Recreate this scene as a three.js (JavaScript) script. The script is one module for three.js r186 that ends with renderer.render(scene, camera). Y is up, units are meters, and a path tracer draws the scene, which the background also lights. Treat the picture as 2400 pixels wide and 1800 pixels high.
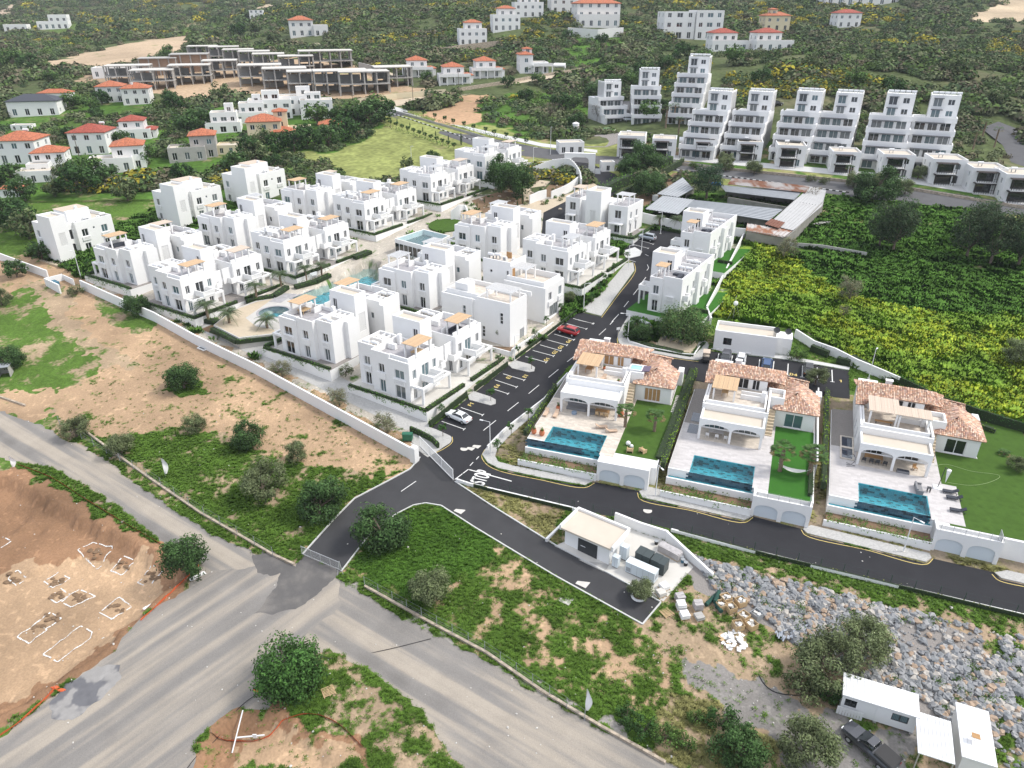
import*as THREE from 'three';
import{mergeGeometries}from 'three/addons/utils/BufferGeometryUtils.js';
import{FontLoader}from 'three/addons/loaders/FontLoader.js';

// ---------- camera, sky, sun, exposure ----------
const scene=new THREE.Scene();
const camera=new THREE.PerspectiveCamera(55.33,4 / 3,1,6000);
const CH=60.5,TH=THREE.MathUtils.degToRad(27.37),FP=1717.3;
camera.position.set(0,CH,0);
camera.rotation.x=-TH;
const SUN=new THREE.Vector3(0.62,0.72,-0.02).normalize();
{ 
const w=128,h=64,d=new Float32Array(w*h*4);
for(let j=0;j<h;j++)for(let i=0;i<w;i++){
const el=((j+.5) / h-.5)*Math.PI,az=((i+.5) / w-.5)*Math.PI*2;
const v=new THREE.Vector3(Math.cos(el)*Math.cos(az),Math.sin(el),Math.cos(el)*Math.sin(az));
const s=Math.max(0,v.dot(SUN)),up=Math.max(0,v.y);
const base=.58+.22*up+.34*Math.pow(s,3);
const wob=1+.05*Math.sin(az*3+el*5)+.04*Math.sin(az*7-el*9);
const warm=.5+.5*v.dot(SUN),k=(j*w+i)*4;
d[k]=base*wob*(.76+.22*warm);d[k+1]=base*wob*(.89+.10*warm);d[k+2]=base*wob*(1.13-.08*warm);d[k+3]=1;
}
const t=new THREE.DataTexture(d,w,h,THREE.RGBAFormat,THREE.FloatType);
t.mapping=THREE.EquirectangularReflectionMapping;t.magFilter=t.minFilter=THREE.LinearFilter;t.needsUpdate=true;
scene.background=t;scene.environment=t;
}
const sun=new THREE.DirectionalLight(new THREE.Color(1,.95,.87),2.1);
sun.position.copy(SUN).multiplyScalar(400).add(new THREE.Vector3(0,0,-150));
sun.target.position.set(0,0,-150);
sun.castShadow=true;sun.shadow.radius=20;sun.shadow.mapSize.set(4096,4096);
Object.assign(sun.shadow.camera,{left:-260,right:260,top:260,bottom:-260,near:1,far:1200});
scene.add(sun,sun.target);
scene.fog=new THREE.FogExp2(new THREE.Color(.72,.78,.84),0.0001);
const renderer=new THREE.WebGLRenderer();
renderer.toneMapping=THREE.LinearToneMapping;
renderer.toneMappingExposure=1.5;
renderer.shadowMap.enabled=true;

// ---------- random, noise ----------
let seed=7;
const rnd=()=>{seed=(seed+0x6d2b79f5)|0;let t=Math.imul(seed ^(seed>>>15),1|seed);t=(t+Math.imul(t ^(t>>>7),61|t))^ t;return((t ^(t>>>14))>>>0) / 4294967296;};
const R=(a,b)=>a+(b-a)*rnd();
const pick=(a)=>a[Math.floor(rnd()*a.length)];
const PERM=new Float32Array(65536);
for(let i=0;i<65536;i++)PERM[i]=rnd();
const hash=(x,y)=>PERM[((x*197)^(y*7919+(x<<7)))&65535];
function vn(x,y){
const xi=Math.floor(x),yi=Math.floor(y);let fx=x-xi,fy=y-yi;
fx=fx*fx*(3-2*fx);fy=fy*fy*(3-2*fy);
const a=hash(xi,yi),b=hash(xi+1,yi),c=hash(xi,yi+1),d=hash(xi+1,yi+1);
return a+(b-a)*fx+(c-a)*fy+(a-b-c+d)*fx*fy;
}
const fbm=(x,y,o=4)=>{let s=0,a=.5,n=0;for(let i=0;i<o;i++){s+=a*vn(x,y);n+=a;a*=.5;x=x*2.03+17.1;y=y*2.03+5.3;}return s / n;};
const sm=(a,b,x)=>{x=Math.min(1,Math.max(0,(x-a) / (b-a)));return x*x*(3-2*x);};
const C=(r,g,b)=>new THREE.Color().setRGB(r,g,b);
const V3=(x,y,z)=>new THREE.Vector3(x,y,z);

// ---------- terrain height and projection from photograph pixels (2400 x 1800) onto it ----------
function pip(p,x,y){let c=false;for(let i=0,j=p.length-1;i<p.length;j=i++){const a=p[i],b=p[j];if((a[1]>y)!==(b[1]>y)&&x<(b[0]-a[0])*(y-a[1]) / (b[1]-a[1])+a[0])c=!c;}return c;}
const plane=(x,z)=>.0153*x-.0944*z-9;
function T0(x,z){
let y=plane(x,z);
const d=-z;
if(d>230){
const left=sm(-60,-320,x);
y-=left*(.055*Math.max(0,d-420)-.135*Math.max(0,d-1000));
const rx=(x-150) / 95,rz=(d-350) / 75;y+=13*Math.exp(-rx*rx-rz*rz)*sm(262,300,d);
const cx=(x-20) / 60,cz=(d-560) / 90;y+=9*Math.exp(-cx*cx-cz*cz);
const gx=(x-30-(d-330)*.12) / 28,gz=(d-350) / 60;y-=7*Math.exp(-gx*gx-gz*gz)*sm(262,290,d);
y+=(fbm(x / 90+3,z / 90+8,3)-.5)*14*sm(380,700,d);
y+=sm(700,1400,d)*(fbm(x / 260+1,z / 260,3)-.42)*90;
}
return y;
}
const CT=Math.cos(TH),ST=Math.sin(TH);
const rayOf=(px,py)=>{const x=(px-1200) / FP,y=-(py-900) / FP;return V3(x,y*CT-ST,-y*ST-CT);};
function P(px,py,off=0){ 
const d=rayOf(px,py);
const f=(t)=>CH+d.y*t-T0(d.x*t,d.z*t)-off;
let a=30,b=30,s=2;
while(b<3500&&f(b)>0){a=b;b+=s;s*=1.01;}
for(let i=0;i<30;i++){const m=(a+b) / 2;if(f(m)>0)a=m;else b=m;}
return V3(d.x*a,CH+d.y*a,d.z*a);
}
function PY(px,py,y){const d=rayOf(px,py),t=(y-CH) / d.y;return V3(d.x*t,y,d.z*t);}
const AZ=THREE.MathUtils.degToRad(32.315),AV=THREE.MathUtils.degToRad(20.7);

// ---------- things, parts, geometry ----------
const used=new Map();
function numbered(n){const k=used.get(n)||0;used.set(n,k+1);return k?n+'_'+String(k).padStart(3,'0'):n;}
function tag(o,label,category,group){o.userData.label=label;o.userData.category=category;if(group)o.userData.group=group;return o;}
function thing(name,label,category,pos,rot=0,group){const o=new THREE.Group();o.name=numbered(name);o.position.copy(pos);o.rotation.y=rot;scene.add(o);return tag(o,label,category,group);}
function copyOf(root,pos,rot,label,group,name){const c=root.clone();c.userData={...root.userData};c.name=numbered(name||root.name.replace(/_\d{3}$/,''));c.position.copy(pos);c.rotation.y=rot;scene.add(c);if(label)c.userData.label=label;if(group)c.userData.group=group;return c;}
function kind(o,k){o.userData.kind=k;return o;}
const _m=new THREE.Matrix4(),_q=new THREE.Quaternion(),_e=new THREE.Euler();
const M4=(x,y,z,ry=0,rx=0,rz=0,sx=1,sy=sx,sz=sx)=>new THREE.Matrix4().compose(V3(x,y,z),new THREE.Quaternion().setFromEuler(new THREE.Euler(rx,ry,rz,'YXZ')),V3(sx,sy,sz));
function triUV(g){if(!g.attributes.normal)g.computeVertexNormals();
const p=g.attributes.position,n=g.attributes.normal,uv=new Float32Array(p.count*2);
for(let i=0;i<p.count;i++){
const ax=Math.abs(n.getX(i)),ay=Math.abs(n.getY(i)),az=Math.abs(n.getZ(i));
if(ay>=ax&&ay>=az){uv[2*i]=p.getX(i);uv[2*i+1]=p.getZ(i);}
else if(ax>az){uv[2*i]=p.getZ(i);uv[2*i+1]=p.getY(i);}
else{uv[2*i]=p.getX(i);uv[2*i+1]=p.getY(i);}
}
g.setAttribute('uv',new THREE.BufferAttribute(uv,2));return g;
}
class MB{
constructor(){this.g=[];}
add(g,m){g=g.index?g.toNonIndexed():g;if(m)g.applyMatrix4(m);for(const k of Object.keys(g.attributes))if(k!=='position'&&k!=='normal'&&k!=='uv')g.deleteAttribute(k);if(!g.attributes.normal)g.computeVertexNormals();if(!g.attributes.uv)g.setAttribute('uv',new THREE.BufferAttribute(new Float32Array(g.attributes.position.count*2),2));this.g.push(g);return this;}
box(x0,x1,y0,y1,z0,z1,m){if(x0>x1)[x0,x1]=[x1,x0];if(z0>z1)[z0,z1]=[z1,z0];const g=new THREE.BoxGeometry(x1-x0,y1-y0,z1-z0);g.translate((x0+x1) / 2,(y0+y1) / 2,(z0+z1) / 2);return this.add(g,m);}
cyl(x,y,z,r0,r1,h,n=10,m){const g=new THREE.CylinderGeometry(r1,r0,h,n);g.translate(x,y+h / 2,z);return this.add(g,m);}
bar(a,b,r,n=6){const d=b.clone().sub(a),g=new THREE.CylinderGeometry(r,r,d.length(),n);g.applyMatrix4(new THREE.Matrix4().compose(a.clone().add(b).multiplyScalar(.5),new THREE.Quaternion().setFromUnitVectors(V3(0,1,0),d.normalize()),V3(1,1,1)));return this.add(g);}
beam(a,b,w,h,m){const d=b.clone().sub(a),L=d.length(),g=new THREE.BoxGeometry(w,h,L);g.applyMatrix4(new THREE.Matrix4().compose(a.clone().add(b).multiplyScalar(.5),new THREE.Quaternion().setFromRotationMatrix(new THREE.Matrix4().lookAt(a,b,V3(0,1,0))),V3(1,1,1)));return this.add(g,m);}
build(name,mat,parent,keepUV){if(!this.g.length)return null;const g=mergeGeometries(this.g);if(!keepUV)triUV(g);const o=new THREE.Mesh(g,mat);o.name=parent===scene?numbered(name):name;o.castShadow=o.receiveShadow=true;parent.add(o);return o;}
}
function mesh(name,g,mat,parent){const o=new THREE.Mesh(g,mat);o.name=parent===scene?numbered(name):name;o.castShadow=o.receiveShadow=true;parent.add(o);return o;}

// ---------- textures ----------
function tex(n,size,f,srgb){ 
const d=new Uint8Array(n*n*4),g=(x)=>Math.max(0,Math.min(255,255*(srgb?Math.pow(Math.max(0,x),1 / 2.2):x)));
for(let j=0;j<n;j++)for(let i=0;i<n;i++){const c=f(i / n*size,j / n*size,i,j),k=4*(j*n+i);d[k]=g(c[0]);d[k+1]=g(c[1]);d[k+2]=g(c[2]);d[k+3]=255;}
const t=new THREE.DataTexture(d,n,n);t.wrapS=t.wrapT=THREE.RepeatWrapping;t.magFilter=THREE.LinearFilter;t.minFilter=THREE.LinearMipmapLinearFilter;t.generateMipmaps=true;if(srgb)t.colorSpace=THREE.SRGBColorSpace;t.repeat.set(1 / size,1 / size);t.needsUpdate=true;return t;
}
const tiled=(x,y,size,s)=>{ 
const u=x / size,v=y / size,f=(a,b)=>fbm(a*s,b*s,4);
return(f(x,y)*(1-u)+f(x-size,y)*u)*(1-v)+(f(x,y-size)*(1-u)+f(x-size,y-size)*u)*v;
};
const mottled=(base,amp,size,s,n=256)=>tex(n,size,(x,y)=>{const k=1+amp*(tiled(x,y,size,s)-.5)*2+amp*.35*(hash(Math.floor(x*40),Math.floor(y*40))-.5);return base.map((c)=>c*k);},true);
const noiseBump=(size,s,n=256)=>tex(n,size,(x,y)=>{const k=tiled(x,y,size,s)*.7+.3*hash(Math.floor(x*n / size),Math.floor(y*n / size));return[k,k,k];});
const bumpFine=noiseBump(2,9),bumpCoarse=noiseBump(4,3);
const std=(o)=>new THREE.MeshStandardMaterial({roughness:.9,...o});
const soft=(o)=>new THREE.MeshPhysicalMaterial({roughness:1,specularIntensity:.12,...o});
const M={
white:std({map:mottled([.80,.80,.795],.035,9,.8),roughness:.85,bumpMap:bumpFine,bumpScale:.004}),
white2:std({map:mottled([.74,.735,.72],.05,7,1.1),roughness:.9}),
cream:std({map:mottled([.70,.62,.44],.05,7,1),roughness:.9}),
concrete:std({map:mottled([.40,.39,.37],.2,6,1.2),roughness:.95}),
concreteD:std({map:mottled([.26,.25,.225],.35,6,1),roughness:.95}),
paleSlab:std({map:mottled([.58,.56,.52],.1,6,1.2),roughness:.9}),
greyTile:std({map:tex(256,2.4,(x,y)=>{const j=(x % .6<.018||y % .6<.018)?.78:1,k=j*(.9+.2*hash(Math.floor(x / .6)+9,Math.floor(y / .6)));return[.36*k,.35*k,.365*k];},true),roughness:.8}),
travertine:std({map:tex(512,4.8,(x,y)=>{const ry=Math.floor(y / .4),xo=x+(ry % 2)*.3,t=hash(Math.floor(xo / .6)+31,ry*3+7),j=(xo % .6<.012||y % .4<.012)?.84:1,k=j*(.86+.22*t)*(.9+.2*tiled(x,y,4.8,2));return[.60*k,.535*k,.46*k];},true),roughness:.75}),
stoneGrey:std({map:tex(512,4.8,(x,y)=>{const ry=Math.floor(y / .4),xo=x+(ry % 2)*.4,t=hash(Math.floor(xo / .8)+131,ry*3+7),j=(xo % .8<.012||y % .4<.012)?.86:1,k=j*(.9+.16*t)*(.92+.16*tiled(x,y,4.8,2));return[.53*k,.505*k,.50*k];},true),roughness:.75}),
roofScreed:std({map:mottled([.56,.50,.42],.09,6,.9),roughness:.95}),
paver:std({map:tex(256,2,(x,y)=>{const j=(x % .2<.012||y % .1<.012)?.8:1,k=j*(.88+.24*hash(Math.floor(x / .2),Math.floor(y / .1)));return[.44*k,.435*k,.42*k];},true),roughness:.9}),
paveTan:std({map:tex(256,3,(x,y)=>{const k=.85+.3*tiled(x,y,3,3)*(.8+.4*hash(Math.floor(x*7),Math.floor(y*7)));return[.50*k,.42*k,.31*k];},true),roughness:.95}),
kerb:std({map:mottled([.55,.55,.54],.08,3,2),roughness:.9}),
asphalt:soft({map:tex(512,16,(x,y,i,j)=>{const k=.78+.5*tiled(x,y,16,.45)+.22*(hash(i,j)-.5);return[.055*k,.055*k,.058*k];},true),roughness:.92,bumpMap:bumpFine,bumpScale:.006}),
asphaltNew:soft({map:tex(512,16,(x,y,i,j)=>{const k=.8+.4*tiled(x,y,16,.5)+.2*(hash(i,j)-.5);return[.033*k,.033*k,.037*k];},true),roughness:.85,bumpMap:bumpFine,bumpScale:.006}),
asphaltWorn:soft({map:tex(512,20,(x,y,i,j)=>{const s=tiled(x,y,20,.35),k=.75+.5*s+.2*(hash(i,j)-.5),w=sm(.4,.75,tiled(x,y,20,.5));return[(.125+.09*w)*k,(.12+.08*w)*k,(.118+.065*w)*k];},true),roughness:.95,bumpMap:bumpFine,bumpScale:.008}),
asphaltFar:soft({map:mottled([.12,.12,.125],.2,16,.5),roughness:.95}),
paint:std({color:C(.72,.72,.70),roughness:.7}),
paintY:std({color:C(.62,.48,.16),roughness:.7}),
steel:std({color:C(.55,.56,.57),roughness:.4,metalness:.6}),
whiteMetal:std({color:C(.75,.76,.77),roughness:.45}),
greyMetal:std({color:C(.30,.32,.34),roughness:.5}),
darkMetal:std({color:C(.035,.038,.042),roughness:.5}),
greenMetal:std({color:C(.02,.06,.04),roughness:.6}),
black:std({color:C(.012,.012,.014),roughness:.6}),
fabricGrey:std({color:C(.22,.22,.23)}),fabricDark:std({color:C(.04,.045,.06)}),fabricTan:std({color:C(.55,.40,.29)}),fabricWhite:std({color:C(.78,.78,.78)}),
wood:std({map:tex(128,1.2,(x,y)=>{const k=.75+.5*tiled(x*.3,y,1.2,6)-((x % .2)<.012?.3:0);return[.42*k,.24*k,.10*k];},true),roughness:.7}),
woodPale:std({map:tex(128,1.2,(x,y)=>{const k=.7+.6*tiled(x*.3,y,1.2,6);return[.50*k,.36*k,.20*k];},true),roughness:.85}),
reed:std({map:tex(256,1.2,(x,y)=>{const k=.72+.5*hash(Math.floor(x / .03),3)*(.6+.4*hash(Math.floor(x / .03),Math.floor(y / .2)));return[.56*k,.39*k,.235*k];},true),roughness:.95}),
reedPale:std({map:tex(256,1.2,(x,y)=>{const k=.75+.45*hash(Math.floor(x / .03),3)*(.6+.4*hash(Math.floor(x / .03),Math.floor(y / .2)));return[.58*k,.48*k,.39*k];},true),roughness:.95}),
glassD:new THREE.MeshPhysicalMaterial({color:C(.016,.02,.022),roughness:.06,clearcoat:1,clearcoatRoughness:.03}),
glassC:new THREE.MeshPhysicalMaterial({map:tex(128,1,(x,y)=>{const k=.5+.5*Math.pow(.5+.5*Math.sin(x*50+3*hash(Math.floor(x*8),2)),1.5);return[.17*k,.20*k,.21*k];},true),roughness:.1,clearcoat:1,clearcoatRoughness:.05}),
glassT:new THREE.MeshPhysicalMaterial({map:tex(128,1,(x,y)=>{const k=.55+.45*Math.pow(.5+.5*Math.sin(x*44),1.5);return[.11*k,.19*k,.215*k];},true),roughness:.1,clearcoat:1,clearcoatRoughness:.05}),
glassB:new THREE.MeshPhysicalMaterial({color:C(.04,.06,.09),roughness:.05,clearcoat:1}),
soil:soft({map:mottled([.20,.135,.085],.35,5,1.4),bumpMap:bumpCoarse,bumpScale:.05}),
lawn:soft({map:mottled([.058,.115,.020],.3,5,1.6),bumpMap:bumpFine,bumpScale:.03}),
turf:soft({map:mottled([.04,.14,.02],.13,5,1.2),bumpMap:bumpFine,bumpScale:.02}),
gravelGrey:soft({map:tex(256,3,(x,y,i,j)=>{const k=.6+.8*hash(i>>1,j>>1);return[.27*k,.25*k,.235*k];},true),bumpMap:bumpFine,bumpScale:.03}),
stone:std({map:tex(256,3,(x,y)=>{const cx=Math.floor(x / .45+vn(x*3,y*3)*.5),cy=Math.floor(y / .3+vn(x*3+9,y*3)*.5),k=.7+.5*hash(cx+5,cy);return[.44*k,.37*k,.29*k];},true),bumpMap:bumpCoarse,bumpScale:.06}),
terracotta:std({map:mottled([.52,.17,.075],.22,3,2),roughness:.85}),
terraRoof:std({map:tex(256,2.4,(x,y)=>{const k=(.62+.38*Math.abs(Math.sin(x*Math.PI / .3)))*(.75+.5*hash(Math.floor(x / .3),Math.floor(y / .4)));return[.47*k,.15*k,.07*k];},true),roughness:.85}),
terraRed:std({map:tex(256,2.4,(x,y)=>{const k=(.62+.38*Math.abs(Math.sin(x*Math.PI / .3)))*(.75+.5*hash(Math.floor(x / .3),Math.floor(y / .4)));return[.36*k,.075*k,.045*k];},true),roughness:.85}),
slateRoof:std({color:C(.05,.055,.07),roughness:.7}),
orange:std({color:C(.72,.11,.03),roughness:.8}),
bark:std({map:mottled([.13,.10,.075],.3,2,3)}),palmTrunk:std({map:mottled([.20,.145,.10],.35,1,6),bumpMap:bumpFine,bumpScale:.03}),
hose:std({color:C(.35,.45,.22)}),
water:new THREE.MeshPhysicalMaterial({color:C(.80,.95,.97),transmission:1,thickness:0,ior:1.33,roughness:.04}),
poolTile:std({map:tex(256,4.8,(x,y)=>{const ry=Math.floor(y / .3),xo=x+(ry % 2)*.3,t=hash(Math.floor(xo / .6)+71,ry*5+3),k=t<.16?.35:.8+.45*t,j=(xo % .6<.015||y % .3<.015)?.75:1;return[.05*k*j,.31*k*j,.37*k*j];},true),roughness:.5}),
poolTileDry:std({color:C(.055,.11,.15),roughness:.35}),poolTileDark:std({color:C(.014,.03,.045),roughness:.35}),poolTileMid:std({color:C(.035,.085,.125),roughness:.35}),
};

M.water.bumpMap=noiseBump(4,1.6);M.water.bumpScale=.05;
// ---------- ground zones, painted as the ground's own colours in world metres ----------
const gp=(pts,off=0)=>pts.map(([x,y])=>{const p=P(x,y,off);return[p.x,p.z];});

const TAN=[.41,.285,.18],TAN2=[.36,.27,.18],RUST=[.28,.165,.095],GREY=[.31,.29,.265],GRASS=[.085,.155,.026],DRYG=[.22,.215,.085],LUSH=[.072,.15,.024],YEL=[.21,.31,.04],MEAD=[.23,.255,.085],SCRUB=[.082,.105,.042];
const ZN=[
[[[-200,640],[60,600],[200,560],[600,380],[900,380],[1250,340],[1700,400],[2500,480],[2500,640],[1990,600],[1740,560],[1000,520],[700,500],[330,640],[120,660]],TAN2,.95,LUSH,6],
[[[230,660],[620,500],[900,420],[1180,360],[1420,400],[1480,560],[1400,720],[1190,860],[1000,1000],[960,1060],[600,860],[340,740]],[.47,.43,.37],.18,LUSH,2],
[[[1560,560],[1742,556],[1655,738],[1640,800],[1480,800],[1450,780]],[.47,.43,.37],.5,LUSH,2],
[[[1140,1050],[1440,830],[2000,930],[2460,1010],[2460,1420],[1760,1220],[1390,1130],[1170,1090]],[.30,.24,.17],.45,DRYG,2],
[[[1430,430],[1600,370],[1640,400],[1520,470],[1430,560],[1400,520]],TAN2,.6,LUSH,4],

[[[-300,1100],[-300,600],[100,600],[340,720],[985,1045],[1000,1110],[700,1300],[0,960]],TAN,.12,GRASS,2.2],
[[[-200,700],[0,700],[90,660],[115,740],[205,800],[250,850],[190,900],[100,920],[-200,920]],TAN2,.74,GRASS,3],
[[[60,650],[190,690],[150,740],[330,860],[250,860],[120,760]],TAN2,.25,GRASS,2],
[[[215,690],[330,700],[380,740],[340,780],[260,770]],TAN2,.7,GRASS,3],
[[[385,915],[430,880],[485,895],[480,920],[420,930]],TAN2,.9,GRASS,3],
[[[300,1010],[370,1010],[470,1000],[560,1040],[620,1050],[690,1090],[760,1100],[850,1120],[930,1110],[830,1170],[690,1300],[620,1280],[470,1200],[300,1080]],TAN2,.72,GRASS,2.6],
[[[100,960],[190,1000],[330,1080],[480,1180],[650,1290],[700,1310],[640,1320],[470,1230],[320,1130],[160,1030],[90,990]],TAN2,.6,GRASS,1.6],

[[[860,1260],[965,1186],[1034,1187],[1113,1237],[1300,1348],[1506,1463],[1600,1600],[1640,1720],[1360,1640],[1060,1500],[810,1350]],TAN,.62,GRASS,1.8],
[[[870,1250],[965,1188],[1034,1190],[1113,1240],[1180,1290],[1060,1370],[960,1420],[820,1340]],TAN2,.97,LUSH,3],
[[[1062,1128],[1330,1195],[1310,1290],[1157,1190]],TAN2,.55,DRYG,2],
[[[780,1350],[850,1390],[1080,1510],[1400,1690],[1700,1800],[1560,1800],[1300,1660],[1040,1520],[870,1440],[760,1380]],GREY,.55,GRASS,1.6],

[[[650,1560],[780,1540],[900,1620],[1010,1700],[1120,1800],[820,1800],[740,1690],[640,1650]],TAN2,.5,GRASS,1.5],
[[[635,1590],[760,1570],[770,1640],[700,1690],[640,1650]],TAN2,.95,GRASS,3],

[[[-300,1090],[30,1090],[160,1160],[370,1275],[470,1330],[420,1400],[330,1455],[270,1530],[140,1620],[-300,1880]],RUST,.0,GRASS,4],
[[[-100,1330],[120,1290],[330,1290],[390,1340],[320,1430],[240,1490],[120,1560],[-100,1660]],TAN,.0,GRASS,4],
[[[40,1085],[130,1090],[240,1140],[400,1265],[350,1270],[230,1200],[100,1130]],TAN2,.8,GRASS,1.2],
[[[420,1800],[470,1710],[560,1660],[650,1660],[760,1720],[900,1800]],RUST,.03,GRASS,2],
[[[520,1800],[560,1720],[640,1690],[740,1740],[830,1800]],TAN,.02,GRASS,2],

[[[1500,1470],[1560,1410],[1640,1330],[1700,1290],[2400,1450],[2600,1900],[1600,1900],[1620,1700],[1560,1560]],TAN2,.3,GRASS,1.5],
[[[1580,1560],[1700,1560],[1900,1660],[2000,1700],[2160,1720],[2100,1900],[1900,1900],[1800,1720],[1660,1640]],[.25,.235,.22],.02,GRASS,2],
[[[1620,1300],[1900,1370],[2400,1480],[2400,1445],[1900,1330],[1700,1285]],TAN2,.75,GRASS,1.3],
[[[2130,1480],[2400,1500],[2500,1800],[2260,1800],[2180,1620]],TAN2,.66,GRASS,1.6],
[[[1480,1800],[1560,1640],[1700,1650],[1860,1760],[1850,1800]],TAN2,.55,DRYG,1.5],

[[[1742,556],[1860,590],[2010,600],[2460,650],[2460,1030],[2330,990],[2210,950],[2100,905],[2010,860],[1940,800],[1850,765],[1655,738]],TAN2,.985,YEL,6],
[[[1830,585],[2010,600],[2460,650],[2460,750],[2250,740],[2100,720],[1990,690],[1900,640]],TAN2,1,LUSH,6],
[[[1880,500],[2060,490],[2100,600],[2030,595],[1870,560]],RUST,.72,LUSH,5],
[[[2050,400],[2460,470],[2460,640],[2090,600]],TAN2,.85,LUSH,6],
];
const ZF=[
[[[-300,330],[0,250],[120,215],[420,240],[820,262],[1100,350],[900,380],[620,440],[300,500],[-300,640]],TAN2,.9,LUSH,7],
[[[880,235],[960,245],[1290,318],[1500,345],[2420,440],[2420,560],[1760,440],[1340,400],[1100,372],[880,310]],TAN2,.9,MEAD,6],
[[[1500,330],[2240,330],[2420,440],[1900,415],[1500,372]],TAN2,.6,LUSH,4],
[[[620,430],[560,350],[760,360],[900,300],[980,330],[1060,350],[1050,390],[900,440],[740,440]],TAN2,1,MEAD,9],
[[[0,620],[-200,600],[-200,430],[0,470],[140,440],[330,390],[470,380],[600,330],[760,410],[760,440],[640,460],[500,440],[300,470],[100,540]],TAN2,.97,LUSH,8],
[[[90,290],[230,270],[330,250],[420,270],[340,320],[230,330],[100,330]],TAN2,1,[.085,.15,.03],8],
[[[100,150],[230,118],[330,95],[470,75],[460,105],[400,130],[320,150],[230,165],[130,165]],[.47,.36,.25],.02,GRASS,9],
[[[220,175],[330,160],[700,130],[860,160],[960,200],[1060,215],[900,245],[760,230],[520,240],[380,220],[250,215]],[.45,.33,.22],.02,GRASS,9],
[[[0,60],[15,40],[30,15],[10,0],[0,0]],[.5,.4,.3],.1,GRASS,20],
[[[590,20],[620,8],[770,2],[760,14],[640,22]],[.55,.44,.32],.02,GRASS,20],
[[[1010,270],[1080,225],[1140,220],[1150,270],[1100,285],[1030,285]],[.52,.34,.21],.05,GRASS,9],
[[[2230,45],[2330,10],[2400,-15],[2560,-20],[2560,50],[2400,45]],[.5,.40,.28],.02,GRASS,30],
[[[1080,290],[1180,220],[1300,210],[1420,240],[1330,290],[1240,330],[1180,330]],TAN2,1,LUSH,8],
[[[1070,290],[1140,295],[1260,340],[1240,350],[1130,325]],TAN2,1,MEAD,8],
[[[1350,90],[1480,80],[1450,150],[1350,160],[1280,120]],TAN2,1,LUSH,8],
[[[0,110],[140,100],[100,60],[560,40],[560,70],[300,80],[200,105],[60,125]],TAN2,.8,[.09,.14,.035],25],
];
function prep(list){return list.map(([px,bare,g,gc,s])=>{const p=gp(px);const xs=p.map((q)=>q[0]),zs=p.map((q)=>q[1]);return{p,bare,g,gc,s,b:[Math.min(...xs)-2,Math.max(...xs)+2,Math.min(...zs)-2,Math.max(...zs)+2]};});}
const NZ=prep(ZN),FZ=prep(ZF);
const DEF={bare:TAN2,g:.8,gc:GRASS,s:4},DEFF={bare:[.17,.155,.09],g:.8,gc:SCRUB,s:22};
function zoneAt(list,def,x,z,wob){
const wx=x+(vn(x / wob,z / wob)-.5)*wob*1.3+(vn(x*3 / wob,z*3 / wob+40)-.5)*wob*.6,wz=z+(vn(x / wob+50,z / wob+9)-.5)*wob*1.3+(vn(x*3 / wob+77,z*3 / wob)-.5)*wob*.6;
for(let i=list.length-1;i>=0;i--){const q=list[i];if(wx>q.b[0]&&wx<q.b[1]&&wz>q.b[2]&&wz<q.b[3]&&pip(q.p,wx,wz))return q;}
return def;
}
const cover=(q,x,z)=>q.g>=1?1:q.g<=0?0:sm(-.13,.13,(fbm(x / q.s,z / q.s,4)-.5)*.9+(vn(x*2.7,z*2.7)-.5)*.22-(.5-q.g)*.62);
const NB={x0:-144,x1:132,z0:-216,z1:-36},FB={x0:-900,x1:900,z0:-1900,z1:60};
function paint(w,h,B,list,def,wob){
const d=new Uint8Array(w*h*4),gam=new Uint8Array(4096);
for(let i=0;i<4096;i++)gam[i]=255*Math.pow(i / 4095,1 / 2.2);
for(let j=0;j<h;j++)for(let i=0;i<w;i++){
const x=B.x0+(B.x1-B.x0)*(i+.5) / w,z=B.z0+(B.z1-B.z0)*(j+.5) / h,q=zoneAt(list,def,x,z,wob);
const g=cover(q,x,z),n1=fbm(x / (wob*3)+4,z / (wob*3),4),n2=hash(i,j),n3=vn(x / wob*4,z / wob*4+8);
const kb=(.62+.72*n1)*(.86+.28*n2)*(wob<5?.86+.3*fbm(x / 22,z / 9+30,3):1),kg=(.55+.55*n1+.4*n3)*(.7+.6*n2),k=4*(j*w+i);
for(let c=0;c<3;c++){let v=q.bare[c]*kb*(1-g)+q.gc[c]*kg*g;if(g<.5&&n3>.83&&wob<5)v*=1.25;d[k+c]=gam[Math.max(0,Math.min(4095,v*4095|0))];}
d[k+3]=255;
}
const t=new THREE.DataTexture(d,w,h);t.colorSpace=THREE.SRGBColorSpace;t.magFilter=THREE.LinearFilter;t.minFilter=THREE.LinearMipmapLinearFilter;t.generateMipmaps=true;t.needsUpdate=true;return t;
}

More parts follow.
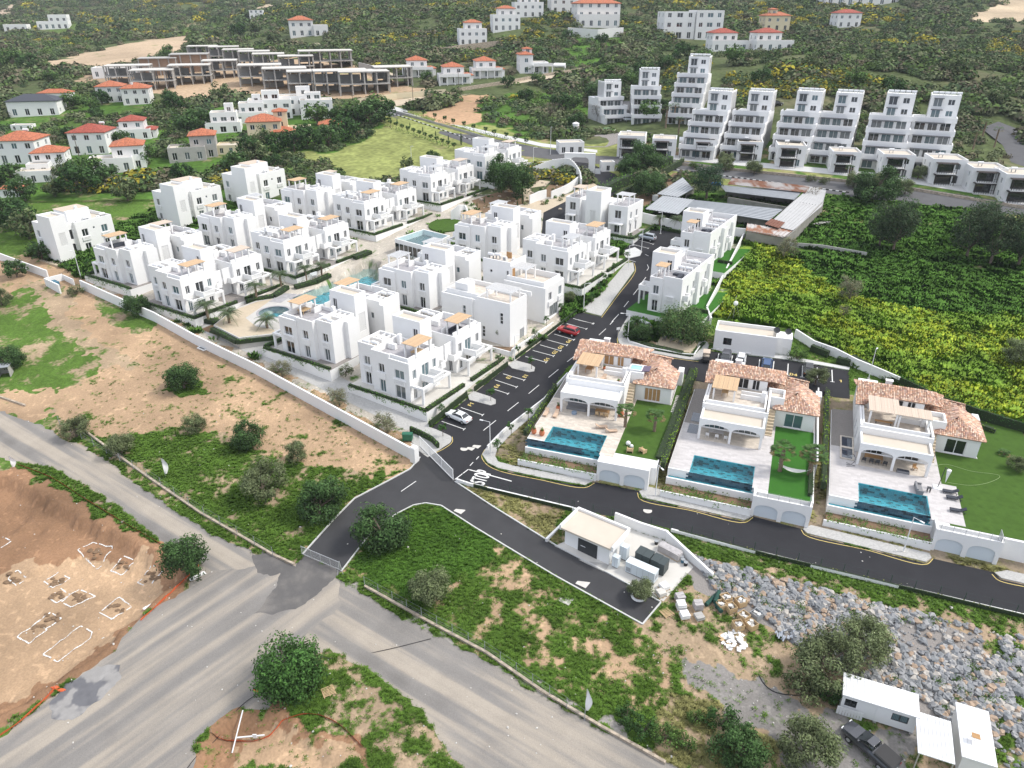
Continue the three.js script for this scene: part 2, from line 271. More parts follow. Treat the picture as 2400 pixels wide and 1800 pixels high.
const PIT=[
[gp([[-300,1110],[20,1115],[150,1185],[380,1300],[440,1335],[330,1440],[255,1515],[130,1600],[-300,1850]]),1.5],
[gp([[-300,1390],[100,1300],[200,1272],[330,1310],[385,1350],[310,1430],[230,1500],[110,1580],[-300,1800]]),.6],
[gp([[-200,1190],[20,1150],[75,1185],[30,1230],[-200,1300]]),.7],
[gp([[50,1225],[95,1200],[112,1212],[75,1240]]),.6],
[gp([[460,1800],[490,1715],[560,1672],[640,1672],[740,1730],[850,1800],[850,1950],[460,1950]]),1.0],
[gp([[500,1790],[530,1758],[555,1768],[530,1800]]),.9],
];
const PLZ=4.5,lvl=(px)=>px.map(([x,y])=>{const p=PY(x,y,PLZ);return[p.x,p.z];});
const POOLA=lvl([[680,699],[866,625],[893,632],[893,668],[790,712],[722,716]]);
const POOLB=(()=>{const c=PY(642,731,PLZ),o=[];for(let i=0;i<28;i++)o.push([c.x+3.3*Math.cos(i / 28*6.2832),c.z-3.3*Math.sin(i / 28*6.2832)]);return o;})();
PIT.push([POOLA,3.2],[POOLB,3.2]);
for(const p of PIT){const xs=p[0].map((q)=>q[0]),zs=p[0].map((q)=>q[1]);p.push([Math.min(...xs)-3,Math.max(...xs)+3,Math.min(...zs)-3,Math.max(...zs)+3]);}
function edgeDist(poly,x,z){let m=1e9;for(let i=0,j=poly.length-1;i<poly.length;j=i++){const ax=poly[j][0],az=poly[j][1],bx=poly[i][0]-ax,bz=poly[i][1]-az,t=Math.max(0,Math.min(1,((x-ax)*bx+(z-az)*bz) / (bx*bx+bz*bz)));m=Math.min(m,Math.hypot(x-ax-bx*t,z-az-bz*t));}return m;}
function pit(x,z){
let y=0;
for(const[poly,dep,b]of PIT){
if(x<b[0]||x>b[1]||z<b[2]||z>b[3])continue;
const wx=x+(vn(x*.9,z*.9)-.5)*1.2,wz=z+(vn(x*.9+30,z*.9)-.5)*1.2;
if(pip(poly,wx,wz)){const e=edgeDist(poly,wx,wz);y-=dep*sm(0,1.3,e)-.22*(fbm(x*1.3,z*1.3,3)-.5)*sm(.2,1,e);}
}
return y;
}
const T=(x,z)=>T0(x,z)+(x>NB.x0&&x<NB.x1&&z>NB.z0&&z<NB.z1?pit(x,z):0);
const onT=(px,py,up=0)=>{const p=P(px,py);p.y=T(p.x,p.z)+up;return p;};
function grid(B,s,skip){
const nx=Math.round((B.x1-B.x0) / s),nz=Math.round((B.z1-B.z0) / s),pos=new Float32Array((nx+1)*(nz+1)*3),uv=new Float32Array((nx+1)*(nz+1)*2),idx=[];
for(let j=0;j<=nz;j++)for(let i=0;i<=nx;i++){const x=B.x0+i*s,z=B.z0+j*s,k=j*(nx+1)+i;pos[3*k]=x;pos[3*k+1]=skip?T0(x,z):T(x,z);pos[3*k+2]=z;uv[2*k]=i / nx;uv[2*k+1]=j / nz;}
for(let j=0;j<nz;j++)for(let i=0;i<nx;i++){
const x=B.x0+(i+.5)*s,z=B.z0+(j+.5)*s;
if(skip&&x>NB.x0&&x<NB.x1&&z>NB.z0&&z<NB.z1)continue;
const a=j*(nx+1)+i;idx.push(a,a+nx+1,a+1,a+1,a+nx+1,a+nx+2);
}
const g=new THREE.BufferGeometry();g.setAttribute('position',new THREE.BufferAttribute(pos,3));g.setAttribute('uv',new THREE.BufferAttribute(uv,2));g.setIndex(idx);g.computeVertexNormals();return g;
}
kind(mesh('ground',grid(NB,.6),soft({map:paint(2048,1400,NB,NZ,DEF,2.2),roughness:1,bumpMap:(()=>{const t=bumpCoarse.clone();t.repeat.set(60,40);t.needsUpdate=true;return t;})(),bumpScale:.08}),scene),'structure');
kind(mesh('hillside',grid(FB,6,true),soft({map:paint(2048,2048,FB,FZ,DEFF,14),roughness:1}),scene),'structure');

// ---------- flat sheets on the ground ----------
function jitterLine(p,amp,step){ 
const o=[];
p.forEach((a,i)=>{const b=p[(i+1)% p.length],L=Math.hypot(b[0]-a[0],b[1]-a[1]),n=amp?Math.max(1,Math.round(L / step)):1;for(let k=0;k<n;k++){const t=k / n;const x=a[0]+(b[0]-a[0])*t,z=a[1]+(b[1]-a[1])*t;o.push(amp?[x+(fbm(x*.7,z*.7,3)-.5)*amp*3+R(-.5,.5)*amp,z+(fbm(x*.7+60,z*.7,3)-.5)*amp*3+R(-.5,.5)*amp]:[x,z]);}});
return o;
}
function area2(p){let s=0;p.forEach((a,i)=>{const b=p[(i+1)% p.length];s+=a[0]*b[1]-b[0]*a[1];});return s;}
function drape(poly,lift,side=.0,holes=[]){ 
const sh=new THREE.Shape(poly.map((q)=>new THREE.Vector2(q[0],-q[1])));
for(const h of holes)sh.holes.push(new THREE.Path(h.map((q)=>new THREE.Vector2(q[0],-q[1]))));
const g=new THREE.ShapeGeometry(sh),p=g.attributes.position;
for(let i=0;i<p.count;i++){const x=p.getX(i),z=-p.getY(i);p.setXYZ(i,x,T0(x,z)+lift,z);}
g.computeVertexNormals();
const mb=new MB().add(g);
if(side){const v=[],n=poly.length,ccw=area2(poly)>0;for(let i=0;i<n;i++){let a=poly[i],b=poly[(i+1)% n];if(ccw)[a,b]=[b,a];const ya=T0(a[0],a[1])+lift,yb=T0(b[0],b[1])+lift;v.push(a[0],ya,a[1],b[0],yb,b[1],a[0],ya-side,a[1],b[0],yb,b[1],b[0],yb-side,b[1],a[0],ya-side,a[1]);}const s=new THREE.BufferGeometry();s.setAttribute('position',new THREE.Float32BufferAttribute(v,3));s.computeVertexNormals();mb.add(s);}
return mb;
}
const EXC=[];
const excl=(p)=>{const xs=p.map((q)=>q[0]),zs=p.map((q)=>q[1]);EXC.push([p,Math.min(...xs),Math.max(...xs),Math.min(...zs),Math.max(...zs)]);};
const blocked=(x,z)=>{for(const[p,a,b,c,d]of EXC)if(x>a&&x<b&&z>c&&z<d&&pip(p,x,z))return true;return false;};
function sheet(name,px,mat,lift,o={}){let p=gp(px);if(o.jit)p=jitterLine(p,o.jit,o.step||.8);excl(p);const m=drape(p,lift,o.side).build(name,mat,scene);if(o.dir){const a=P(...o.dir[0]),b=P(...o.dir[1]),an=Math.atan2(b.z-a.z,b.x-a.x),u=m.geometry.attributes.uv;for(let i=0;i<u.count;i++){const x=u.getX(i),y=u.getY(i);u.setXY(i,x*Math.cos(an)+y*Math.sin(an),y*Math.cos(an)-x*Math.sin(an));}}return kind(m,'structure');}
function smooth(px,n=6){const c=new THREE.CatmullRomCurve3(px.map(([x,y])=>V3(x,y,0)),false,'centripetal');return c.getPoints(px.length*n).map((p)=>[p.x,p.y]);}
function ribbon(w3,width,lift,mb,dash){ 
for(let i=0;i<w3.length-1;i++){if(dash&&i % dash===dash-1)continue;const a=w3[i],b=w3[i+1],dx=b.x-a.x,dz=b.z-a.z,L=Math.hypot(dx,dz)||1,nx=-dz / L*width / 2,nz=dx / L*width / 2;const q=[[a.x+nx,a.z+nz],[b.x+nx,b.z+nz],[b.x-nx,b.z-nz],[a.x-nx,a.z-nz]].map(([x,z])=>[x,T0(x,z)+lift,z]);const g=new THREE.BufferGeometry();g.setAttribute('position',new THREE.Float32BufferAttribute([...q[0],...q[1],...q[2],...q[0],...q[2],...q[3]],3));g.computeVertexNormals();if(g.attributes.normal.getY(0)<0){g.setAttribute('position',new THREE.Float32BufferAttribute([...q[0],...q[2],...q[1],...q[0],...q[3],...q[2]],3));g.computeVertexNormals();}mb.add(g);}
}
const W=(px)=>px.map(([x,y])=>P(x,y));
const tiledS=(x,y,s)=>{const u=x / s,v=y / s,f=(a,b)=>fbm(a*.05,b*.8,4);return(f(x,y)*(1-u)+f(x-s,y)*u)*(1-v)+(f(x,y-s)*(1-u)+f(x-s,y-s)*u)*v;};

M.gravel=soft({map:tex(1024,40,(x,y,i,j)=>{const st=tiledS(x,y,40),k=.62+.5*st+.34*tiled(x,y,40,.4)+.26*(hash(i,j)-.5),t=sm(.42,.66,st);return[(.235+.10*t)*k,(.222+.075*t)*k,(.208+.042*t)*k];},true),roughness:1,bumpMap:bumpFine,bumpScale:.04});
sheet('gravel_road',[[-200,900],[0,962],[95,1000],[200,1050],[330,1140],[470,1235],[640,1320],[705,1325],[790,1352],[850,1395],[1000,1480],[1180,1570],[1320,1660],[1640,1830],[1640,1950],[1180,1950],[1090,1800],[960,1640],[860,1570],[770,1520],[650,1560],[560,1460],[440,1375],[475,1335],[380,1270],[240,1160],[130,1098],[0,1075],[-200,1040]],M.gravel,.01,{jit:.38,step:.7,dir:[[330,1180],[600,1340]]});
sheet('gravel_road',[[480,1340],[700,1320],[790,1352],[800,1420],[700,1500],[650,1560],[630,1660],[545,1660],[470,1720],[430,1900],[-300,1950],[-300,1900],[0,1730],[140,1620],[270,1525],[330,1450],[430,1385]],M.gravel,.014,{jit:.3,step:.7,dir:[[120,1720],[640,1370]]});
sheet('worn_asphalt',[[610,1290],[690,1330],[712,1300],[800,1340],[770,1372],[700,1425],[640,1440],[600,1440],[640,1380],[660,1345]],M.asphaltWorn,.02,{jit:.25,step:.5});
sheet('worn_asphalt',[[590,1300],[640,1290],[680,1335],[640,1350],[600,1345]],M.asphaltWorn,.018,{jit:.25,step:.5});
sheet('asphalt_patch',[[118,1650],[150,1608],[225,1562],[280,1558],[282,1590],[240,1636],[170,1685],[118,1690]],std({map:tex(256,9,(x,y)=>{const w=sm(.5,.6,tiled(x,y,9,.5)),k=.8+.4*tiled(x,y,9,2);return[(.13+.16*w)*k,(.13+.15*w)*k,(.14+.13*w)*k];},true)}),.024,{jit:.22,step:.4});

sheet('main_road',[[985,1045],[1010,1003],[1192,857],[1268,800],[1355,730],[1409,742],[1488,635],[1484,616],[1470,606],[1456,588],[1520,540],[1640,540],[1640,640],[1560,700],[1492,727],[1477,735],[1450,780],[1447,799],[1458,815],[1534,831],[1637,846],[1663,823],[1847,844],[1990,869],[1992,935],[1700,905],[1500,870],[1440,830],[1333,858],[1274,937],[1181,1010],[1141,1048],[1130,1070],[1141,1086],[1168,1101],[1263,1122],[1371,1141],[1394,1130],[1498,1151],[1501,1168],[1745,1223],[1764,1210],[1883,1241],[1889,1253],[2171,1321],[2185,1309],[2331,1342],[2345,1358],[2600,1416],[2600,1490],[2400,1446],[2000,1352],[1800,1303],[1582,1244],[1530,1232],[1340,1192],[1100,1138],[1066,1128]],M.asphaltNew,.014);
sheet('entry_road',[[985,1045],[1066,1128],[1157,1190],[1309,1284],[1430,1347],[1549,1413],[1506,1463],[1300,1349],[1113,1237],[1034,1187],[998,1181],[969,1186],[930,1205],[866,1254],[799,1341],[709,1300],[788,1212],[831,1169],[915,1125],[961,1100],[975,1072]],M.asphalt,.014);
sheet('garden_road',[[1335,368],[1400,390],[1442,408],[1462,428],[1445,455],[1400,478],[1345,500],[1300,545],[1290,600],[1264,600],[1270,540],[1274,497],[1322,465],[1372,445],[1404,430],[1400,418],[1375,404],[1325,390]],M.asphaltNew,.014);

const KERB=.12;
sheet('pavement',[[1130,1066],[1140,1050],[1180,1012],[1272,937],[1285,945],[1196,1020],[1166,1052],[1160,1070],[1168,1083],[1200,1092],[1390,1128],[1371,1138],[1263,1119],[1168,1098],[1143,1085]],M.paver,KERB,{side:.13});
sheet('pavement',[[1498,1152],[1506,1167],[1745,1220],[1761,1211],[1755,1196],[1520,1142]],M.paver,KERB,{side:.13});
sheet('pavement',[[1882,1241],[1892,1251],[2170,1318],[2183,1308],[2178,1298],[1900,1232]],M.paver,KERB,{side:.13});
sheet('pavement',[[2331,1343],[2347,1356],[2600,1414],[2600,1392],[2360,1338]],M.paver,KERB,{side:.13});
sheet('pavement',smooth([[985,1000],[1008,1003],[1045,1018],[1058,1026],[1056,1037],[1040,1048],[1010,1066],[985,1060],[960,1030]],4),M.paver,KERB,{side:.13});
sheet('pavement',[[1097,928],[1110,918],[1150,931],[1162,938],[1162,947],[1150,951],[1100,938]],M.paver,KERB,{side:.13});
sheet('pavement',[[1192,856],[1206,845],[1243,855],[1254,862],[1252,871],[1240,873],[1200,864]],M.paver,KERB,{side:.13});
sheet('pavement',[[1358,728],[1400,695],[1440,650],[1466,618],[1484,616],[1487,634],[1409,741]],M.paver,KERB,{side:.13});
sheet('pavement',smooth([[1476,735],[1451,780],[1449,798],[1460,813],[1534,829],[1637,844],[1652,836],[1660,805],[1640,800],[1625,830],[1540,815],[1475,800],[1468,785],[1486,745]],3),M.paver,KERB,{side:.13});
sheet('pavement',[[1666,818],[1700,826],[1850,844],[1990,868],[1992,862],[1850,836],[1700,815]],M.kerb,KERB,{side:.13});
sheet('pavement',[[1470,607],[1456,590],[1488,580],[1505,590],[1500,600]],M.kerb,KERB,{side:.13});

{
const mb=new MB(),line=(a,b,w=.12)=>ribbon(W([a,b]),w,.02,mb);
const X=(x,y)=>[1100+x*.27125,750+y*.27125];
for(const[a,b,c,d]of[[330,787,425,712],[512,637,603,562],[685,497,770,427],[845,362,905,315],[1120,130,1180,75],[122,955,230,868],[60,1205,82,1180],[5,1260,33,1230],[1215,40,1245,8]])line(X(a,b),X(c,d));
for(const[a,b,c,d]of[[1490,1605,1550,1550],[1600,1490,1660,1425],[1785,1258,1827,1203],[1860,1150,1895,1105],[1705,1362,1745,1312]])line([1000+a*.27125,350+b*.27125],[1000+c*.27125,350+d*.27125]);
ribbon(smooth([[1516,634],[1520,628],[1517,620]],3).map(([x,y])=>P(x,y)),.12,.02,mb);line([1472,608],[1490,614]);line([1512,596],[1520,600]);

const bay=(x0,y0,x1,y1)=>{line([x0,y0],[x1,y1]);const a=P(x1,y1),d=P(x1,y1).sub(P(x0,y0)).normalize();const n=V3(-d.z,0,d.x).multiplyScalar(.35);ribbon([a.clone().add(n),a.clone().sub(n)],.12,.02,mb);};
for(const[a,b,c,d]of[[845,32,1013,78],[735,122,905,172],[670,170,845,218],[610,215,790,266],[548,263,730,312],[485,315,665,366],[292,465,475,520],[222,518,410,580],[218,600,335,638]])bay(...X(a,b),...X(c,d));
const Y=(x,y)=>[600+x*.27125,650+y*.27125];bay(...Y(1770,1125),...Y(1960,1190));bay(...Y(1605,1245),...Y(1800,1313));
for(const[a,b,c,d]of[[940,0,1075,32]])bay(...X(a,b),...X(c,d));
const Q=(x,y)=>[1000+x*.27125,350+y*.27125];for(const[a,b,c,d]of[[1265,1462,1435,1505],[1210,1507,1380,1552],[1815,780,1960,820],[1775,820,1915,855]])bay(...Q(a,b),...Q(c,d));
const Z=(x,y)=>[1640+x*.315,780+y*.315];for(const[a,b,c,d]of[[143,155,130,218],[245,170,230,235],[345,180,335,250],[447,198,438,270],[553,212,544,290],[659,230,654,315],[766,245,763,330],[875,258,877,345],[984,276,988,365]]){ribbon(W([Z(a,b),Z(c,d)]),.16,.02,mb);ribbon(W([Z(c-16,d-2),Z(c+16,d+2)]),.14,.02,mb);}

line([1100,1101],[1199,1128],.18);line([1066,1124],[1098,1100],.14);line([940,1152],[975,1128]);line([857,1206],[885,1188]);
kind(mb.build('road_marking',M.paint,scene),'structure');
const my=new MB(),yl=(pts,n=5)=>ribbon(smooth(pts,n).map(([x,y])=>P(x,y)),.1,.02,my);
yl([[1136,1054],[1129,1070],[1140,1088],[1168,1103],[1263,1124],[1371,1143],[1394,1132]]);yl([[1494,1155],[1500,1170],[1620,1197],[1745,1225],[1765,1213]]);yl([[1878,1242],[1888,1255],[2030,1289],[2171,1323],[2187,1310]]);yl([[2325,1346],[2340,1360],[2430,1381],[2600,1418]]);
yl([[1006,1068],[1040,1052],[1060,1036],[1060,1024]]);yl([[1410,744],[1450,690],[1489,636],[1487,617]]);yl([[1451,779],[1447,799],[1458,817],[1534,833],[1637,848]]);
kind(my.build('kerb_line',M.paintY,scene),'structure');
}

const font=await new FontLoader().loadAsync('fonts/droid/droid_sans_bold.typeface.json');
function roadText(s,px,py,h,ang,mat,name,sx=1){const g=new THREE.ShapeGeometry(font.generateShapes(s,h));g.computeBoundingBox();g.translate(-(g.boundingBox.max.x+g.boundingBox.min.x) / 2,-h / 2,0);g.scale(sx,1,1);g.rotateX(-Math.PI / 2);g.rotateY(ang);const p=P(px,py),a=g.attributes.position;for(let i=0;i<a.count;i++){const x=a.getX(i)+p.x,z=a.getZ(i)+p.z;a.setXYZ(i,x,T0(x,z)+.02,z);}g.computeVertexNormals();return kind(mesh(name,g,mat,scene),'structure');}
roadText('STOP',1127,1118,2.3,Math.PI / 2-AV,M.paint,'stop_marking',.4);
for(const[s,x,y]of[['F4',998,1030],['F2',1070,978],['F1',1103,948],['E4',1165,905],['E3',1193,884],['E2',1213,863],['E1',1231,882],['G1',1281,843],['G2',1300,826],['G3',1314,814],['G4',1333,800]])roadText(s,x,y,.75,Math.PI / 2-AZ,M.paintY,'bay_number');
for(const[s,x,y]of[['4',1897,882],['2',1933,889],['1',1970,893],['D4',1860,878]])roadText(s,x,y,.8,-AV,M.paintY,'bay_number');
// ---------- building kit ----------
const FACE={'z+':(c)=>M4(0,0,c),'z-':(c)=>M4(0,0,c,Math.PI),'x+':(c)=>M4(c,0,0,Math.PI / 2),'x-':(c)=>M4(c,0,0,-Math.PI / 2)};
const FSIGN={'z+':1,'z-':-1,'x+':-1,'x-':1};
const GL=[M.glassD,M.glassC,M.glassT,M.glassD];
let fold={glass:GL,frame:M.whiteMetal};
function rectHole(x,y,w,h){const p=new THREE.Path();p.moveTo(x-w / 2,y);p.lineTo(x-w / 2,y+h);p.lineTo(x+w / 2,y+h);p.lineTo(x+w / 2,y);p.closePath();return p;}
function archHole(x,y,w,h){const p=new THREE.Path(),r=w / 2;p.moveTo(x-r,y);p.lineTo(x-r,y+h-r*.6);p.quadraticCurveTo(x-r,y+h,x,y+h);p.quadraticCurveTo(x+r,y+h,x+r,y+h-r*.6);p.lineTo(x+r,y);p.closePath();return p;}
function panelWithHoles(x0,x1,y0,y1,holes,t){const s=new THREE.Shape([[x0,y0],[x1,y0],[x1,y1],[x0,y1]].map(([x,y])=>new THREE.Vector2(x,y)));s.holes.push(...holes);const g=new THREE.ExtrudeGeometry(s,{depth:t,bevelEnabled:false,curveSegments:6});g.translate(0,0,-t);return g;}

function skin(b,face,c,lo,hi,y0,y1,ops=[],t=.28){
const m=FACE[face](c),sg=FSIGN[face],a0=Math.min(sg*lo,sg*hi),a1=Math.max(sg*lo,sg*hi),holes=[];
for(const[pos,y,w,h,k='']of ops){const a=sg*pos;holes.push(k.includes('a')?archHole(a,y,w,h):rectHole(a,y,w,h));}
b.walls.add(panelWithHoles(a0,a1,y0,y1,holes,t),m.clone());
for(const[pos,y,w,h,k='']of ops){
const a=sg*pos;
if(!k.includes('o'))opening(b.root,m,a,y,w,h,k,t);
if(k.includes('l')||k.includes('b'))ledge(b,m,a,y,w,k.includes('l'));
}
}
function opening(root,m,a,y,w,h,k,t=.28){
const f=new MB(),d=-t*.6,bw=.07;
f.box(a-w / 2,a-w / 2+bw,y,y+h,d-.05,d+.02).box(a+w / 2-bw,a+w / 2,y,y+h,d-.05,d+.02).box(a-w / 2+bw,a+w / 2-bw,y+h-bw,y+h,d-.05,d+.02).box(a-w / 2+bw,a+w / 2-bw,y,y+bw,d-.05,d+.02);
if(w>.8&&!k.includes('n'))f.box(a-.05,a+.05,y+bw,y+h-bw,d-.05,d+.03);
if(k.includes('3'))for(const s of[1 / 3,2 / 3])f.box(a-w / 2+bw,a+w / 2-bw,y+h*s-.05,y+h*s+.05,d-.05,d+.03);
if(k.includes('4'))for(const s of[.25,.75])f.box(a-w / 2+w*s-.04,a-w / 2+w*s+.04,y+bw,y+h-bw,d-.05,d+.03);
f.g.forEach((g)=>g.applyMatrix4(m));
const win=f.build(h>1.95?'glass_door':'window',k.includes('d')?M.darkMetal:M.whiteMetal,root);
const pg=new THREE.PlaneGeometry(w-.04,h-.04);pg.translate(a,y+h / 2,d-.02);pg.applyMatrix4(m);triUV(pg);
mesh('pane',pg,k.includes('k')?M.black:k.includes('t')?M.glassT:k.includes('w')?M.wood:pick(fold.glass),win);
}
function lattice(x0,x1,y0,y1,nx,ny,t){const s=new THREE.Shape([[x0,y0],[x1,y0],[x1,y1],[x0,y1]].map(([x,y])=>new THREE.Vector2(x,y)));const dx=(x1-x0) / nx,dy=(y1-y0) / ny;for(let j=0;j<ny;j++)for(let i=0;i<nx-(j % 2);i++)s.holes.push(rectHole(x0+dx*(i+.5+(j % 2)*.5),y0+dy*(j+.22),dx*.56,dy*.56));const g=new THREE.ExtrudeGeometry(s,{depth:t,bevelEnabled:false});g.translate(0,0,-t);return g;}
function ledge(b,m,a,y,w,pat){
const W2=w / 2+.28,mb=new MB();
if(pat){mb.box(a-W2,a-W2+.18,y-.95,y-.05,.002,.26).box(a+W2-.18,a+W2,y-.95,y-.05,.002,.26).box(a-W2+.18,a+W2-.18,y-.95,y-.78,.002,.26).box(a-W2+.18,a+W2-.18,y-.16,y-.05,.002,.26);mb.add(lattice(a-W2+.18,a+W2-.18,y-.78,y-.16,Math.round(w*3.2),3,.07),M4(0,0,.26));}
else mb.box(a-W2,a+W2,y-1,y-.02,.002,.3);
mb.g.forEach((g)=>g.applyMatrix4(m));mb.build('window_balcony',M.white,b.root);
}
function ring(mb,x0,x1,z0,z1,y0,y1,t=.2){mb.box(x0,x1,y0,y1,z0,z0+t).box(x0,x1,y0,y1,z1-t,z1).box(x0,x0+t,y0,y1,z0+t,z1-t).box(x1-t,x1,y0,y1,z0+t,z1-t);}
function waterTank(root,x,y,z,along){const g=new MB(),c=new THREE.CylinderGeometry(.32,.32,1.35,12);c.rotateZ(Math.PI / 2);if(along)c.rotateY(Math.PI / 2);c.translate(x,y+.95,z);g.add(c);const t=g.build('water_tank',M.whiteMetal,root);const f=new MB();for(const s of[-.45,.45]){const dx=along?0:s,dz=along?s:0;f.box(x+dx-.03,x+dx+.03,y,y+.7,z+dz-.25,z+dz+.25);}f.build('tank_stand',M.greyMetal,t);}
function acUnit(root,x,y,z,ry){const g=new MB().box(-.45,.45,0,.85,-.2,.2);g.g.forEach((q)=>q.applyMatrix4(M4(x,y,z,ry)));const u=g.build('air_conditioner',M.white2,root);const f=new THREE.CylinderGeometry(.3,.3,.03,14);f.rotateX(Math.PI / 2);f.translate(-.1,.43,.21);f.applyMatrix4(M4(x,y,z,ry));mesh('fan_grille',triUV(f.toNonIndexed()),M.greyMetal,u);}
function pergola(root,x0,x1,z0,z1,y0,h,type,nPost=4){
const p=new MB(),pw=.13;
for(const[x,z]of[[x0+.2,z0+.25],[x1-.2,z0+.25],[x0+.2,z1-.25],[x1-.2,z1-.25]])p.box(x-pw,x+pw,y0,y0+h,z-pw,z+pw);
for(const x of[x0+.2,x1-.2])p.box(x-.08,x+.08,y0+h,y0+h+.16,z0,z1);
if(type==='slat'){const n=9;for(let i=0;i<n;i++){const z=z0+.1+(z1-z0-.2)*i / (n-1);p.box(x0-.2,x1+.2,y0+h+.16,y0+h+.3,z-.05,z+.05);}}
const o=p.build('pergola',M.white,root);
if(type!=='slat'){const r=new MB(),n=5;for(let i=0;i<n;i++){const a=x0-.15+(x1-x0+.3)*i / n,b=x0-.15+(x1-x0+.3)*(i+1) / n;r.box(a,b-.02,y0+h+.165,y0+h+.225+R(0,.02),z0-.2,z1+.2);}r.build('reed_roof',type==='pale'?M.reedPale:M.reed,o);}
}
const flat=(b,name,mat,x0,x1,z0,z1,y)=>new MB().box(x0,x1,y,y+.04,z0,z1).build(name,mat,b.root);
function newB(o){return{root:o,walls:new MB()};}

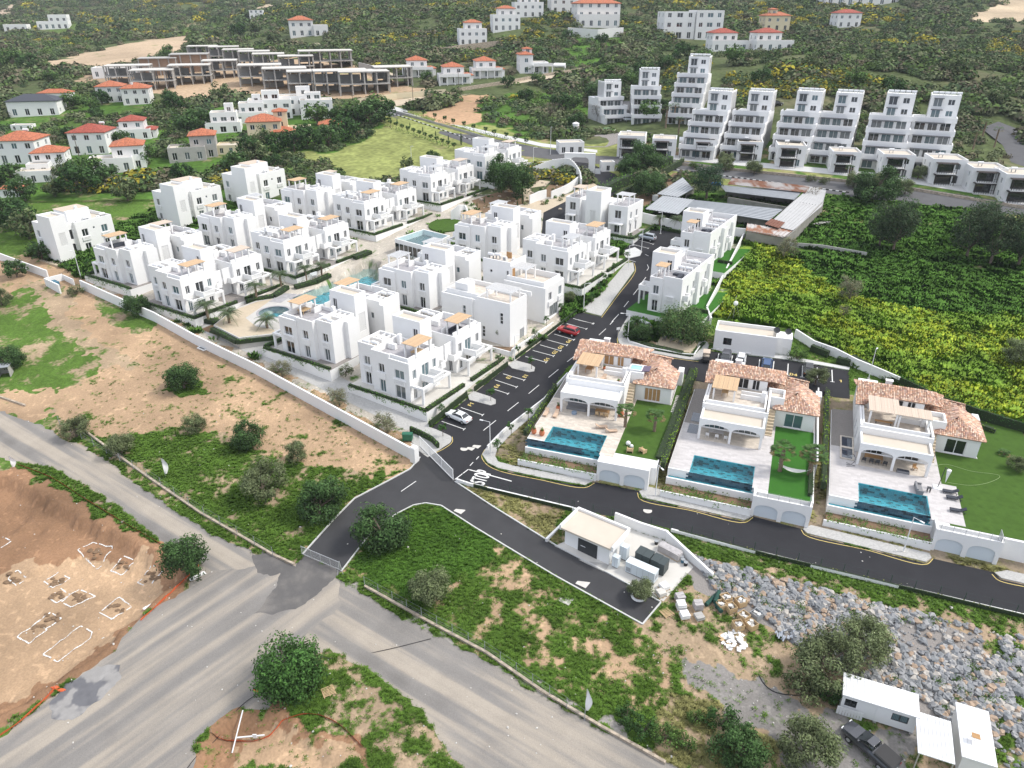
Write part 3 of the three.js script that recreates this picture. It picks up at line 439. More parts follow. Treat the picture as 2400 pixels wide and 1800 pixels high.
// ---------- seaside apartment block: two mirrored units with a stair tower between ----------
function apartmentBlock(o,m,opt){
const b=newB(o),fz={'z+':'z-','z-':'z+'},fx={'x+':'x-','x-':'x+'};
for(const s of[1,-1]){
const X=(x)=>m*x,Z=(z)=>s>0?z:-20.6-z,un=s>0?0:1;
const bx=(x0,x1,y0,y1,z0,z1,mb=b.walls)=>mb.box(X(x0),X(x1),y0,y1,Z(z0),Z(z1));
const sk=(f,c,lo,hi,y0,y1,ops=[])=>{const g=f[0]==='x'?(m>0?f:fx[f]):(s>0?f:fz[f]);const k=f[0]==='x'?X:Z,q=f[0]==='x'?Z:X;skin(b,g,k(c),q(lo),q(hi),y0,y1,ops.map(([p,...r])=>[q(p),...r]));};
sk('z+',0,-4.3,0,0,7,[[-2.1,3.75,2,1.6,'l'],[-2.1,.12,2.1,2.35]]);
sk('z+',-.3,-8.3,-4.3,0,7.55,[[-6.2,3.8,1.25,1.6,'b'],[-6.2,.12,1.25,2.3]]);
sk('z+',-1.2,-12,-8.3,0,7.75,[[-10.2,3.8,1.3,1.6,'l'],[-10.2,.12,1.3,2.3]]);
sk('x+',0,-7.62,-.28,0,7,[[-1.35,3.75,.9,1.65],[-4.2,3.05,1.8,2.4],[-6.6,3.75,.9,1.65],[-1.35,.12,.9,2.2],[-4,.7,1.7,1.6],[-6.4,.4,1,1.9]]);
sk('z-',-7.9,-8.3,0,0,7,[[-1.2,3.1,.75,2],[-1.3,.12,.85,2.1]]);
sk('z-',-6.9,-12,-8.3,0,7.75,[[-10,4,.8,1.2]]);
sk('x-',-12,-6.62,-1.48,0,7.75);
bx(-8.3,-8.02,0,7.55,-1.2,-.58);bx(-4.58,-4.3,6.4,7.55,-.86,-.58);bx(-8.3,-8.02,6.4,7.6,-7.6,-1.2);
bx(-8.02,-.28,0,6.4,-7.62,-.58);bx(-4.3,-.28,0,6.4,-.58,-.28);bx(-11.72,-8.3,0,6.6,-6.62,-1.48);
bx(-4.3,-.6,6.4,7.5,-.85,-.6);bx(-.85,-.6,6.4,7.5,-7.62,-.85);
bx(-12.9,-12,0,7.1,-6.9,-4.3);

bx(-11.6,-9.2,6.6,7.6,-4.3,-4.1);bx(-9.4,-9.2,6.6,7.6,-6.6,-4.3);bx(-10.6,-10.4,6.6,7.6,-6.6,-4.3);

const v=new MB(),bl=new MB();
for(const z of[-.38,-7.5]){bx(2.2,2.56,.06,2.72,z-.18,z+.18,v);bx(0.003,2.6,2.72,3.1,z-.22,z+.22,v);}
bx(2.16,2.6,2.72,3.1,-7.28,-.6,v);
v.build('veranda',M.white,o);
const vf=new MB();bx(.003,2.75,-.15,.06,-7.95,0,vf);vf.build('veranda_floor',M.paleSlab,o);
bx(.003,2.16,2.9,3.08,-5.6,-2.8,bl);bx(.003,2.7,3.08,4.1,-2.98,-2.8,bl);bx(.003,2.7,3.08,4.1,-5.6,-5.42,bl);bx(2.52,2.7,3.102,3.3,-5.42,-2.98,bl);bx(2.52,2.7,3.95,4.1,-5.42,-2.98,bl);
bl.add(lattice(-1.22,1.22,3.3,3.95,8,3,.1),M4(X(2.66),0,Z(-4.2),m*Math.PI / 2));
bl.build('balcony',M.white,o);

bx(-.9,-.7,2.9,6.2,-10.1,-7.9);const sb=new MB();bx(-.7,.5,2.9,3.05,-9.1,-7.9,sb);bx(-.7,.5,3.05,4.1,-9.1,-8.95,sb);bx(.35,.5,3.05,4.1,-8.95,-7.9,sb);sb.build('side_balcony',M.white,o);
const fl=new MB();bx(-8.0,-.86,6.402,6.44,-7.6,-.86,fl);fl.build('roof_terrace',M.greyTile,o);
const fr=new MB();bx(-11.7,-8.32,6.602,6.64,-6.6,-1.5,fr);fr.build('roof_floor',M.roofScreed,o);
waterTank(o,X(-10.9),6.64,Z(-2.3),false);waterTank(o,X(-9.3),6.64,Z(-2.6),false);
acUnit(o,X(-11),6.64,Z(-5.4),Math.PI / 2*m);acUnit(o,X(-9.9),6.64,Z(-5.4),Math.PI / 2*m);

const rk=new MB();bx(-7.9,-6.2,6.44,7.4,-4.6,-4,rk);bx(-3.6,-3.4,6.44,7.5,-7.2,-5.4,rk);bx(-7.6,-7,6.44,8.2+(opt.chim||0),-6.9,-6.2,rk);if(opt.oven){bx(-7.9,-5.4,7.4,8.2,-2.1,-1.9,rk);bx(-7.9,-7.1,6.44,9.1,-2.6,-1.9,rk);bx(-8,-5.3,8.2,8.35,-3,-1.8,rk);}rk.build('roof_kitchen',M.white,o);
const pt=opt.perg[un];if(pt){const[px0,px1]=[X(-3.1),X(-.4)].sort((a,c)=>a-c),zs=[Z(-2.5),Z(-6.6)].sort((a,c)=>a-c);pergola(o,px0,px1,zs[0],zs[1],6.44,2.45,pt);}
if(opt.furn&&opt.furn[un]){const k=opt.furn[un];if(k==='table'){const tb=new MB();bx(-2.6,-1,7.1,7.18,-5.6,-3.6,tb);for(const x of[-2.4,-1.2])for(const z of[-5.4,-3.8])bx(x-.04,x+.04,6.44,7.1,z-.04,z+.04,tb);tb.build('roof_table',M.woodPale,o);}if(k==='sofa'){const tb=new MB();bx(-2.9,-1,6.44,6.9,-6.2,-3.2,tb);bx(-2.9,-2.6,6.9,7.3,-6.2,-3.2,tb);tb.build('roof_sofa',M.fabricDark,o);}}
}

const X=(x)=>m*x,bx=(x0,x1,y0,y1,z0,z1,mb=b.walls)=>mb.box(X(x0),X(x1),y0,y1,z0,z1);
const xl=Math.min(X(-10.32),X(-4.78)),xh=Math.max(X(-10.32),X(-4.78)),xa=Math.min(X(-10.6),X(-4.5)),xb=Math.max(X(-10.6),X(-4.5));
bx(-10.32,-4.78,0,9.7,-11.57,-9.03);
skin(b,'z+',-8.75,xa,xb,0,10.2,[[X(-5.6),6.6,1,2.1,'k']]);skin(b,'z-',-11.85,xa,xb,0,10.2,[[X(-5.6),6.6,1,2.1,'k']]);
const rear=m>0?'x-':'x+',front=m>0?'x+':'x-';
skin(b,front,X(-4.5),-11.57,-9.03,0,10.2);
skin(b,rear,X(-10.6),-11.57,-9.03,0,10.2,[[-10.3,2.8,1.7,3.6,'o']]);
{const g=lattice(-.85,.85,2.8,6.4,8,17,.08);g.applyMatrix4(M4(X(-10.6)-m*-.06,0,-10.3,-m*Math.PI / 2));const mb=new MB().add(g);mb.build('lattice_screen',M.white,o);}
flat(b,'tower_roof',M.roofScreed,xl,xh,-11.57,-9.03,9.702);
bx(-9.5,-5,0,6.3,-9.03,-7.9);bx(-9.5,-5,0,6.3,-12.7,-11.85);bx(-5,-2,0,3,-12.7,-7.9);
b.walls.build('wall',M.white,o);
}

function terrace(name,label,px,top,mat,o={}){
const p=o.world||gp(px,o.off||1.2),sh=new THREE.Shape(p.map((q)=>new THREE.Vector2(q[0],-q[1])));
excl(p);let lo=1e9;for(const q of p)lo=Math.min(lo,T0(q[0],q[1]));
const t=thing(name,label,'retaining wall',V3(0,0,0));
const g=new THREE.ExtrudeGeometry(sh,{depth:top-lo+.6,bevelEnabled:false});g.rotateX(-Math.PI / 2);g.translate(0,lo-.6,0);
new MB().add(g).build('wall',M.white,t);
const g2=new THREE.ShapeGeometry(sh);g2.rotateX(-Math.PI / 2);g2.translate(0,top+.008,0);new MB().add(g2).build('terrace_top',mat,t);
return t;
}
const B_=V3(Math.cos(AZ),0,Math.sin(AZ)),A_=V3(Math.sin(AZ),0,-Math.cos(AZ));
const wpt=(o,x,z)=>[o.x+B_.x*x-A_.x*z,o.z+B_.z*x-A_.z*z];
const BLK=[ 
[957,854,1,1.5,{perg:['mat','mat'],furn:['table','sofa']},'white apartment block beside the white parked car, hot tub on its roof'],
[420.4,657.3,1,1.5,{perg:['mat','pale']},'white apartment block behind the round pool, two palms before its veranda'],
[663,571,1,1.3,{perg:['mat','mat'],oven:1},'white apartment block along the long pool, small white sign on its hedge'],
[853,478.5,1,1.4,{perg:['mat','mat'],oven:1},'white apartment block with hanging hedge above the raised square pool'],
[1009,415,1,1.5,{perg:['slat','pale']},'white apartment block between the mown meadow and the rock garden'],
[1136.5,366.5,1,1.6,{perg:['slat','pale']},'white apartment block behind the pair of dark round trees, nearest the boulevard'],
[1332,591,1,1.9,{perg:['slat','mat']},'white apartment block on the road bend, hedge trees along its pavement'],
[651.7,740.4,-1,1.6,{perg:['mat','mat'],furn:['table',0]},'white apartment block by the round pool, table under its roof pergola'],
[886.5,629,-1,1.6,{perg:['slat','slat']},'white apartment block at the far end of the long pool, slatted pergola on top'],
[1065,526,-1,1.6,{perg:['mat','slat']},'white apartment block beside the round lawn, red chairs on its roof'],
[217,579,-1,1.4,{perg:['mat','pale'],furn:['sofa',0]},'white apartment block beside the lane end, egg chair on its roof'],
[461,506,-1,1.4,{perg:['mat','slat']},'white apartment block in the middle of the row behind the pool blocks'],
[657,443.6,-1,1.4,{perg:['mat','pale']},'white apartment block at the far end of the rear row, tall reed pergola'],
];
const blockAt=[];
for(const[px,py,m,up,opt,label]of BLK){
const p=P(px,py,7+up);p.y-=7;if(m<0){ /*origin is the veranda corner in both*/ }
const o=thing('apartment_block',label,'apartment block',p,-AZ,'white seaside apartment blocks');blockAt.push(p);
apartmentBlock(o,m,opt);
const x0=m>0?-12.9:-2.9,x1=m>0?2.9:12.9;
const pts=[[x0,.0],[x1,1.6],[x1,-21.6],[x0,-21.6]].map(([x,z])=>wpt(p,x,z));
o.userData.base=p.y;
}
// ---------- foliage kit ----------
const leafMat=(r=.9)=>new THREE.MeshPhysicalMaterial({specularIntensity:.25,vertexColors:true,roughness:r,side:THREE.DoubleSide,transmission:.4,thickness:0});
const LEAF=leafMat(.75);
class LB{ 
constructor(){this.p=[];this.n=[];this.c=[];}
leaf(x,y,z,s,col,k,nx,ny,nz,l=1){
let a=R(-1,1),b=R(-1,1),c=R(-1,1);nx+=a*.9;ny+=b*.9;nz+=c*.9;let L=Math.hypot(nx,ny,nz)||1;nx /=L;ny /=L;nz /=L;
let ux=ny*c-nz*b+.01,uy=nz*a-nx*c,uz=nx*b-ny*a+.01;L=Math.hypot(ux,uy,uz)||1;ux /=L;uy /=L;uz /=L;
const vx=ny*uz-nz*uy,vy=nz*ux-nx*uz,vz=nx*uy-ny*ux,h=s*.5,w=h*l;
const q=[[-1,-.3],[0,-1*.8],[1,.3],[0,.8]].map(([i,j])=>[x+ux*h*i+vx*w*j,y+uy*h*i+vy*w*j,z+uz*h*i+vz*w*j]);
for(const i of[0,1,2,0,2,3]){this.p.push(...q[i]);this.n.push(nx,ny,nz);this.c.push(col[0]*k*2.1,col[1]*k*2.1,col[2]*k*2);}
}
geo(){const g=new THREE.BufferGeometry();g.setAttribute('position',new THREE.Float32BufferAttribute(this.p,3));g.setAttribute('normal',new THREE.Float32BufferAttribute(this.n,3));g.setAttribute('color',new THREE.Float32BufferAttribute(this.c,3));g.setAttribute('uv',new THREE.Float32BufferAttribute(new Float32Array(this.p.length / 3*2),2));return g;}
}
const GREEN={hedge:[.055,.125,.018],vine:[.06,.12,.02],lime:[.13,.21,.02],dark:[.028,.062,.017],olive:[.085,.105,.05],oliveP:[.12,.14,.075],carob:[.04,.075,.025],grey:[.12,.13,.085],brown:[.15,.125,.075],cyp:[.02,.048,.016],bush:[.05,.09,.022],yel:[.26,.24,.02]};

function hedge(label,pts,y,w,h,col,o={}){
const lb=new LB(),core=new MB();
for(let i=0;i<pts.length-1;i++){
const a=pts[i],b=pts[i+1],dx=b[0]-a[0],dz=b[1]-a[1],L=Math.hypot(dx,dz),nx=-dz / L,nz=dx / L,n=L*(o.den||26)*(w+h)*.9;
const ya=y===null?T0(a[0],a[1]):y,yb=y===null?T0(b[0],b[1]):y;
if(h>.2&&!o.nocore)core.beam(V3(a[0],ya+h*.42,a[1]),V3(b[0],yb+h*.42,b[1]),w*.7,h*.75);
for(let k=0;k<n;k++){
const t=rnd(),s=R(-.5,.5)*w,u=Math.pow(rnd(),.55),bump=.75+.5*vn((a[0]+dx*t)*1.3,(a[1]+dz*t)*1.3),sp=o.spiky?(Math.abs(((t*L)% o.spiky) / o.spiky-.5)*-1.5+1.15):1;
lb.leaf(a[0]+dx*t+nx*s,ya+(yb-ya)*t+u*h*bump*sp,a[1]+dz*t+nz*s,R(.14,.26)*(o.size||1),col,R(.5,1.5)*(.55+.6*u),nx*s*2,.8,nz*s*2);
}
if(o.hang)for(let k=0;k<L*26;k++){const t=rnd(),dn=Math.pow(rnd(),1.7)*o.hang*(vn((a[0]+dx*t)*.8,(a[1]+dz*t)*.8+7)*2-.35);if(dn<0)continue;const side=o.side||1;lb.leaf(a[0]+dx*t+nx*side*(w*.5+R(0,.18)),ya+(yb-ya)*t+.1-dn,a[1]+dz*t+nz*side*(w*.5+R(0,.18)),R(.14,.26),col,R(.5,1.3),nx*side,.3,nz*side);}
}
const t=thing(o.name||'hedge',label,o.cat||'hedge',V3(0,0,0));
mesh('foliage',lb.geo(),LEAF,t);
if(core.g.length)core.build('stems',M.stemGreen,t);
return t;
}
M.stemGreen=std({color:C(.018,.035,.01)});

// ---------- terraces under the apartment blocks ----------
const TERR=[['by the lower parking bays',1],['behind the round pool',1],['along the middle of the long pool',1],['above the raised square pool',1],['by the rock garden',1],['behind the pair of round trees',1],['along the road bend',1],['along the boundary path',-1],['at the far end of the long pool',-1],['beside the round lawn',-1],['at the lane end',-1],['of the middle rear block',-1],['of the farthest rear block',-1]];
blockAt.forEach((p,i)=>{
const m=TERR[i][1],x0=m>0?-13.1:-4.4,x1=m>0?4.3:13.1,f=m>0?x1:x0;
const w=[[x0,1.3],[x1,1.3],[x1,-22.4],[x0,-22.4]].map(([x,z])=>wpt(p,x,z));
terrace('garden_terrace','white walled garden terrace under the apartment block '+TERR[i][0],null,p.y-.02,i % 3?M.gravelGrey:M.paleSlab,{world:w});
if(i>11)return;
const hp=(pts)=>pts.map(([x,z])=>wpt(p,x,z));
const sd=m>0?-1:1;
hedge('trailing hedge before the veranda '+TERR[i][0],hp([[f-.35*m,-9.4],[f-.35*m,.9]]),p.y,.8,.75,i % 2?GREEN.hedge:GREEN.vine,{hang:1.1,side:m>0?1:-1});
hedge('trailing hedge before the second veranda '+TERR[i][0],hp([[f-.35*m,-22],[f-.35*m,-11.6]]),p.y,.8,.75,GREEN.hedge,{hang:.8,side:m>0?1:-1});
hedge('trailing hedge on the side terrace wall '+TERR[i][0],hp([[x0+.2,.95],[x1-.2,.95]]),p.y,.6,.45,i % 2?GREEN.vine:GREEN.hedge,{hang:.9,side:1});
});

// ---------- long blocks at the far end (entrance side seen) ----------
function longBlock(o,far){
const b=newB(o);

b.walls.box(-5.42,-.28,0,10.5,-3.42,-.28);flat(b,'tower_roof',M.roofScreed,-5.42,-.28,-3.42,-.28,10.502);
skin(b,'z+',0,-5.7,0,-1,11);skin(b,'z-',-3.7,-5.7,0,-1,11);skin(b,'x-',-5.7,-3.42,-.28,6,11);skin(b,'x+',0,-3.42,-.28,-1,11,[[-1.85,4,1.6,3,'o']]);
{const g=lattice(-.8,.8,4,7,8,15,.08);g.applyMatrix4(M4(-.04,0,-1.85,Math.PI / 2));new MB().add(g).build('lattice_screen',M.white,o);}

b.walls.box(-12.22,-5.7,-1,7.3,-8,-2.0);skin(b,'z+',-1.72,-12.5,-5.7,-1,8.1,[[-10.6,4.4,1.2,1.7,'l'],[-7.2,.2,1.3,2.8,'ak'],[-7.6,4,.7,2,''],[-10.6,.6,1.2,1.7]]);skin(b,'x-',-12.5,-16,-2.0,-1,8.1);

b.walls.box(-6,-3.7,-1,7.3,-6.6,-3.7);skin(b,'x+',-3.4,-6.6,-3.7,-1,8.1,[[-5.3,0,1.7,3,'ak'],[-5.3,4,1.7,2.4,'k']]);

b.walls.box(-12.22,-2.68,-1,7.3,-15.8,-6.88);skin(b,'x+',-2.4,-16,-6.6,-1,8.1,[[-8.6,4.3,1.5,1.8,'l'],[-8.6,.3,1.4,2.3],[-11,5.6,.5,.6,'n'],[-13.6,4.3,1.5,1.8,'l'],[-13.6,.3,1.4,2.3]]);
skin(b,'z+',-6.6,-3.4,-2.68,-1,8.1);skin(b,'z-',-16,-12.22,-2.68,-1,8.1);
b.walls.box(-12.2,-5.2,7.3,7.9,-8,-7.8);

b.walls.box(-10.2,-4.8,7.3,10.4,-12.2,-6.4);flat(b,'penthouse_roof',M.reedPale,-10.4,-5.6,-12.4,-6.2,10.402);
flat(b,'roof_floor',M.roofScreed,-12.2,-2.7,-15.7,-12.3,7.302);
const ch=new MB().box(-5.6,-5,10.4,11.2,-9.6,-9);ch.build('chimney',M.white,o);
acUnit(o,-3.6,7.34,-7.6,Math.PI / 2);acUnit(o,-3.6,7.34,-13.2,Math.PI / 2);waterTank(o,-4,7.34,-14.6,true);waterTank(o,-4.2,7.34,-10.5,true);
b.walls.build('wall',M.white,o);
if(!far)new MB().box(-7,.6,-.7,.12,-7,1.6).build('entrance_step',M.paveTan,o);
}
for(const[px,py,lab]of[[113.6,510.9,'white apartment block with lattice tower at the lane end, nearest the boundary wall'],[404.2,436.6,'white apartment block with lattice tower, second of the back row'],[571.9,394.8,'white apartment block with lattice tower, third of the back row beside the meadow']]){
const p=P(px,py,11+.2);p.y-=11;const o=thing('tower_apartment_block',lab,'apartment block',p,-AZ);longBlock(o,px>500);
}

{
const p=P(1472,549,.6),o=thing('entrance_apartment_block','white apartment block with central lattice tower above the silver parked car','apartment block',p,-AZ),b=newB(o);
for(const[x0,x1,zf]of[[-5.2,0,1.2],[-18.4,-14.2,-.6]]){
b.walls.box(x0+.28,x1-.28,-1,6.4,zf-9.6,zf-.28);
const c=(x0+x1) / 2;
skin(b,'z+',zf,x0,x1,-1,7.1,[[c,3.9,1.7,2,'l'],[c,.3,1.7,2.2]]);
skin(b,'x+',x1,zf-9.6,zf-.28,-1,7.1,[[zf-2.2,3.7,1,1.7,'l'],[zf-5.6,3.7,1,1.7,'l'],[zf-2.2,.2,1,2.2],[zf-5.6,.2,1,2.2]]);
skin(b,'x-',x0,zf-9.6,zf-.28,-1,7.1);b.walls.box(x0+.28,x1-.28,6.4,7.1,zf-9.6,zf-9.35);
flat(b,'roof_terrace',M.greyTile,x0+.3,x1-.3,zf-9.3,zf-.3,6.402);
const pc=new MB().box(x0+1,x0+1.3,.1,2.7,zf+1.3,zf+1.6).box(x1-1.3,x1-1,.1,2.7,zf+1.3,zf+1.6).box(x0+.8,x1-.8,2.7,2.95,zf+.003,zf+1.7);pc.build('porch',M.white,o);
pergola(o,x0+.6,x1-1,zf-6.5,zf-3,6.44,2.4,x0>-10?'slat':'pale');
}
b.walls.box(-14.2,-5.2,-1,6.6,-8,-1.8);skin(b,'z+',-1.5,-6.4,-5.2,-1,7,[[-5.8,3.6,.9,1.7,'k'],[-5.8,0,.9,2.4,'k']]);
b.walls.box(-10.3,-6.7,-1,9.8,-2.2,3);skin(b,'z+',3.28,-10.6,-6.4,-1,10.4,[[-8.5,2.6,1.6,3,'o']]);skin(b,'x+',-6.4,-2.2,3,-1,10.4);skin(b,'x-',-10.6,-2.2,3,-1,10.4);b.walls.box(-10.6,-6.4,9.8,10.4,-2.45,-2.2);
flat(b,'tower_roof',M.roofScreed,-10.3,-6.7,-2.2,3,9.802);
{const g=lattice(-.8,.8,2.6,5.6,8,15,.08);g.applyMatrix4(M4(-8.5,0,3.24));new MB().add(g).build('lattice_screen',M.white,o);}
b.walls.build('wall',M.white,o);
const pts=[[-19.5,3.9],[3.2,3.9],[3.2,-12],[-19.5,-12]].map(([x,z])=>wpt(p,x,z));
terrace('garden_terrace','white walled garden terrace above the silver parked car',null,p.y-.02,M.gravelGrey,{world:pts});
hedge('hedge trailing over the terrace wall above the silver parked car',[[2.7,-9],[2.7,3.4],[-5,3.5]].map(([x,z])=>wpt(p,x,z)),p.y,.8,.6,GREEN.hedge,{hang:.8,side:-1});
}

function roadHouse(o){
const b=newB(o);
b.walls.box(.28,6.3,-1,6.5,-19.4,-.6);
skin(b,'z+',-.3,0,2.75,-1,7.1,[[1.4,3.7,1.15,1.75,'l'],[1.4,.1,1.2,2.3]]);
skin(b,'z+',-.55,2.75,6.6,-1,7.6,[[4.4,3.7,1.2,1.75,'l'],[4.4,.1,1.2,2.3]]);
skin(b,'x-',0,-19.6,-.58,-1,7.1,[[-14,3.7,1.3,1.7],[-4,3.7,1.3,2.2]]);
skin(b,'x+',6.6,-19.6,-.83,-1,7.6,[[-4,3.6,1,1.7],[-7.4,3.6,1,1.7,'l'],[-11,3.6,1,1.7],[-14.6,3.6,1,1.7,'l'],[-17.4,3.6,1,1.7],[-6,.2,1.1,2.2],[-13,.2,1.1,2.2],[-16.4,.2,1.1,2.2]]);
b.walls.box(.28,6.32,6.5,7.5,-19.6,-19.35);b.walls.box(2.4,6.3,6.5,7.3,-6.2,-6);b.walls.box(2.4,6.3,6.5,7.3,-11.5,-11.3);b.walls.box(6.6,7.3,-1,7.0,-10.2,-8.4);b.walls.box(6.6,7.2,-1,6.8,-16.4,-15.4);
b.walls.box(-2.2,2.0,-1,9.4,-10.8,-7.3);skin(b,'z+',-7,-2.5,2.3,3,10,[[1.3,6.6,1,2.1,'k']]);skin(b,'x+',2.3,-11.1,-7.28,6,10);skin(b,'x-',-2.5,-11.1,-7.28,-1,10);b.walls.box(-2.2,2.0,9.4,10,-11.1,-10.85);
flat(b,'tower_roof',M.roofScreed,-2.2,2,-10.8,-7.3,9.402);
flat(b,'roof_terrace',M.greyTile,.3,6.28,-19.2,-.6,6.502);
const bl=new MB().box(-3.2,0,3.0,3.2,-5.6,-2.6).box(-3.2,-3,3.2,4.1,-5.4,-2.8).box(-3.2,-.003,3.2,4.1,-5.6,-5.4).box(-3.2,-.003,3.2,4.1,-2.8,-2.6).box(-3.1,-2.8,0,3,-3,-2.7).box(-3.1,-2.8,0,3,-5.5,-5.2);bl.build('balcony',M.white,o);
pergola(o,.4,2.4,-4.6,-2,6.54,2.2,'mat');pergola(o,-2,1.8,-16,-12.8,6.54,2.2,'slat');
for(const[x,z]of[[3.6,-8],[5.2,-8],[3.6,-12.8],[5.2,-12.8]])waterTank(o,x,6.54,z,false);acUnit(o,4.2,6.54,-14.6,0);
new MB().box(4.6,5.4,6.54,7.3,-4.8,-1.6).box(3,4.4,6.54,6.95,-5.6,-4.8).build('roof_sofa',M.fabricDark,o);
for(const z of[-2.2,-12.4]){const s=new MB().box(6.62,7.7,2.8,3,z-1,z+.6).box(7.5,7.7,3,4,z-.8,z+.4).box(6.62,7.7,3,4,z-1,z-.8).box(6.62,7.7,3,4,z+.4,z+.6);s.build('side_balcony',M.white,o);}
b.walls.build('wall',M.white,o);
}
for(const[px,py,lab]of[[1522.5,648.5,'white stepped house right of the road behind the broad dark tree'],[1597,543,'white stepped house right of the road next to the barn']]){
const p=P(px,py,7.1+1.3);p.y-=7.1;const o=thing('stepped_house',lab,'house',p,-AZ);roadHouse(o);
const near=px<1550;terrace('garden_terrace',near?'white walled garden of the stepped house behind the broad dark tree':'white walled garden of the stepped house next to the barn',null,p.y-.04,M.turf,{world:[[-3.6,1.8],[11.4,1.8],[11.4,-21],[-3.6,-21]].map(([x,z])=>wpt(p,x,z))});
hedge(near?'hedge across the side garden of the nearer stepped house':'hedge across the side garden of the farther stepped house',[[7.6,-5],[11,-5]].map(([x,z])=>wpt(p,x,z)),p.y,.6,.8,GREEN.hedge);
}

{
const p=P(1195.2,713,7.5+1.2);p.y-=7.5;const o=thing('single_villa','plain white villa with slatted roof pergola and small pool, opposite the red car','house',p,-AZ),b=newB(o);
b.walls.box(-7.2,-.28,-2,6.6,-6,-.28);b.walls.box(-15.7,-7.5,-2,6.4,-8.6,-.48);
skin(b,'z+',0,-7.5,0,-2,7.5,[[-1.9,3.1,.7,2.2,'3n'],[-6,-.4,.7,2.2,'3n']]);skin(b,'x+',0,-6.3,-.28,-2,7.5,[[-4.3,-1.2,1.6,2.4,'4']]);skin(b,'z-',-6.3,-7.5,0,-2,7.5);skin(b,'x-',-7.5,-6,-.28,6,7.5);
skin(b,'z+',-.2,-16,-7.5,-2,6.7,[[-10.6,2.6,.7,2.4,'3n']]);skin(b,'x-',-16,-8.9,-.48,-2,6.7);b.walls.box(-16,-7.5,6.4,6.7,-8.9,-8.6);
b.walls.box(-9,-8.4,-2,6.9,-.199,.12);b.walls.box(-15.2,-7.6,6.4,7.5,-1.2,-.95);b.walls.box(-15.2,-14.95,6.4,7.5,-8,-1.2);b.walls.box(-15.2,0-.29,6.4,7.3,-8.3,-8.0);
b.walls.box(-13.6,-10.6,6.4,8.8,-4,-1.6);
flat(b,'roof_terrace',M.travertine,-14.9,-7.5,-8,-1.2,6.402);flat(b,'roof_terrace',M.travertine,-7.2,-.3,-6,-.3,6.602);
pergola(o,-6.2,-.6,-4.8,-1.2,6.62,2.2,'slat');
const rl=new MB();for(let i=0;i<12;i++)rl.box(-6.6+i*.4,-6.57+i*.4,6.64,7.4,-1.05,-1.02);rl.box(-6.6,-2.1,7.4,7.44,-1.06,-1.01);rl.build('roof_rail',M.steel,o);
b.walls.build('wall',M.white,o);
const q=(x,z)=>wpt(p,x,z);
terrace('garden_terrace','white walled garden of the plain villa opposite the red car',null,p.y-1.2,M.soil,{world:[q(-14,2.6),q(1.6,2.6),q(1.4,-.2),q(-14,-.2)]});
terrace('garden_terrace','white walled pool terrace between the two single villas',null,p.y-1.05,M.travertine,{world:[q(-12,-.2),q(2.2,-.2),q(2.2,-13),q(-12,-13)]});
new MB().box(-1.9,-.9+2.2,-1.2,-.98,-11.3,-8.3).build('plunge_pool_water',M.poolTile,(()=>{const t=thing('plunge_pool','small blue plunge pool between the two single villas','pool',p,-AZ);return t;})());
const bw=thing('boundary_wall','white garden wall between the plain villas and the parking bays','wall',p,-AZ);new MB().box(1.9,2.15,-4,-.1,-13,2.6).build('wall',M.white,bw);new MB().box(-6,1.9,-4,-.6,2.6,2.85).build('side_wall',M.white,bw);
const p2=P(1278.2,676.5,6.2+1.2);p2.y-=6.2;const o2=thing('single_villa','tall white villa with brown roof door beside the road, dish on its roof','house',p2,-AZ),c=newB(o2);
c.walls.box(-9.4,-.28,-2,5.8,-7.6,-.28);skin(c,'z+',0,-9.7,0,-2,6.2);skin(c,'x+',0,-7.9,-.28,-2,6.2,[[-2,3.1,1.2,1.7,'b'],[-6,3.1,1.2,1.9,'b'],[-3.6,-.6,3.4,2.6,'4']]);skin(c,'z-',-7.9,-9.7,0,-2,6.2);
ring(c.walls,-9.4,-.7,-7.3,-.7,5.8,7,.25);flat(c,'roof_terrace',M.travertine,-9.1,-.9,-7.1,-.95,5.802);
pergola(o2,-9.2,-5.4,-5.6,-1.6,5.84,2.5,'slat');new MB().box(-9.25,-9.1,5.84,7.9,-3.4,-2).build('roof_door',M.wood,o2);
c.walls.box(-15.5,-9.4,-2,9,-7.8,-1.9);skin(c,'z+',-1.6,-15.8,-9.1,-2,9.4,[[-13.8,6.6,.6,.6,'nk'],[-13.8,2.8,.6,.6,'nk'],[-9.8,6.2,.5,1.4,'nk']]);c.walls.box(-9.4,-9.15,5.8,9.4,-7.8,-1.9);
flat(c,'tower_roof',M.travertine,-15.4,-9.4,-7.7,-2,9.002);waterTank(o2,-14.6,9.04,-3,false);waterTank(o2,-13.2,9.04,-3.4,false);acUnit(o2,-11.4,9.04,-3.2,0);
new MB().cyl(-9.9,9.04,-4,.4,.3,.6,12).build('satellite_dish',M.whiteMetal,o2);new MB().box(-12.2,-11,9.04,10.3,-5.2,-5).build('water_panel',M.wood,o2);
c.walls.build('wall',M.white,o2);
}
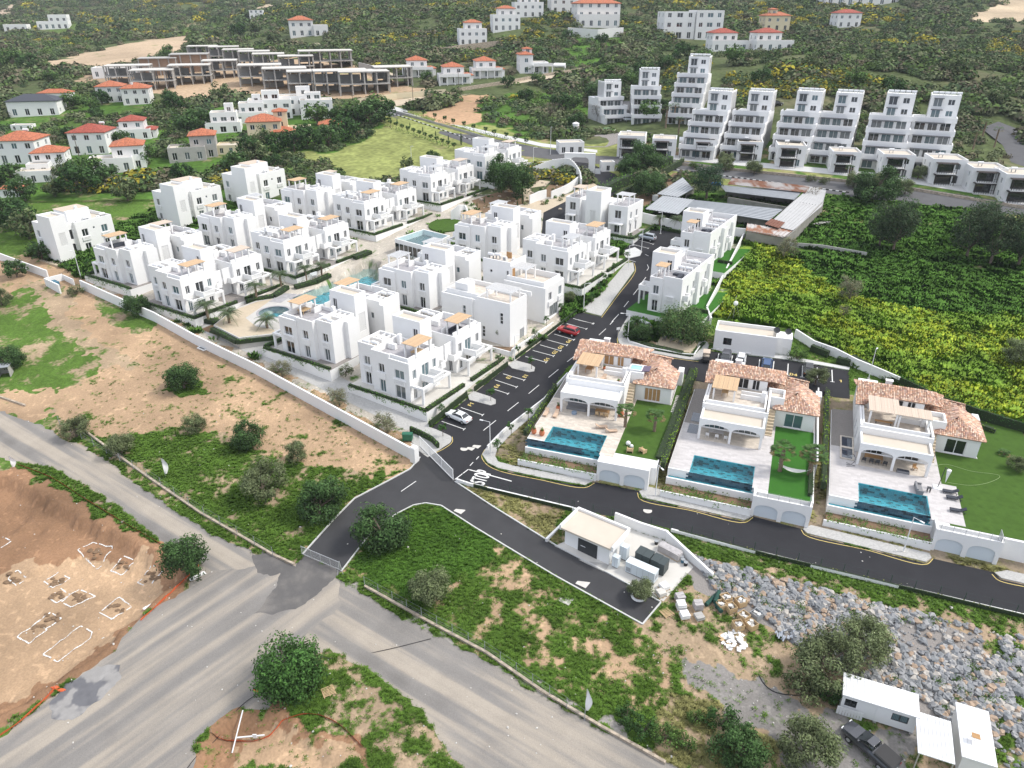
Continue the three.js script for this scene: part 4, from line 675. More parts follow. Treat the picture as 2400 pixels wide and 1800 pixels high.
// ---------- the three pool villas ----------
const tileGeo=(()=>{const g=new THREE.CylinderGeometry(.12,.1,.46,5,1,true,-Math.PI / 2,Math.PI);g.rotateX(-Math.PI / 2);return g.toNonIndexed();})();
const TILEC=[[.66,.45,.33],[.58,.36,.25],[.72,.53,.40],[.50,.29,.21],[.74,.58,.46],[.46,.30,.25],[.64,.39,.26]];
M.tile=std({color:C(1,1,1),roughness:.9,side:THREE.DoubleSide});
M.tileBase=std({color:C(.40,.27,.20),roughness:.95});
function tileRoof(parent,planes){ 
const base=new MB(),spots=[];
for(const pl of planes){
const p=pl.map((q)=>V3(...q)),u=p[1].clone().sub(p[0]).normalize(),n=u.clone().cross(p[p.length-1].clone().sub(p[0])).normalize();if(n.y<0)n.negate();const v=n.clone().cross(u);if(v.y<0)v.negate();
const s=new THREE.Shape(p.map((q)=>{const d=q.clone().sub(p[0]);return new THREE.Vector2(d.dot(u),d.dot(v));})),g=new THREE.ExtrudeGeometry(s,{depth:.1,bevelEnabled:false}),zx=u.clone().cross(v);
g.applyMatrix4(new THREE.Matrix4().makeBasis(u,v,zx));g.translate(p[0].x,p[0].y-(zx.y>0?.1:0),p[0].z);base.add(g);
const poly=s.getPoints().map((q)=>[q.x,q.y]),xs=poly.map((q)=>q[0]),ys=poly.map((q)=>q[1]);
for(let y=Math.min(...ys);y<Math.max(...ys);y+=.34)for(let x=Math.min(...xs)+.1;x<Math.max(...xs);x+=.235)if(pip(poly,x,y+.1))spots.push([p[0].clone().addScaledVector(u,x+R(-.015,.015)).addScaledVector(v,y+.14).addScaledVector(n,.035),u,n,v]);
}
const roof=base.build('roof',M.tileBase,parent),im=new THREE.InstancedMesh(tileGeo,M.tile,spots.length),m=new THREE.Matrix4(),col=new THREE.Color();
spots.forEach(([q,u,n,v],i)=>{const uu=u.clone(),vv=v.clone();if(uu.clone().cross(n).dot(vv)<0)uu.negate();const tilt=vv.clone().addScaledVector(n,-.1).normalize(),nn=n.clone().addScaledVector(vv,.1).normalize();m.makeBasis(uu,nn,tilt.clone().negate().lengthSq()?uu.clone().cross(nn):tilt);m.setPosition(q);im.setMatrixAt(i,m);const c=pick(TILEC),k=R(.7,1.2);im.setColorAt(i,col.setRGB(c[0]*k,c[1]*k,c[2]*k));});
im.name='roof_tile';im.castShadow=im.receiveShadow=true;im.userData.kind='stuff';roof.add(im);return roof;
}
function sunLounger(name,label,pos,rot,mat,group){const t=thing(name,label,'sun lounger',pos,rot,group);const f=new MB();f.box(-.32,.32,.26,.31,-.95,.35);for(const[x,z]of[[-.27,-.85],[.27,-.85],[-.27,.75],[.27,.75]])f.box(x-.03,x+.03,0,.28,z-.03,z+.03);f.box(-.3,-.26,.24,.28,-.9,.9).box(.26,.3,.24,.28,-.9,.9);f.build('frame',mat,t);new MB().box(-.31,.31,.312,.39,-.93,.34).build('cushion',mat,t);const b=new MB().box(-.31,.31,0,.08,0,.72);b.g.forEach((g)=>g.applyMatrix4(M4(0,.33,.33,0,-.6)));b.build('backrest',mat,t);return t;}
function chair(label,pos,rot,mat,group){const t=thing('chair',label,'chair',pos,rot,group);new MB().box(-.26,.26,.4,.46,-.26,.26).build('seat',mat,t);const b=new MB().box(-.26,.26,.46,.9,-.28,-.22);b.build('backrest',mat,t);for(const[x,z]of[[-.22,-.22],[.22,-.22],[-.22,.22],[.22,.22]])new MB().box(x-.025,x+.025,0,.4,z-.025,z+.025).build('leg',mat,t);return t;}
function table(label,pos,rot,w,l,mat,name='table'){const t=thing(name,label,'table',pos,rot);new MB().box(-w / 2,w / 2,.69,.75,-l / 2,l / 2).build('tabletop',mat,t);for(const x of[-w / 2+.08,w / 2-.08])for(const z of[-l / 2+.08,l / 2-.08])new MB().box(x-.04,x+.04,0,.69,z-.04,z+.04).build('leg',mat,t);return t;}
function pot(label,pos,s,plant){const t=thing('plant_pot',label,'plant pot',pos);const g=new THREE.LatheGeometry([[.001,0],[.2,0],[.36,.25],[.38,.5],[.26,.72],[.31,.8],[.24,.8]].map(([x,y])=>new THREE.Vector2(x*s,y*s)),14);new MB().add(g).build('pot',M.terracotta,t);const lb=new LB();for(let i=0;i<90;i++){const a=R(0,6.28),r=R(0,.3)*s,y=R(0,.45)*s;lb.leaf(Math.cos(a)*r,.8*s+y,Math.sin(a)*r,.16*s,plant,R(.6,1.4),Math.cos(a),.6,Math.sin(a),.5);}mesh('plant',lb.geo(),LEAF,t);return t;}
function poolVilla(px,py,az,o){
let y=2;const c=Math.cos(az),s=Math.sin(az);let p;
const wl=(x,z)=>[p.x+c*x+-s*z,p.z+s*x+c*z];
for(let i=0;i<6;i++){p=PY(px,py,y);const g=wl(12.6,13);y=T0(g[0],g[1])+3.02;}
p=PY(px,py,y);
const rot=-az,v=thing('pool_villa',o.label,'villa',p,rot,'pool villas along the lower road'),b=newB(v);
const at=(x,z,up=0)=>{const q=wl(x,z);return V3(q[0],p.y+up,q[1]);};

b.walls.box(-.02,9.08,-1,3.6,-11.4,-3.58);
skin(b,'z+',-3.3,-.3,9.36,-.5,4.3,[[1.9,.1,3,2.1,'4'+(o.dark||'')],[6.4,.1,3.6,2.1,'4']]);skin(b,'x+',9.36,-11,-3.58,-.5,4.5);skin(b,'x-',-.3,-12,-3.58,-.5,4.5,[[-6,.5,1,2.2],[-9,.5,1,2]]);
b.walls.box(.3,8.62,3.6,4.5,-4.5,-4.25).box(.05,.3,3.6,4.5,-11,-4.25).box(8.62,8.87,3.6,4.5,-9,-4.25);
flat(b,'roof_terrace',M.travertine,.3,8.62,-11.6,-4.5,3.602);flat(b,'roof_floor',M.roofScreed,8.87,9.08,-9,-3.6,3.602);

{const sh=new THREE.Shape([[-.16,2.2],[9.1,2.2],[9.1,3.62],[-.16,3.62]].map(([x,q])=>new THREE.Vector2(x,q)));const mk=(x0,x1)=>{const h=new THREE.Path();h.moveTo(x0,2.21);h.quadraticCurveTo(x0+.15,2.75,(x0+x1) / 2,2.85);h.quadraticCurveTo(x1-.15,2.75,x1,2.21);h.closePath();return h;};sh.holes.push(mk(.22,4.3),mk(4.7,8.72));const g=new THREE.ExtrudeGeometry(sh,{depth:.3,bevelEnabled:false,curveSegments:8});g.translate(0,0,.02);const vb=new MB().add(g);for(const x of[.02,4.5,8.9])vb.box(x-.17,x+.17,.002,2.2,.02,.32);vb.box(-.16,.12,2.9,3.62,-3.298,.02).box(8.82,9.1,2.9,3.62,-3.298,.02).box(.12,8.82,3.0,3.25,-3.298,.02);vb.build('veranda',M.white,v);flat(b,'veranda_roof',o.vroof,.12,8.82,-3.29,.01,3.252);}

b.walls.box(2.6,8.6,3.6,5.5,-16,-11.98);skin(b,'z+',-11.7,2.6,8.6,3.6,5.6,[[4.9,3.64,1.7,1.75,o.room||'k'],[6.9,3.64,1.1,1.75,o.room||'k']]);
b.walls.box(-.3,2.6,-1,4.6,-19.5,-11.4).box(8.6,14.2,-1,3.1,-19,-13).box(2.6,8.6,-1,3.6,-19.5,-16);
b.walls.box(8.0,11.4,-.5,4.0,-11.4,-8.3).box(11.15,11.4,4.0,4.7,-11.4,-8.3).box(9.37,11.15,4.0,4.7,-8.55,-8.3).box(8.9,11.15,4,4.7,-11.4,-11.15);flat(b,'roof_terrace',M.travertine,8.87,11.15,-11.15,-8.55,4.002);
b.walls.box(4.9,8.4,3.6,4.4,-9.5,-9.3).box(4.9,8.4,3.6,4.4,-8.2,-8.0).box(8.0,8.6,3.6,5.4,-8.2,-7.7);
if(o.wide){for(const[x0,x1]of[[.8,4.7],[4.7,8.9]]){pergola(v,x0,x1,x0>4?-8.6:-10.6,-6,3.64,2.1,'pale');}}else pergola(v,.7,4.2,-10.6,-6.3,3.64,1.95,'mat');

b.walls.box(10.68,15.92,-.5,3.0,-13.6,-8.08);skin(b,'z+',-7.8,10.4,16.2,-.5,3.1,[[13.2,.12,o.annexW||2.6,2.3,o.annex]]);skin(b,'x+',16.2,-13.8,-8.08,-.5,3.1);skin(b,'x-',10.4,-13.8,-8.08,-.5,3.1);
b.walls.box(16.2,17.1,-.5,2.6,-17.2,-15.2);
const e=3.08,A=[13.3,4.55,-11],D=[13.3,4.55,-15];
tileRoof(v,[
[[10.0,e,-7.4],[16.6,e,-7.4],A],[[16.6,e,-7.4],[16.6,e,-14],[14.4,3.85,-15],D,A],[[10,e,-14],[10,e,-7.4],A,D,[11.5,3.9,-14.6]],
[[8.3,4.0,-13],[14.9,e,-13.9],[14.9,4.3,-16.2],[8.3,5.2,-16]],[[14.9,e,-19],[8,3.4,-19.6],[8.3,5.2,-16],[14.9,4.3,-16.2]],
[[2.2,5.6,-11.55],[8.9,5.6,-11.55],[8.9,6.45,-14.4],[-.9,6.45,-14.4]],[[-.9,4.55,-9.9],[.35,4.7,-9.9],[2.2,5.6,-11.55],[-.9,6.45,-14.4]],[[11.2,3.9,-19.8],[-.9,3.9,-20],[-.9,6.45,-14.4],[8.9,6.45,-14.4],[11.2,5.3,-15.4]],[[8.9,5.6,-11.8],[11.2,4.9,-12.6],[11.2,5.3,-15.4],[8.9,6.45,-14.4]],
]);
const chm=new MB().box(3.2,4.1,4.6,6.75,-15.8,-15.2).box(3.1,4.2,6.75,6.85,-15.9,-15.1);chm.build('chimney',M.white,v);

const st=new MB();for(let i=0;i<9;i++)st.box(9.38,10.38,-.4,.15+i*.34,-4.6-i*.4,-4.2-i*.4);st.build('stair',M.paveTan,v);
b.walls.build('wall',M.white,v);

const lot=thing('pool_terrace',o.lot,'terrace',p,rot),body=new MB(),x0=o.x0;
body.box(x0,.1,-3.6,-.02,-22.6,9.7).box(.1,8.7,-3.6,-.02,-22.6,5.1).box(8.7,9,-3.6,-.02,-22.6,9.7).box(9,16.4,-3.6,-.02,-22.6,12.45).box(16.4,o.x1,-3.6,-.02,-22.6,11.4).box(.1,8.7,-3.6,-1.7,5.1,9.7);
body.box(x0,9,-3.6,-1.25,9.7,10.7).box(x0,9,-1.25,-1.02,10.45,10.7);
body.build('wall',M.white,lot);excl([[x0,-22.8],[o.x1,-22.8],[o.x1,13.2],[x0,13.2]].map(([x,z])=>wl(x,z)));
new MB().box(.1,.22,-1.69,-.021,5.22,9.5).box(8.58,8.7,-1.69,-.021,5.22,9.5).box(.1,8.7,-1.69,-.021,5.1,5.22).box(.22,8.58,-1.69,-1.5,5.22,9.5).build('pool_lining',M.poolTile,lot);
const dk=new MB();dk.box(x0+.1,.1,-.018,.02,-4,9.4).box(.1,8.7,-.018,.02,-4,5.1).box(8.7,10.8,-.018,.02,-8,o.deckz||10.6);if(o.deckR)dk.box(10.802,12.6,-.018,.02,1.2,10.6);dk.build('deck',o.deck,lot);
new MB().box(.002,9.05,.021,.035,-3.29,.4).build('veranda_floor',M.travertine,lot);

for(let r=0;r<4;r++)for(let i=0;i<15;i++){const xa=(o.edge0??0)+i*.585-(r % 2)*.29,w=.57;const k=rnd();const g=new THREE.BoxGeometry(w,.272,.05+k*.015);const q=mesh('tile',g,k<.17?M.poolTileDark:k<.55?M.poolTileMid:M.poolTileDry,lot);q.position.set(xa+.3,-.2-r*.285,9.73);}
new MB().box(.1,8.7,-1.5,-.07,9.5,9.7).build('pool_edge',M.poolTile,lot);
const wt=new THREE.PlaneGeometry(8.36,4.28);wt.rotateX(-Math.PI / 2);wt.translate(4.4,-.09,7.36);mesh('pool_water',triUV(wt.toNonIndexed()),M.water,lot);
new MB().box(x0+.2,8.9,-1.4,-1.2,9.8,10.4).build('basin_lining',M.poolTile,lot);
new MB().box(10.8,o.x1-.2,-.018,.012,-7.7,12.2>o.lz?o.lz:12.2).build('lawn',o.turf?M.turf:M.lawn,lot);
new MB().box(x0+.1,16.3,-.018,.008,-22.4,-4).build('side_path',M.gravelGrey,lot);
if(o.x1>17)new MB().box(16.4,o.x1,-.017,.014,-22.4,-7.7).build('side_lawn',M.lawn,lot);

new MB().box(x0,9,-3.5,-2.1,10.7,13).build('planting_bed',M.soil,lot);new MB().box(x0-.3,9,-3.6,-1.75,13,13.22).build('low_wall',M.white,lot);

const gf={root:lot,walls:new MB()};skin(gf,'z+',12.95,9,16.4,-3.6,.35,[[10.9,-3.2,3,2.35,'ao'],[14.45,-3.2,3,2.35,'ao']],.3);gf.walls.box(9,9.3,-3.6,.35,10.6,12.65).box(16.1,16.4,-3.6,.3,11.4,12.65);gf.walls.build('garage_wall',M.white,lot);
for(const x of[10.9,14.45])new MB().box(x-1.6,x+1.6,-3.5,-.8,12.62,12.7).build('garage_door',M.garage,lot);
if(o.rail){const rl=new MB();for(let i=0;i<6;i++)rl.box(9.3,16.1,.02+i*.001,.06,11.4+i*.22,11.47+i*.22);rl.box(16.05,16.1,.35,1.3,11.5,12.9);for(let i=0;i<5;i++)rl.box(9.4,16.3,.5+i*.18,.52+i*.18,12.9,12.92);for(let i=0;i<6;i++)rl.box(9.4+i*1.37,9.44+i*1.37,.35,1.3,12.88,12.93);rl.build('railing',M.steel,lot);}

const lb=new LB();for(let i=0;i<1400;i++){const x=R(x0,8.9),z=R(10.8,13.4),n=vn(x*.9+5,z+px);if(n<.45&&z<12.7)continue;const h=Math.pow(rnd(),2)*.6;lb.leaf(x,-2.1+h+(z>12.6?.3:0)-(z>13.2?R(0,1.1)*sm(.5,.75,vn(x*.7,px)):0),z,R(.12,.26),z>12.6?GREEN.vine:GREEN.bush,R(.5,1.5),0,1,.4);}
const pl=thing('ground_cover',o.bed,'plants',p,rot);mesh('foliage',lb.geo(),LEAF,pl);
return{p,rot,at,v};
}
M.garage=std({color:C(.62,.68,.73),roughness:.6});M.fabricRoof=std({color:C(.8,.8,.8),roughness:.8});
const VL=[
poolVilla(1315.6,963,THREE.MathUtils.degToRad(19.3),{label:'tiled villa nearest the main road junction, white canvas veranda roof',lot:'pale travertine pool terrace beside the main road junction',bed:'low plants in the front bed below the pool nearest the junction',x0:-2.6,x1:17.2,lz:9.4,deck:M.travertine,vroof:M.fabricRoof,annex:'w4',annexW:2.6,room:'w',edge0:-2.6}),
poolVilla(1637,1026,THREE.MathUtils.degToRad(20.7),{label:'tiled villa in the middle of the three, hammock on its lawn',lot:'grey pool terrace with bright green turf, middle of the three villas',bed:'young plants in the front bed of the middle villa',x0:-2.9,x1:16.6,lz:11.2,deck:M.stoneGrey,vroof:M.roofScreed,annex:'t',turf:1,rail:1}),
poolVilla(2008,1086,THREE.MathUtils.degToRad(21.7),{label:'tiled villa farthest from the junction, broad pale pergola on its terrace',lot:'grey pool terrace with mown lawn of the farthest villa',bed:'dense low plants in the front bed of the farthest villa',x0:-3.6,x1:24,lz:11,deck:M.stoneGrey,vroof:M.roofScreed,annex:'',wide:1,deckR:1,rail:1}),
];

{
const[a,b,c]=VL;
sunLounger('sun_lounger','peach sun lounger left of the pair by the veranda of the first villa',a.at(-2.0,1.9),a.rot+Math.PI,M.fabricTan);sunLounger('sun_lounger','peach sun lounger nearer the veranda column of the first villa',a.at(-.4,1.8),a.rot+Math.PI,M.fabricTan);
sunLounger('sun_lounger','peach sun lounger at the pool corner, nearer the house',a.at(7.3,3.2),a.rot-1.1,M.fabricTan);sunLounger('sun_lounger','peach sun lounger at the pool corner, nearer the lawn',a.at(9,3.9),a.rot-1.1,M.fabricTan);
pot('terracotta pot at the pool edge, nearer the hedge',a.at(-2.0,8.2),1.1,GREEN.bush);pot('terracotta pot at the pool edge, nearer the water',a.at(-.7,8.3),1.15,GREEN.hedge);pot('tall terracotta pot beside the left veranda column of the first villa',a.at(-.5,-.1),1.1,GREEN.bush);pot('tall terracotta pot beside the far veranda column of the first villa',a.at(9.4,-1.4),1.3,GREEN.hedge);
{const t=thing('garden_sofa','curved grey sofa under the canvas veranda','sofa',a.at(2.3,-1.2),a.rot);new MB().box(-1.7,1.5,0,.42,-.5,.4).build('seat',M.fabricGrey,t);new MB().box(-1.7,1.5,.42,.85,-.75,-.5).build('backrest',M.fabricGrey,t);const g=new THREE.CylinderGeometry(.75,.75,.4,20);g.translate(2.5,.2,.2);new MB().add(g).build('round_seat',M.fabricGrey,t);const q=thing('pouf','small blue grey pouf before the curved sofa','pouf',a.at(2.2,.25),a.rot);const f=new THREE.CylinderGeometry(.42,.42,.4,18);f.translate(0,.2,0);new MB().add(f).build('cushion',std({color:C(.25,.32,.42)}),q);}
table('wooden dining table under the canvas veranda',a.at(6.5,-1),a.rot,2.2,.9,M.wood);for(const[i,x]of[5.8,6.6,7.3].entries())chair(['yellow wooden chair at the near end of the veranda table','yellow wooden chair in the middle of the veranda table','yellow wooden chair at the far end of the veranda table'][i],a.at(x,-.3),a.rot+Math.PI,M.woodPale);
table('wooden table under the reed pergola of the first villa',a.at(2.4,-8.4,3.64),a.rot,1.1,1.8,M.wood);sunLounger('deck_chair','pale folding chair on the roof terrace of the first villa',a.at(5.2,-5.9,3.64),a.rot+2.8,M.fabricTan);pot('terracotta pot by the roof terrace doors',a.at(4.6,-9.8,3.64),.7,GREEN.bush);pot('palm pot at the roof terrace corner',a.at(8,-5,3.64),.9,GREEN.hedge);
{const t=thing('hot_tub','white hot tub with blue water on the first villa roof','hot tub',a.at(9.9,-9.9,4.04),a.rot);const f=new MB();ring(f,-1.1,1.1,-1,1,0,.8,.2);f.build('shell',M.whiteMetal,t);const w=new THREE.PlaneGeometry(1.8,1.6);w.rotateX(-Math.PI / 2);w.translate(0,.68,0);mesh('water',triUV(w.toNonIndexed()),std({color:C(.35,.62,.68),roughness:.05}),t);const cv=new MB().box(1.15,2.4,.5,.66,-1,1);cv.g.forEach((g)=>g.applyMatrix4(M4(0,0,0,0,0,.12)));cv.build('cover',std({color:C(.14,.11,.16)}),t);}
for(const[i,[x,z,r]]of[[12.8,8.4,.1],[14.6,7.9,-.6]].entries()){const t=thing('garden_armchair',i?'wooden garden armchair turned away, at the lawn end':'wooden garden armchair beside the white globe lamps','armchair',a.at(x,z),a.rot+r+Math.PI);new MB().box(-.42,.42,.3,.42,-.4,.4).build('seat',M.woodPale,t);new MB().box(-.42,.42,.42,.8,-.45,-.36).build('backrest',M.woodPale,t);for(const s of[-.45,.39])new MB().box(s,s+.07,0,.6,-.4,.4).build('armrest',M.woodPale,t);}
for(const[i,[x,z,s]]of[[12.2,6.7,.36],[12.8,7.2,.28]].entries()){const g=new THREE.SphereGeometry(s,18,12);g.translate(0,s,0);const t=thing('globe_lamp',i?'smaller white garden globe lamp on the lawn':'larger white garden globe lamp on the lawn','lamp',a.at(x,z));new MB().add(g).build('globe',M.whiteMetal,t);new MB().cyl(0,-.02,0,s*.4,s*.4,.06).build('base',M.greyMetal,t);}
{const t=thing('stepping_stones','row of pale stepping stones beside the first villa annex','stepping stones',a.at(0,0),a.rot);for(let i=0;i<11;i++){const g=new THREE.BoxGeometry(.55,.05,.32);const q=mesh('stone',g,M.paleSlab,t);q.position.set(17.0+R(-.05,.05),.04,-11.2+i*.56);q.rotation.y=R(-.06,.06);}}

{const t=thing('hammock','white hammock slung between two palms on the bright turf','hammock',b.at(0,0),b.rot),pts=[],g=new THREE.PlaneGeometry(1,1,14,4),q=g.attributes.position;for(let i=0;i<q.count;i++){const u=q.getX(i)+.5,w=q.getY(i);q.setXYZ(i,12.1+u*3.2,.95-1.5*u*(1-u)+Math.abs(w)*.25,5.2+w*1.0*(.4+2.4*u*(1-u))+u*.2);}g.computeVertexNormals();mesh('net',triUV(g.toNonIndexed()),new THREE.MeshStandardMaterial({color:C(.75,.75,.72),side:THREE.DoubleSide}),t);const rp=new MB().bar(V3(11.6,1.4,5.1),V3(12.1,.95,5.2),.02).bar(V3(15.3,.95,5.4),V3(15.9,1.4,5.4),.02);rp.build('rope',M.fabricWhite,t);}
table('pale dining table under the middle villa veranda',b.at(2.4,-1.6),b.rot,2.2,.9,M.stoneGrey);for(const[i,x]of[1.2,2.6,3.9].entries())chair(['pale metal armchair at the left end of the middle veranda','pale metal bench seat before the middle veranda table','pale metal armchair by the middle veranda column'][i],b.at(x,-.7),b.rot+Math.PI,M.white2);
table('tan dining table under the reed pergola of the middle villa',b.at(2.5,-8.6,3.64),b.rot,1,1.8,M.woodPale);
for(const[i,z]of[-6.2,-2.4].entries())new MB().box(-1.9,-.4,-.02,.02,z-1.4,z+1.4).build('skylight_glass',M.glassB,thing('skylight',i?'dark skylight pane beside the middle villa, nearer the pool':'dark skylight pane beside the middle villa, nearer the gate','skylight',b.at(0,0,.03),b.rot));
for(const[i,z]of[-5.6,-2.2].entries()){const t=thing('skylight',i?'sunken lightwell beside the farthest villa, nearer the pool':'sunken lightwell beside the farthest villa, nearer the tiled roof','skylight',c.at(0,0,.03),c.rot);new MB().box(-2,-.45,-.02,.02,z-1.5,z+1.5).build('skylight_glass',M.glassB,t);const f=new MB();ring(f,-2.25,-.35,z-1.7,z+1.7,-.02,.14,.22);f.build('frame',M.travertine,t);}

table('dark dining table under the farthest villa veranda',c.at(2.2,-1.7),c.rot,2.4,1,M.wood);for(const[i,x]of[.9,1.9,2.7,3.7].entries())chair(['black chair at the near end of the dark dining table','black chair second along the dark dining table','black chair third along the dark dining table','black chair at the far end of the dark dining table'][i],c.at(x,-.8),c.rot+Math.PI,M.darkMetal);
{const t=thing('bench','dark grey storage bench under the veranda of the farthest villa','bench',c.at(6,.2),c.rot);new MB().box(-.8,.8,0,.4,-.3,.3).build('seat',M.fabricGrey,t);new MB().box(-.75,.75,.4,.44,-.26,.26).build('lid',M.fabricDark,t);}
chair('small brown side chair at the end of the farthest veranda',c.at(7.6,-1.2),c.rot+.4,M.wood);
{const t=thing('garden_sofa','grey two seat sofa at the corner of the farthest pool','sofa',c.at(7.7,4.1),c.rot+Math.PI / 2+.05);new MB().box(-1,1,0,.42,-.4,.4).build('seat',M.fabricGrey,t);new MB().box(-1,1,.42,.85,-.5,-.25).build('backrest',M.fabricGrey,t);for(const x of[-1.1,.92])new MB().box(x,x+.18,0,.65,-.45,.4).build('armrest',M.fabricGrey,t);}
table('small black wire side table beside the grey sofa',c.at(8.9,4.0),c.rot,.5,.5,M.darkMetal,'side_table');
{const t=thing('parasol','closed white cantilever parasol on a dark pole at the lawn edge','parasol',c.at(10.2,2.4),c.rot);new MB().box(-.6,.6,0,.1,-.6,.6).build('base',M.whiteMetal,t);new MB().bar(V3(0,.1,0),V3(.3,3.2,-.4),.05).build('pole',M.darkMetal,t);const g=new THREE.ConeGeometry(.3,2.1,10);g.rotateX(Math.PI);g.translate(.75,1.9,-.2);new MB().add(g).build('canopy',M.fabricWhite,t);new MB().bar(V3(.3,3.1,-.4),V3(.75,2.9,-.2),.04).build('arm',M.darkMetal,t);}
for(const[i,[x,z]]of[[11.6,3.3],[11.9,4.7],[12,7.6]].entries())sunLounger('sun_lounger',['dark sun lounger nearest the closed parasol','dark sun lounger second from the closed parasol','dark sun lounger alone at the pool end'][i],c.at(x,z,.02),c.rot+1.6,M.fabricDark);
{const t=thing('hanging_chair','wire hanging egg chair at the deck edge of the farthest villa','chair',c.at(-.9,.9),c.rot),g=new THREE.SphereGeometry(.62,10,8,0,Math.PI*1.3);g.translate(0,1.1,0);const w=new MB();for(let i=0;i<9;i++){const a=i / 9*3.6;const tg=new THREE.TorusGeometry(.62,.02,4,16,Math.PI);tg.rotateY(a);tg.translate(0,1.0,0);w.add(tg);}w.build('basket',M.greyMetal,t);const tb=new THREE.TorusGeometry(1,.035,5,16,Math.PI);tb.rotateZ(-Math.PI / 2);tb.translate(-.5,1.05,0);new MB().add(tb).bar(V3(-.5,.04,-.5),V3(.7,.04,0),.035).bar(V3(-.5,.04,.5),V3(.7,.04,0),.035).build('stand',M.darkMetal,t);}
{const t=thing('bench','brown slatted bench under the pale pergola','bench',c.at(3,-6.6,3.64),c.rot);new MB().box(-1.2,1.2,.4,.47,-.25,.25).build('seat',M.wood,t);for(const x of[-1,1])new MB().box(x-.04,x+.04,0,.4,-.2,.2).build('leg',M.darkMetal,t);}
{const t=thing('garden_hose','thin pale hose curled across the farthest lawn','hose',c.at(0,0),c.rot),cv=new THREE.CatmullRomCurve3([[10.4,.05,-3.4],[12,.05,-4.4],[15,.05,-3.8],[18.6,.05,-4],[17,.05,-1.6],[14.4,.05,.2],[11.6,.05,.6]].map((q)=>V3(...q)));mesh('hose',new THREE.TubeGeometry(cv,60,.022,5),M.hose,t);}

const ln=(v,pts)=>pts.map(([x,z])=>{const q=v.at(x,z);return[q.x,q.z];});
hedge('tall bright green hedge between the first and middle villas',ln(b,[[-3.55,-22],[-3.6,10.2]]),b.p.y-.2,.8,1.5,GREEN.lime,{den:20,spiky:1.1});
hedge('tall bright green hedge between the middle and farthest villas',ln(c,[[-4.4,-21],[-4.4,8.4]]),c.p.y-.2,.9,1.6,GREEN.lime,{den:20,spiky:1.1});
hedge('bright hedge along the road side of the first villa deck',ln(a,[[-3.3,-8],[-3.4,8.4]]),a.p.y-.6,.7,1.3,GREEN.lime,{den:20,spiky:1});
hedge('bushy border along the back of the first villa plot',ln(a,[[18.2,-22],[17.2,9]]),a.p.y-.2,1.5,.8,GREEN.bush,{den:10});
hedge('bushy dark border along the bright turf',ln(b,[[16.2,-3],[16.1,10]]),b.p.y-.1,.8,.8,GREEN.dark,{den:14});
const dw=thing('garden_wall','thin white wall dividing the middle and farthest villas','wall',b.p.clone(),b.rot);new MB().box(16.75,16.95,-2.5,1.0,-22,2).build('wall',M.white,dw);
}
// ---------- trees ----------
function limb(mb,a,b,r0,r1,n=7){const d=b.clone().sub(a),g=new THREE.CylinderGeometry(r1,r0,d.length(),n);g.applyMatrix4(new THREE.Matrix4().compose(a.clone().add(b).multiplyScalar(.5),new THREE.Quaternion().setFromUnitVectors(V3(0,1,0),d.normalize()),V3(1,1,1)));mb.add(g);}

function makeTree(o){
const root=new THREE.Group(),tr=new MB(),lb=new LB(),{r,h,col,base=.25,leaf=.3,n=2600,clumps=26,flat:fl=.8,l=.6,hollow=.35}=o;
const cy=h-r*fl,ctr=[];
limb(tr,V3(0,-.3,0),V3(R(-.1,.1),h*base,R(-.1,.1)),o.trunk||r*.09,r*.06);
for(let i=0;i<clumps;i++){
const a=R(0,6.283),u=R(-.75,1),q=Math.sqrt(1-u*u*.8),k=R(.55,.92)*(o.skew?1+.25*Math.sin(a+o.skew):1);
const c=V3(Math.cos(a)*q*r*k,Math.max(h*base*.7,cy+u*r*fl*k),Math.sin(a)*q*r*k);ctr.push([c,r*R(.28,.46)]);
if(i<9)limb(tr,V3(0,h*base*.9,0),c.clone().multiplyScalar(.85).setY(c.y*.92),r*.05,r*.015,5);
}
ctr.push([V3(0,cy,0),r*.6]);
for(let i=0;i<n;i++){
const[c,s]=ctr[Math.floor(rnd()*ctr.length)],a=R(0,6.283),u=R(-1,1),q=Math.sqrt(1-u*u),d=s*Math.pow(rnd(),hollow),x=c.x+Math.cos(a)*q*d,y=c.y+u*d*.85,z=c.z+Math.sin(a)*q*d;
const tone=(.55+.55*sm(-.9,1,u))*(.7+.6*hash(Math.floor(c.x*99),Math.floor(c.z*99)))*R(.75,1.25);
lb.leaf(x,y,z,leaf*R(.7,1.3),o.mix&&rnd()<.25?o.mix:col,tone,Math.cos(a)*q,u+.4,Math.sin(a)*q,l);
}
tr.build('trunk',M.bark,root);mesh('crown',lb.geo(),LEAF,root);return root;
}
function makeCypress(h,r,col,n=900){const root=new THREE.Group(),lb=new LB();for(let i=0;i<n;i++){const t=Math.pow(rnd(),.8),a=R(0,6.283),rr=r*(t<.12?.6+t*3:1.05-t*t*.95)*Math.pow(rnd(),.3);lb.leaf(Math.cos(a)*rr,.25+t*(h-.3),Math.sin(a)*rr,R(.16,.3),col,R(.5,1.4),Math.cos(a),.8,Math.sin(a),.6);}new MB().cyl(0,-.2,0,r*.25,r*.15,h*.8,6).build('trunk',M.bark,root);mesh('crown',lb.geo(),LEAF,root);return root;}
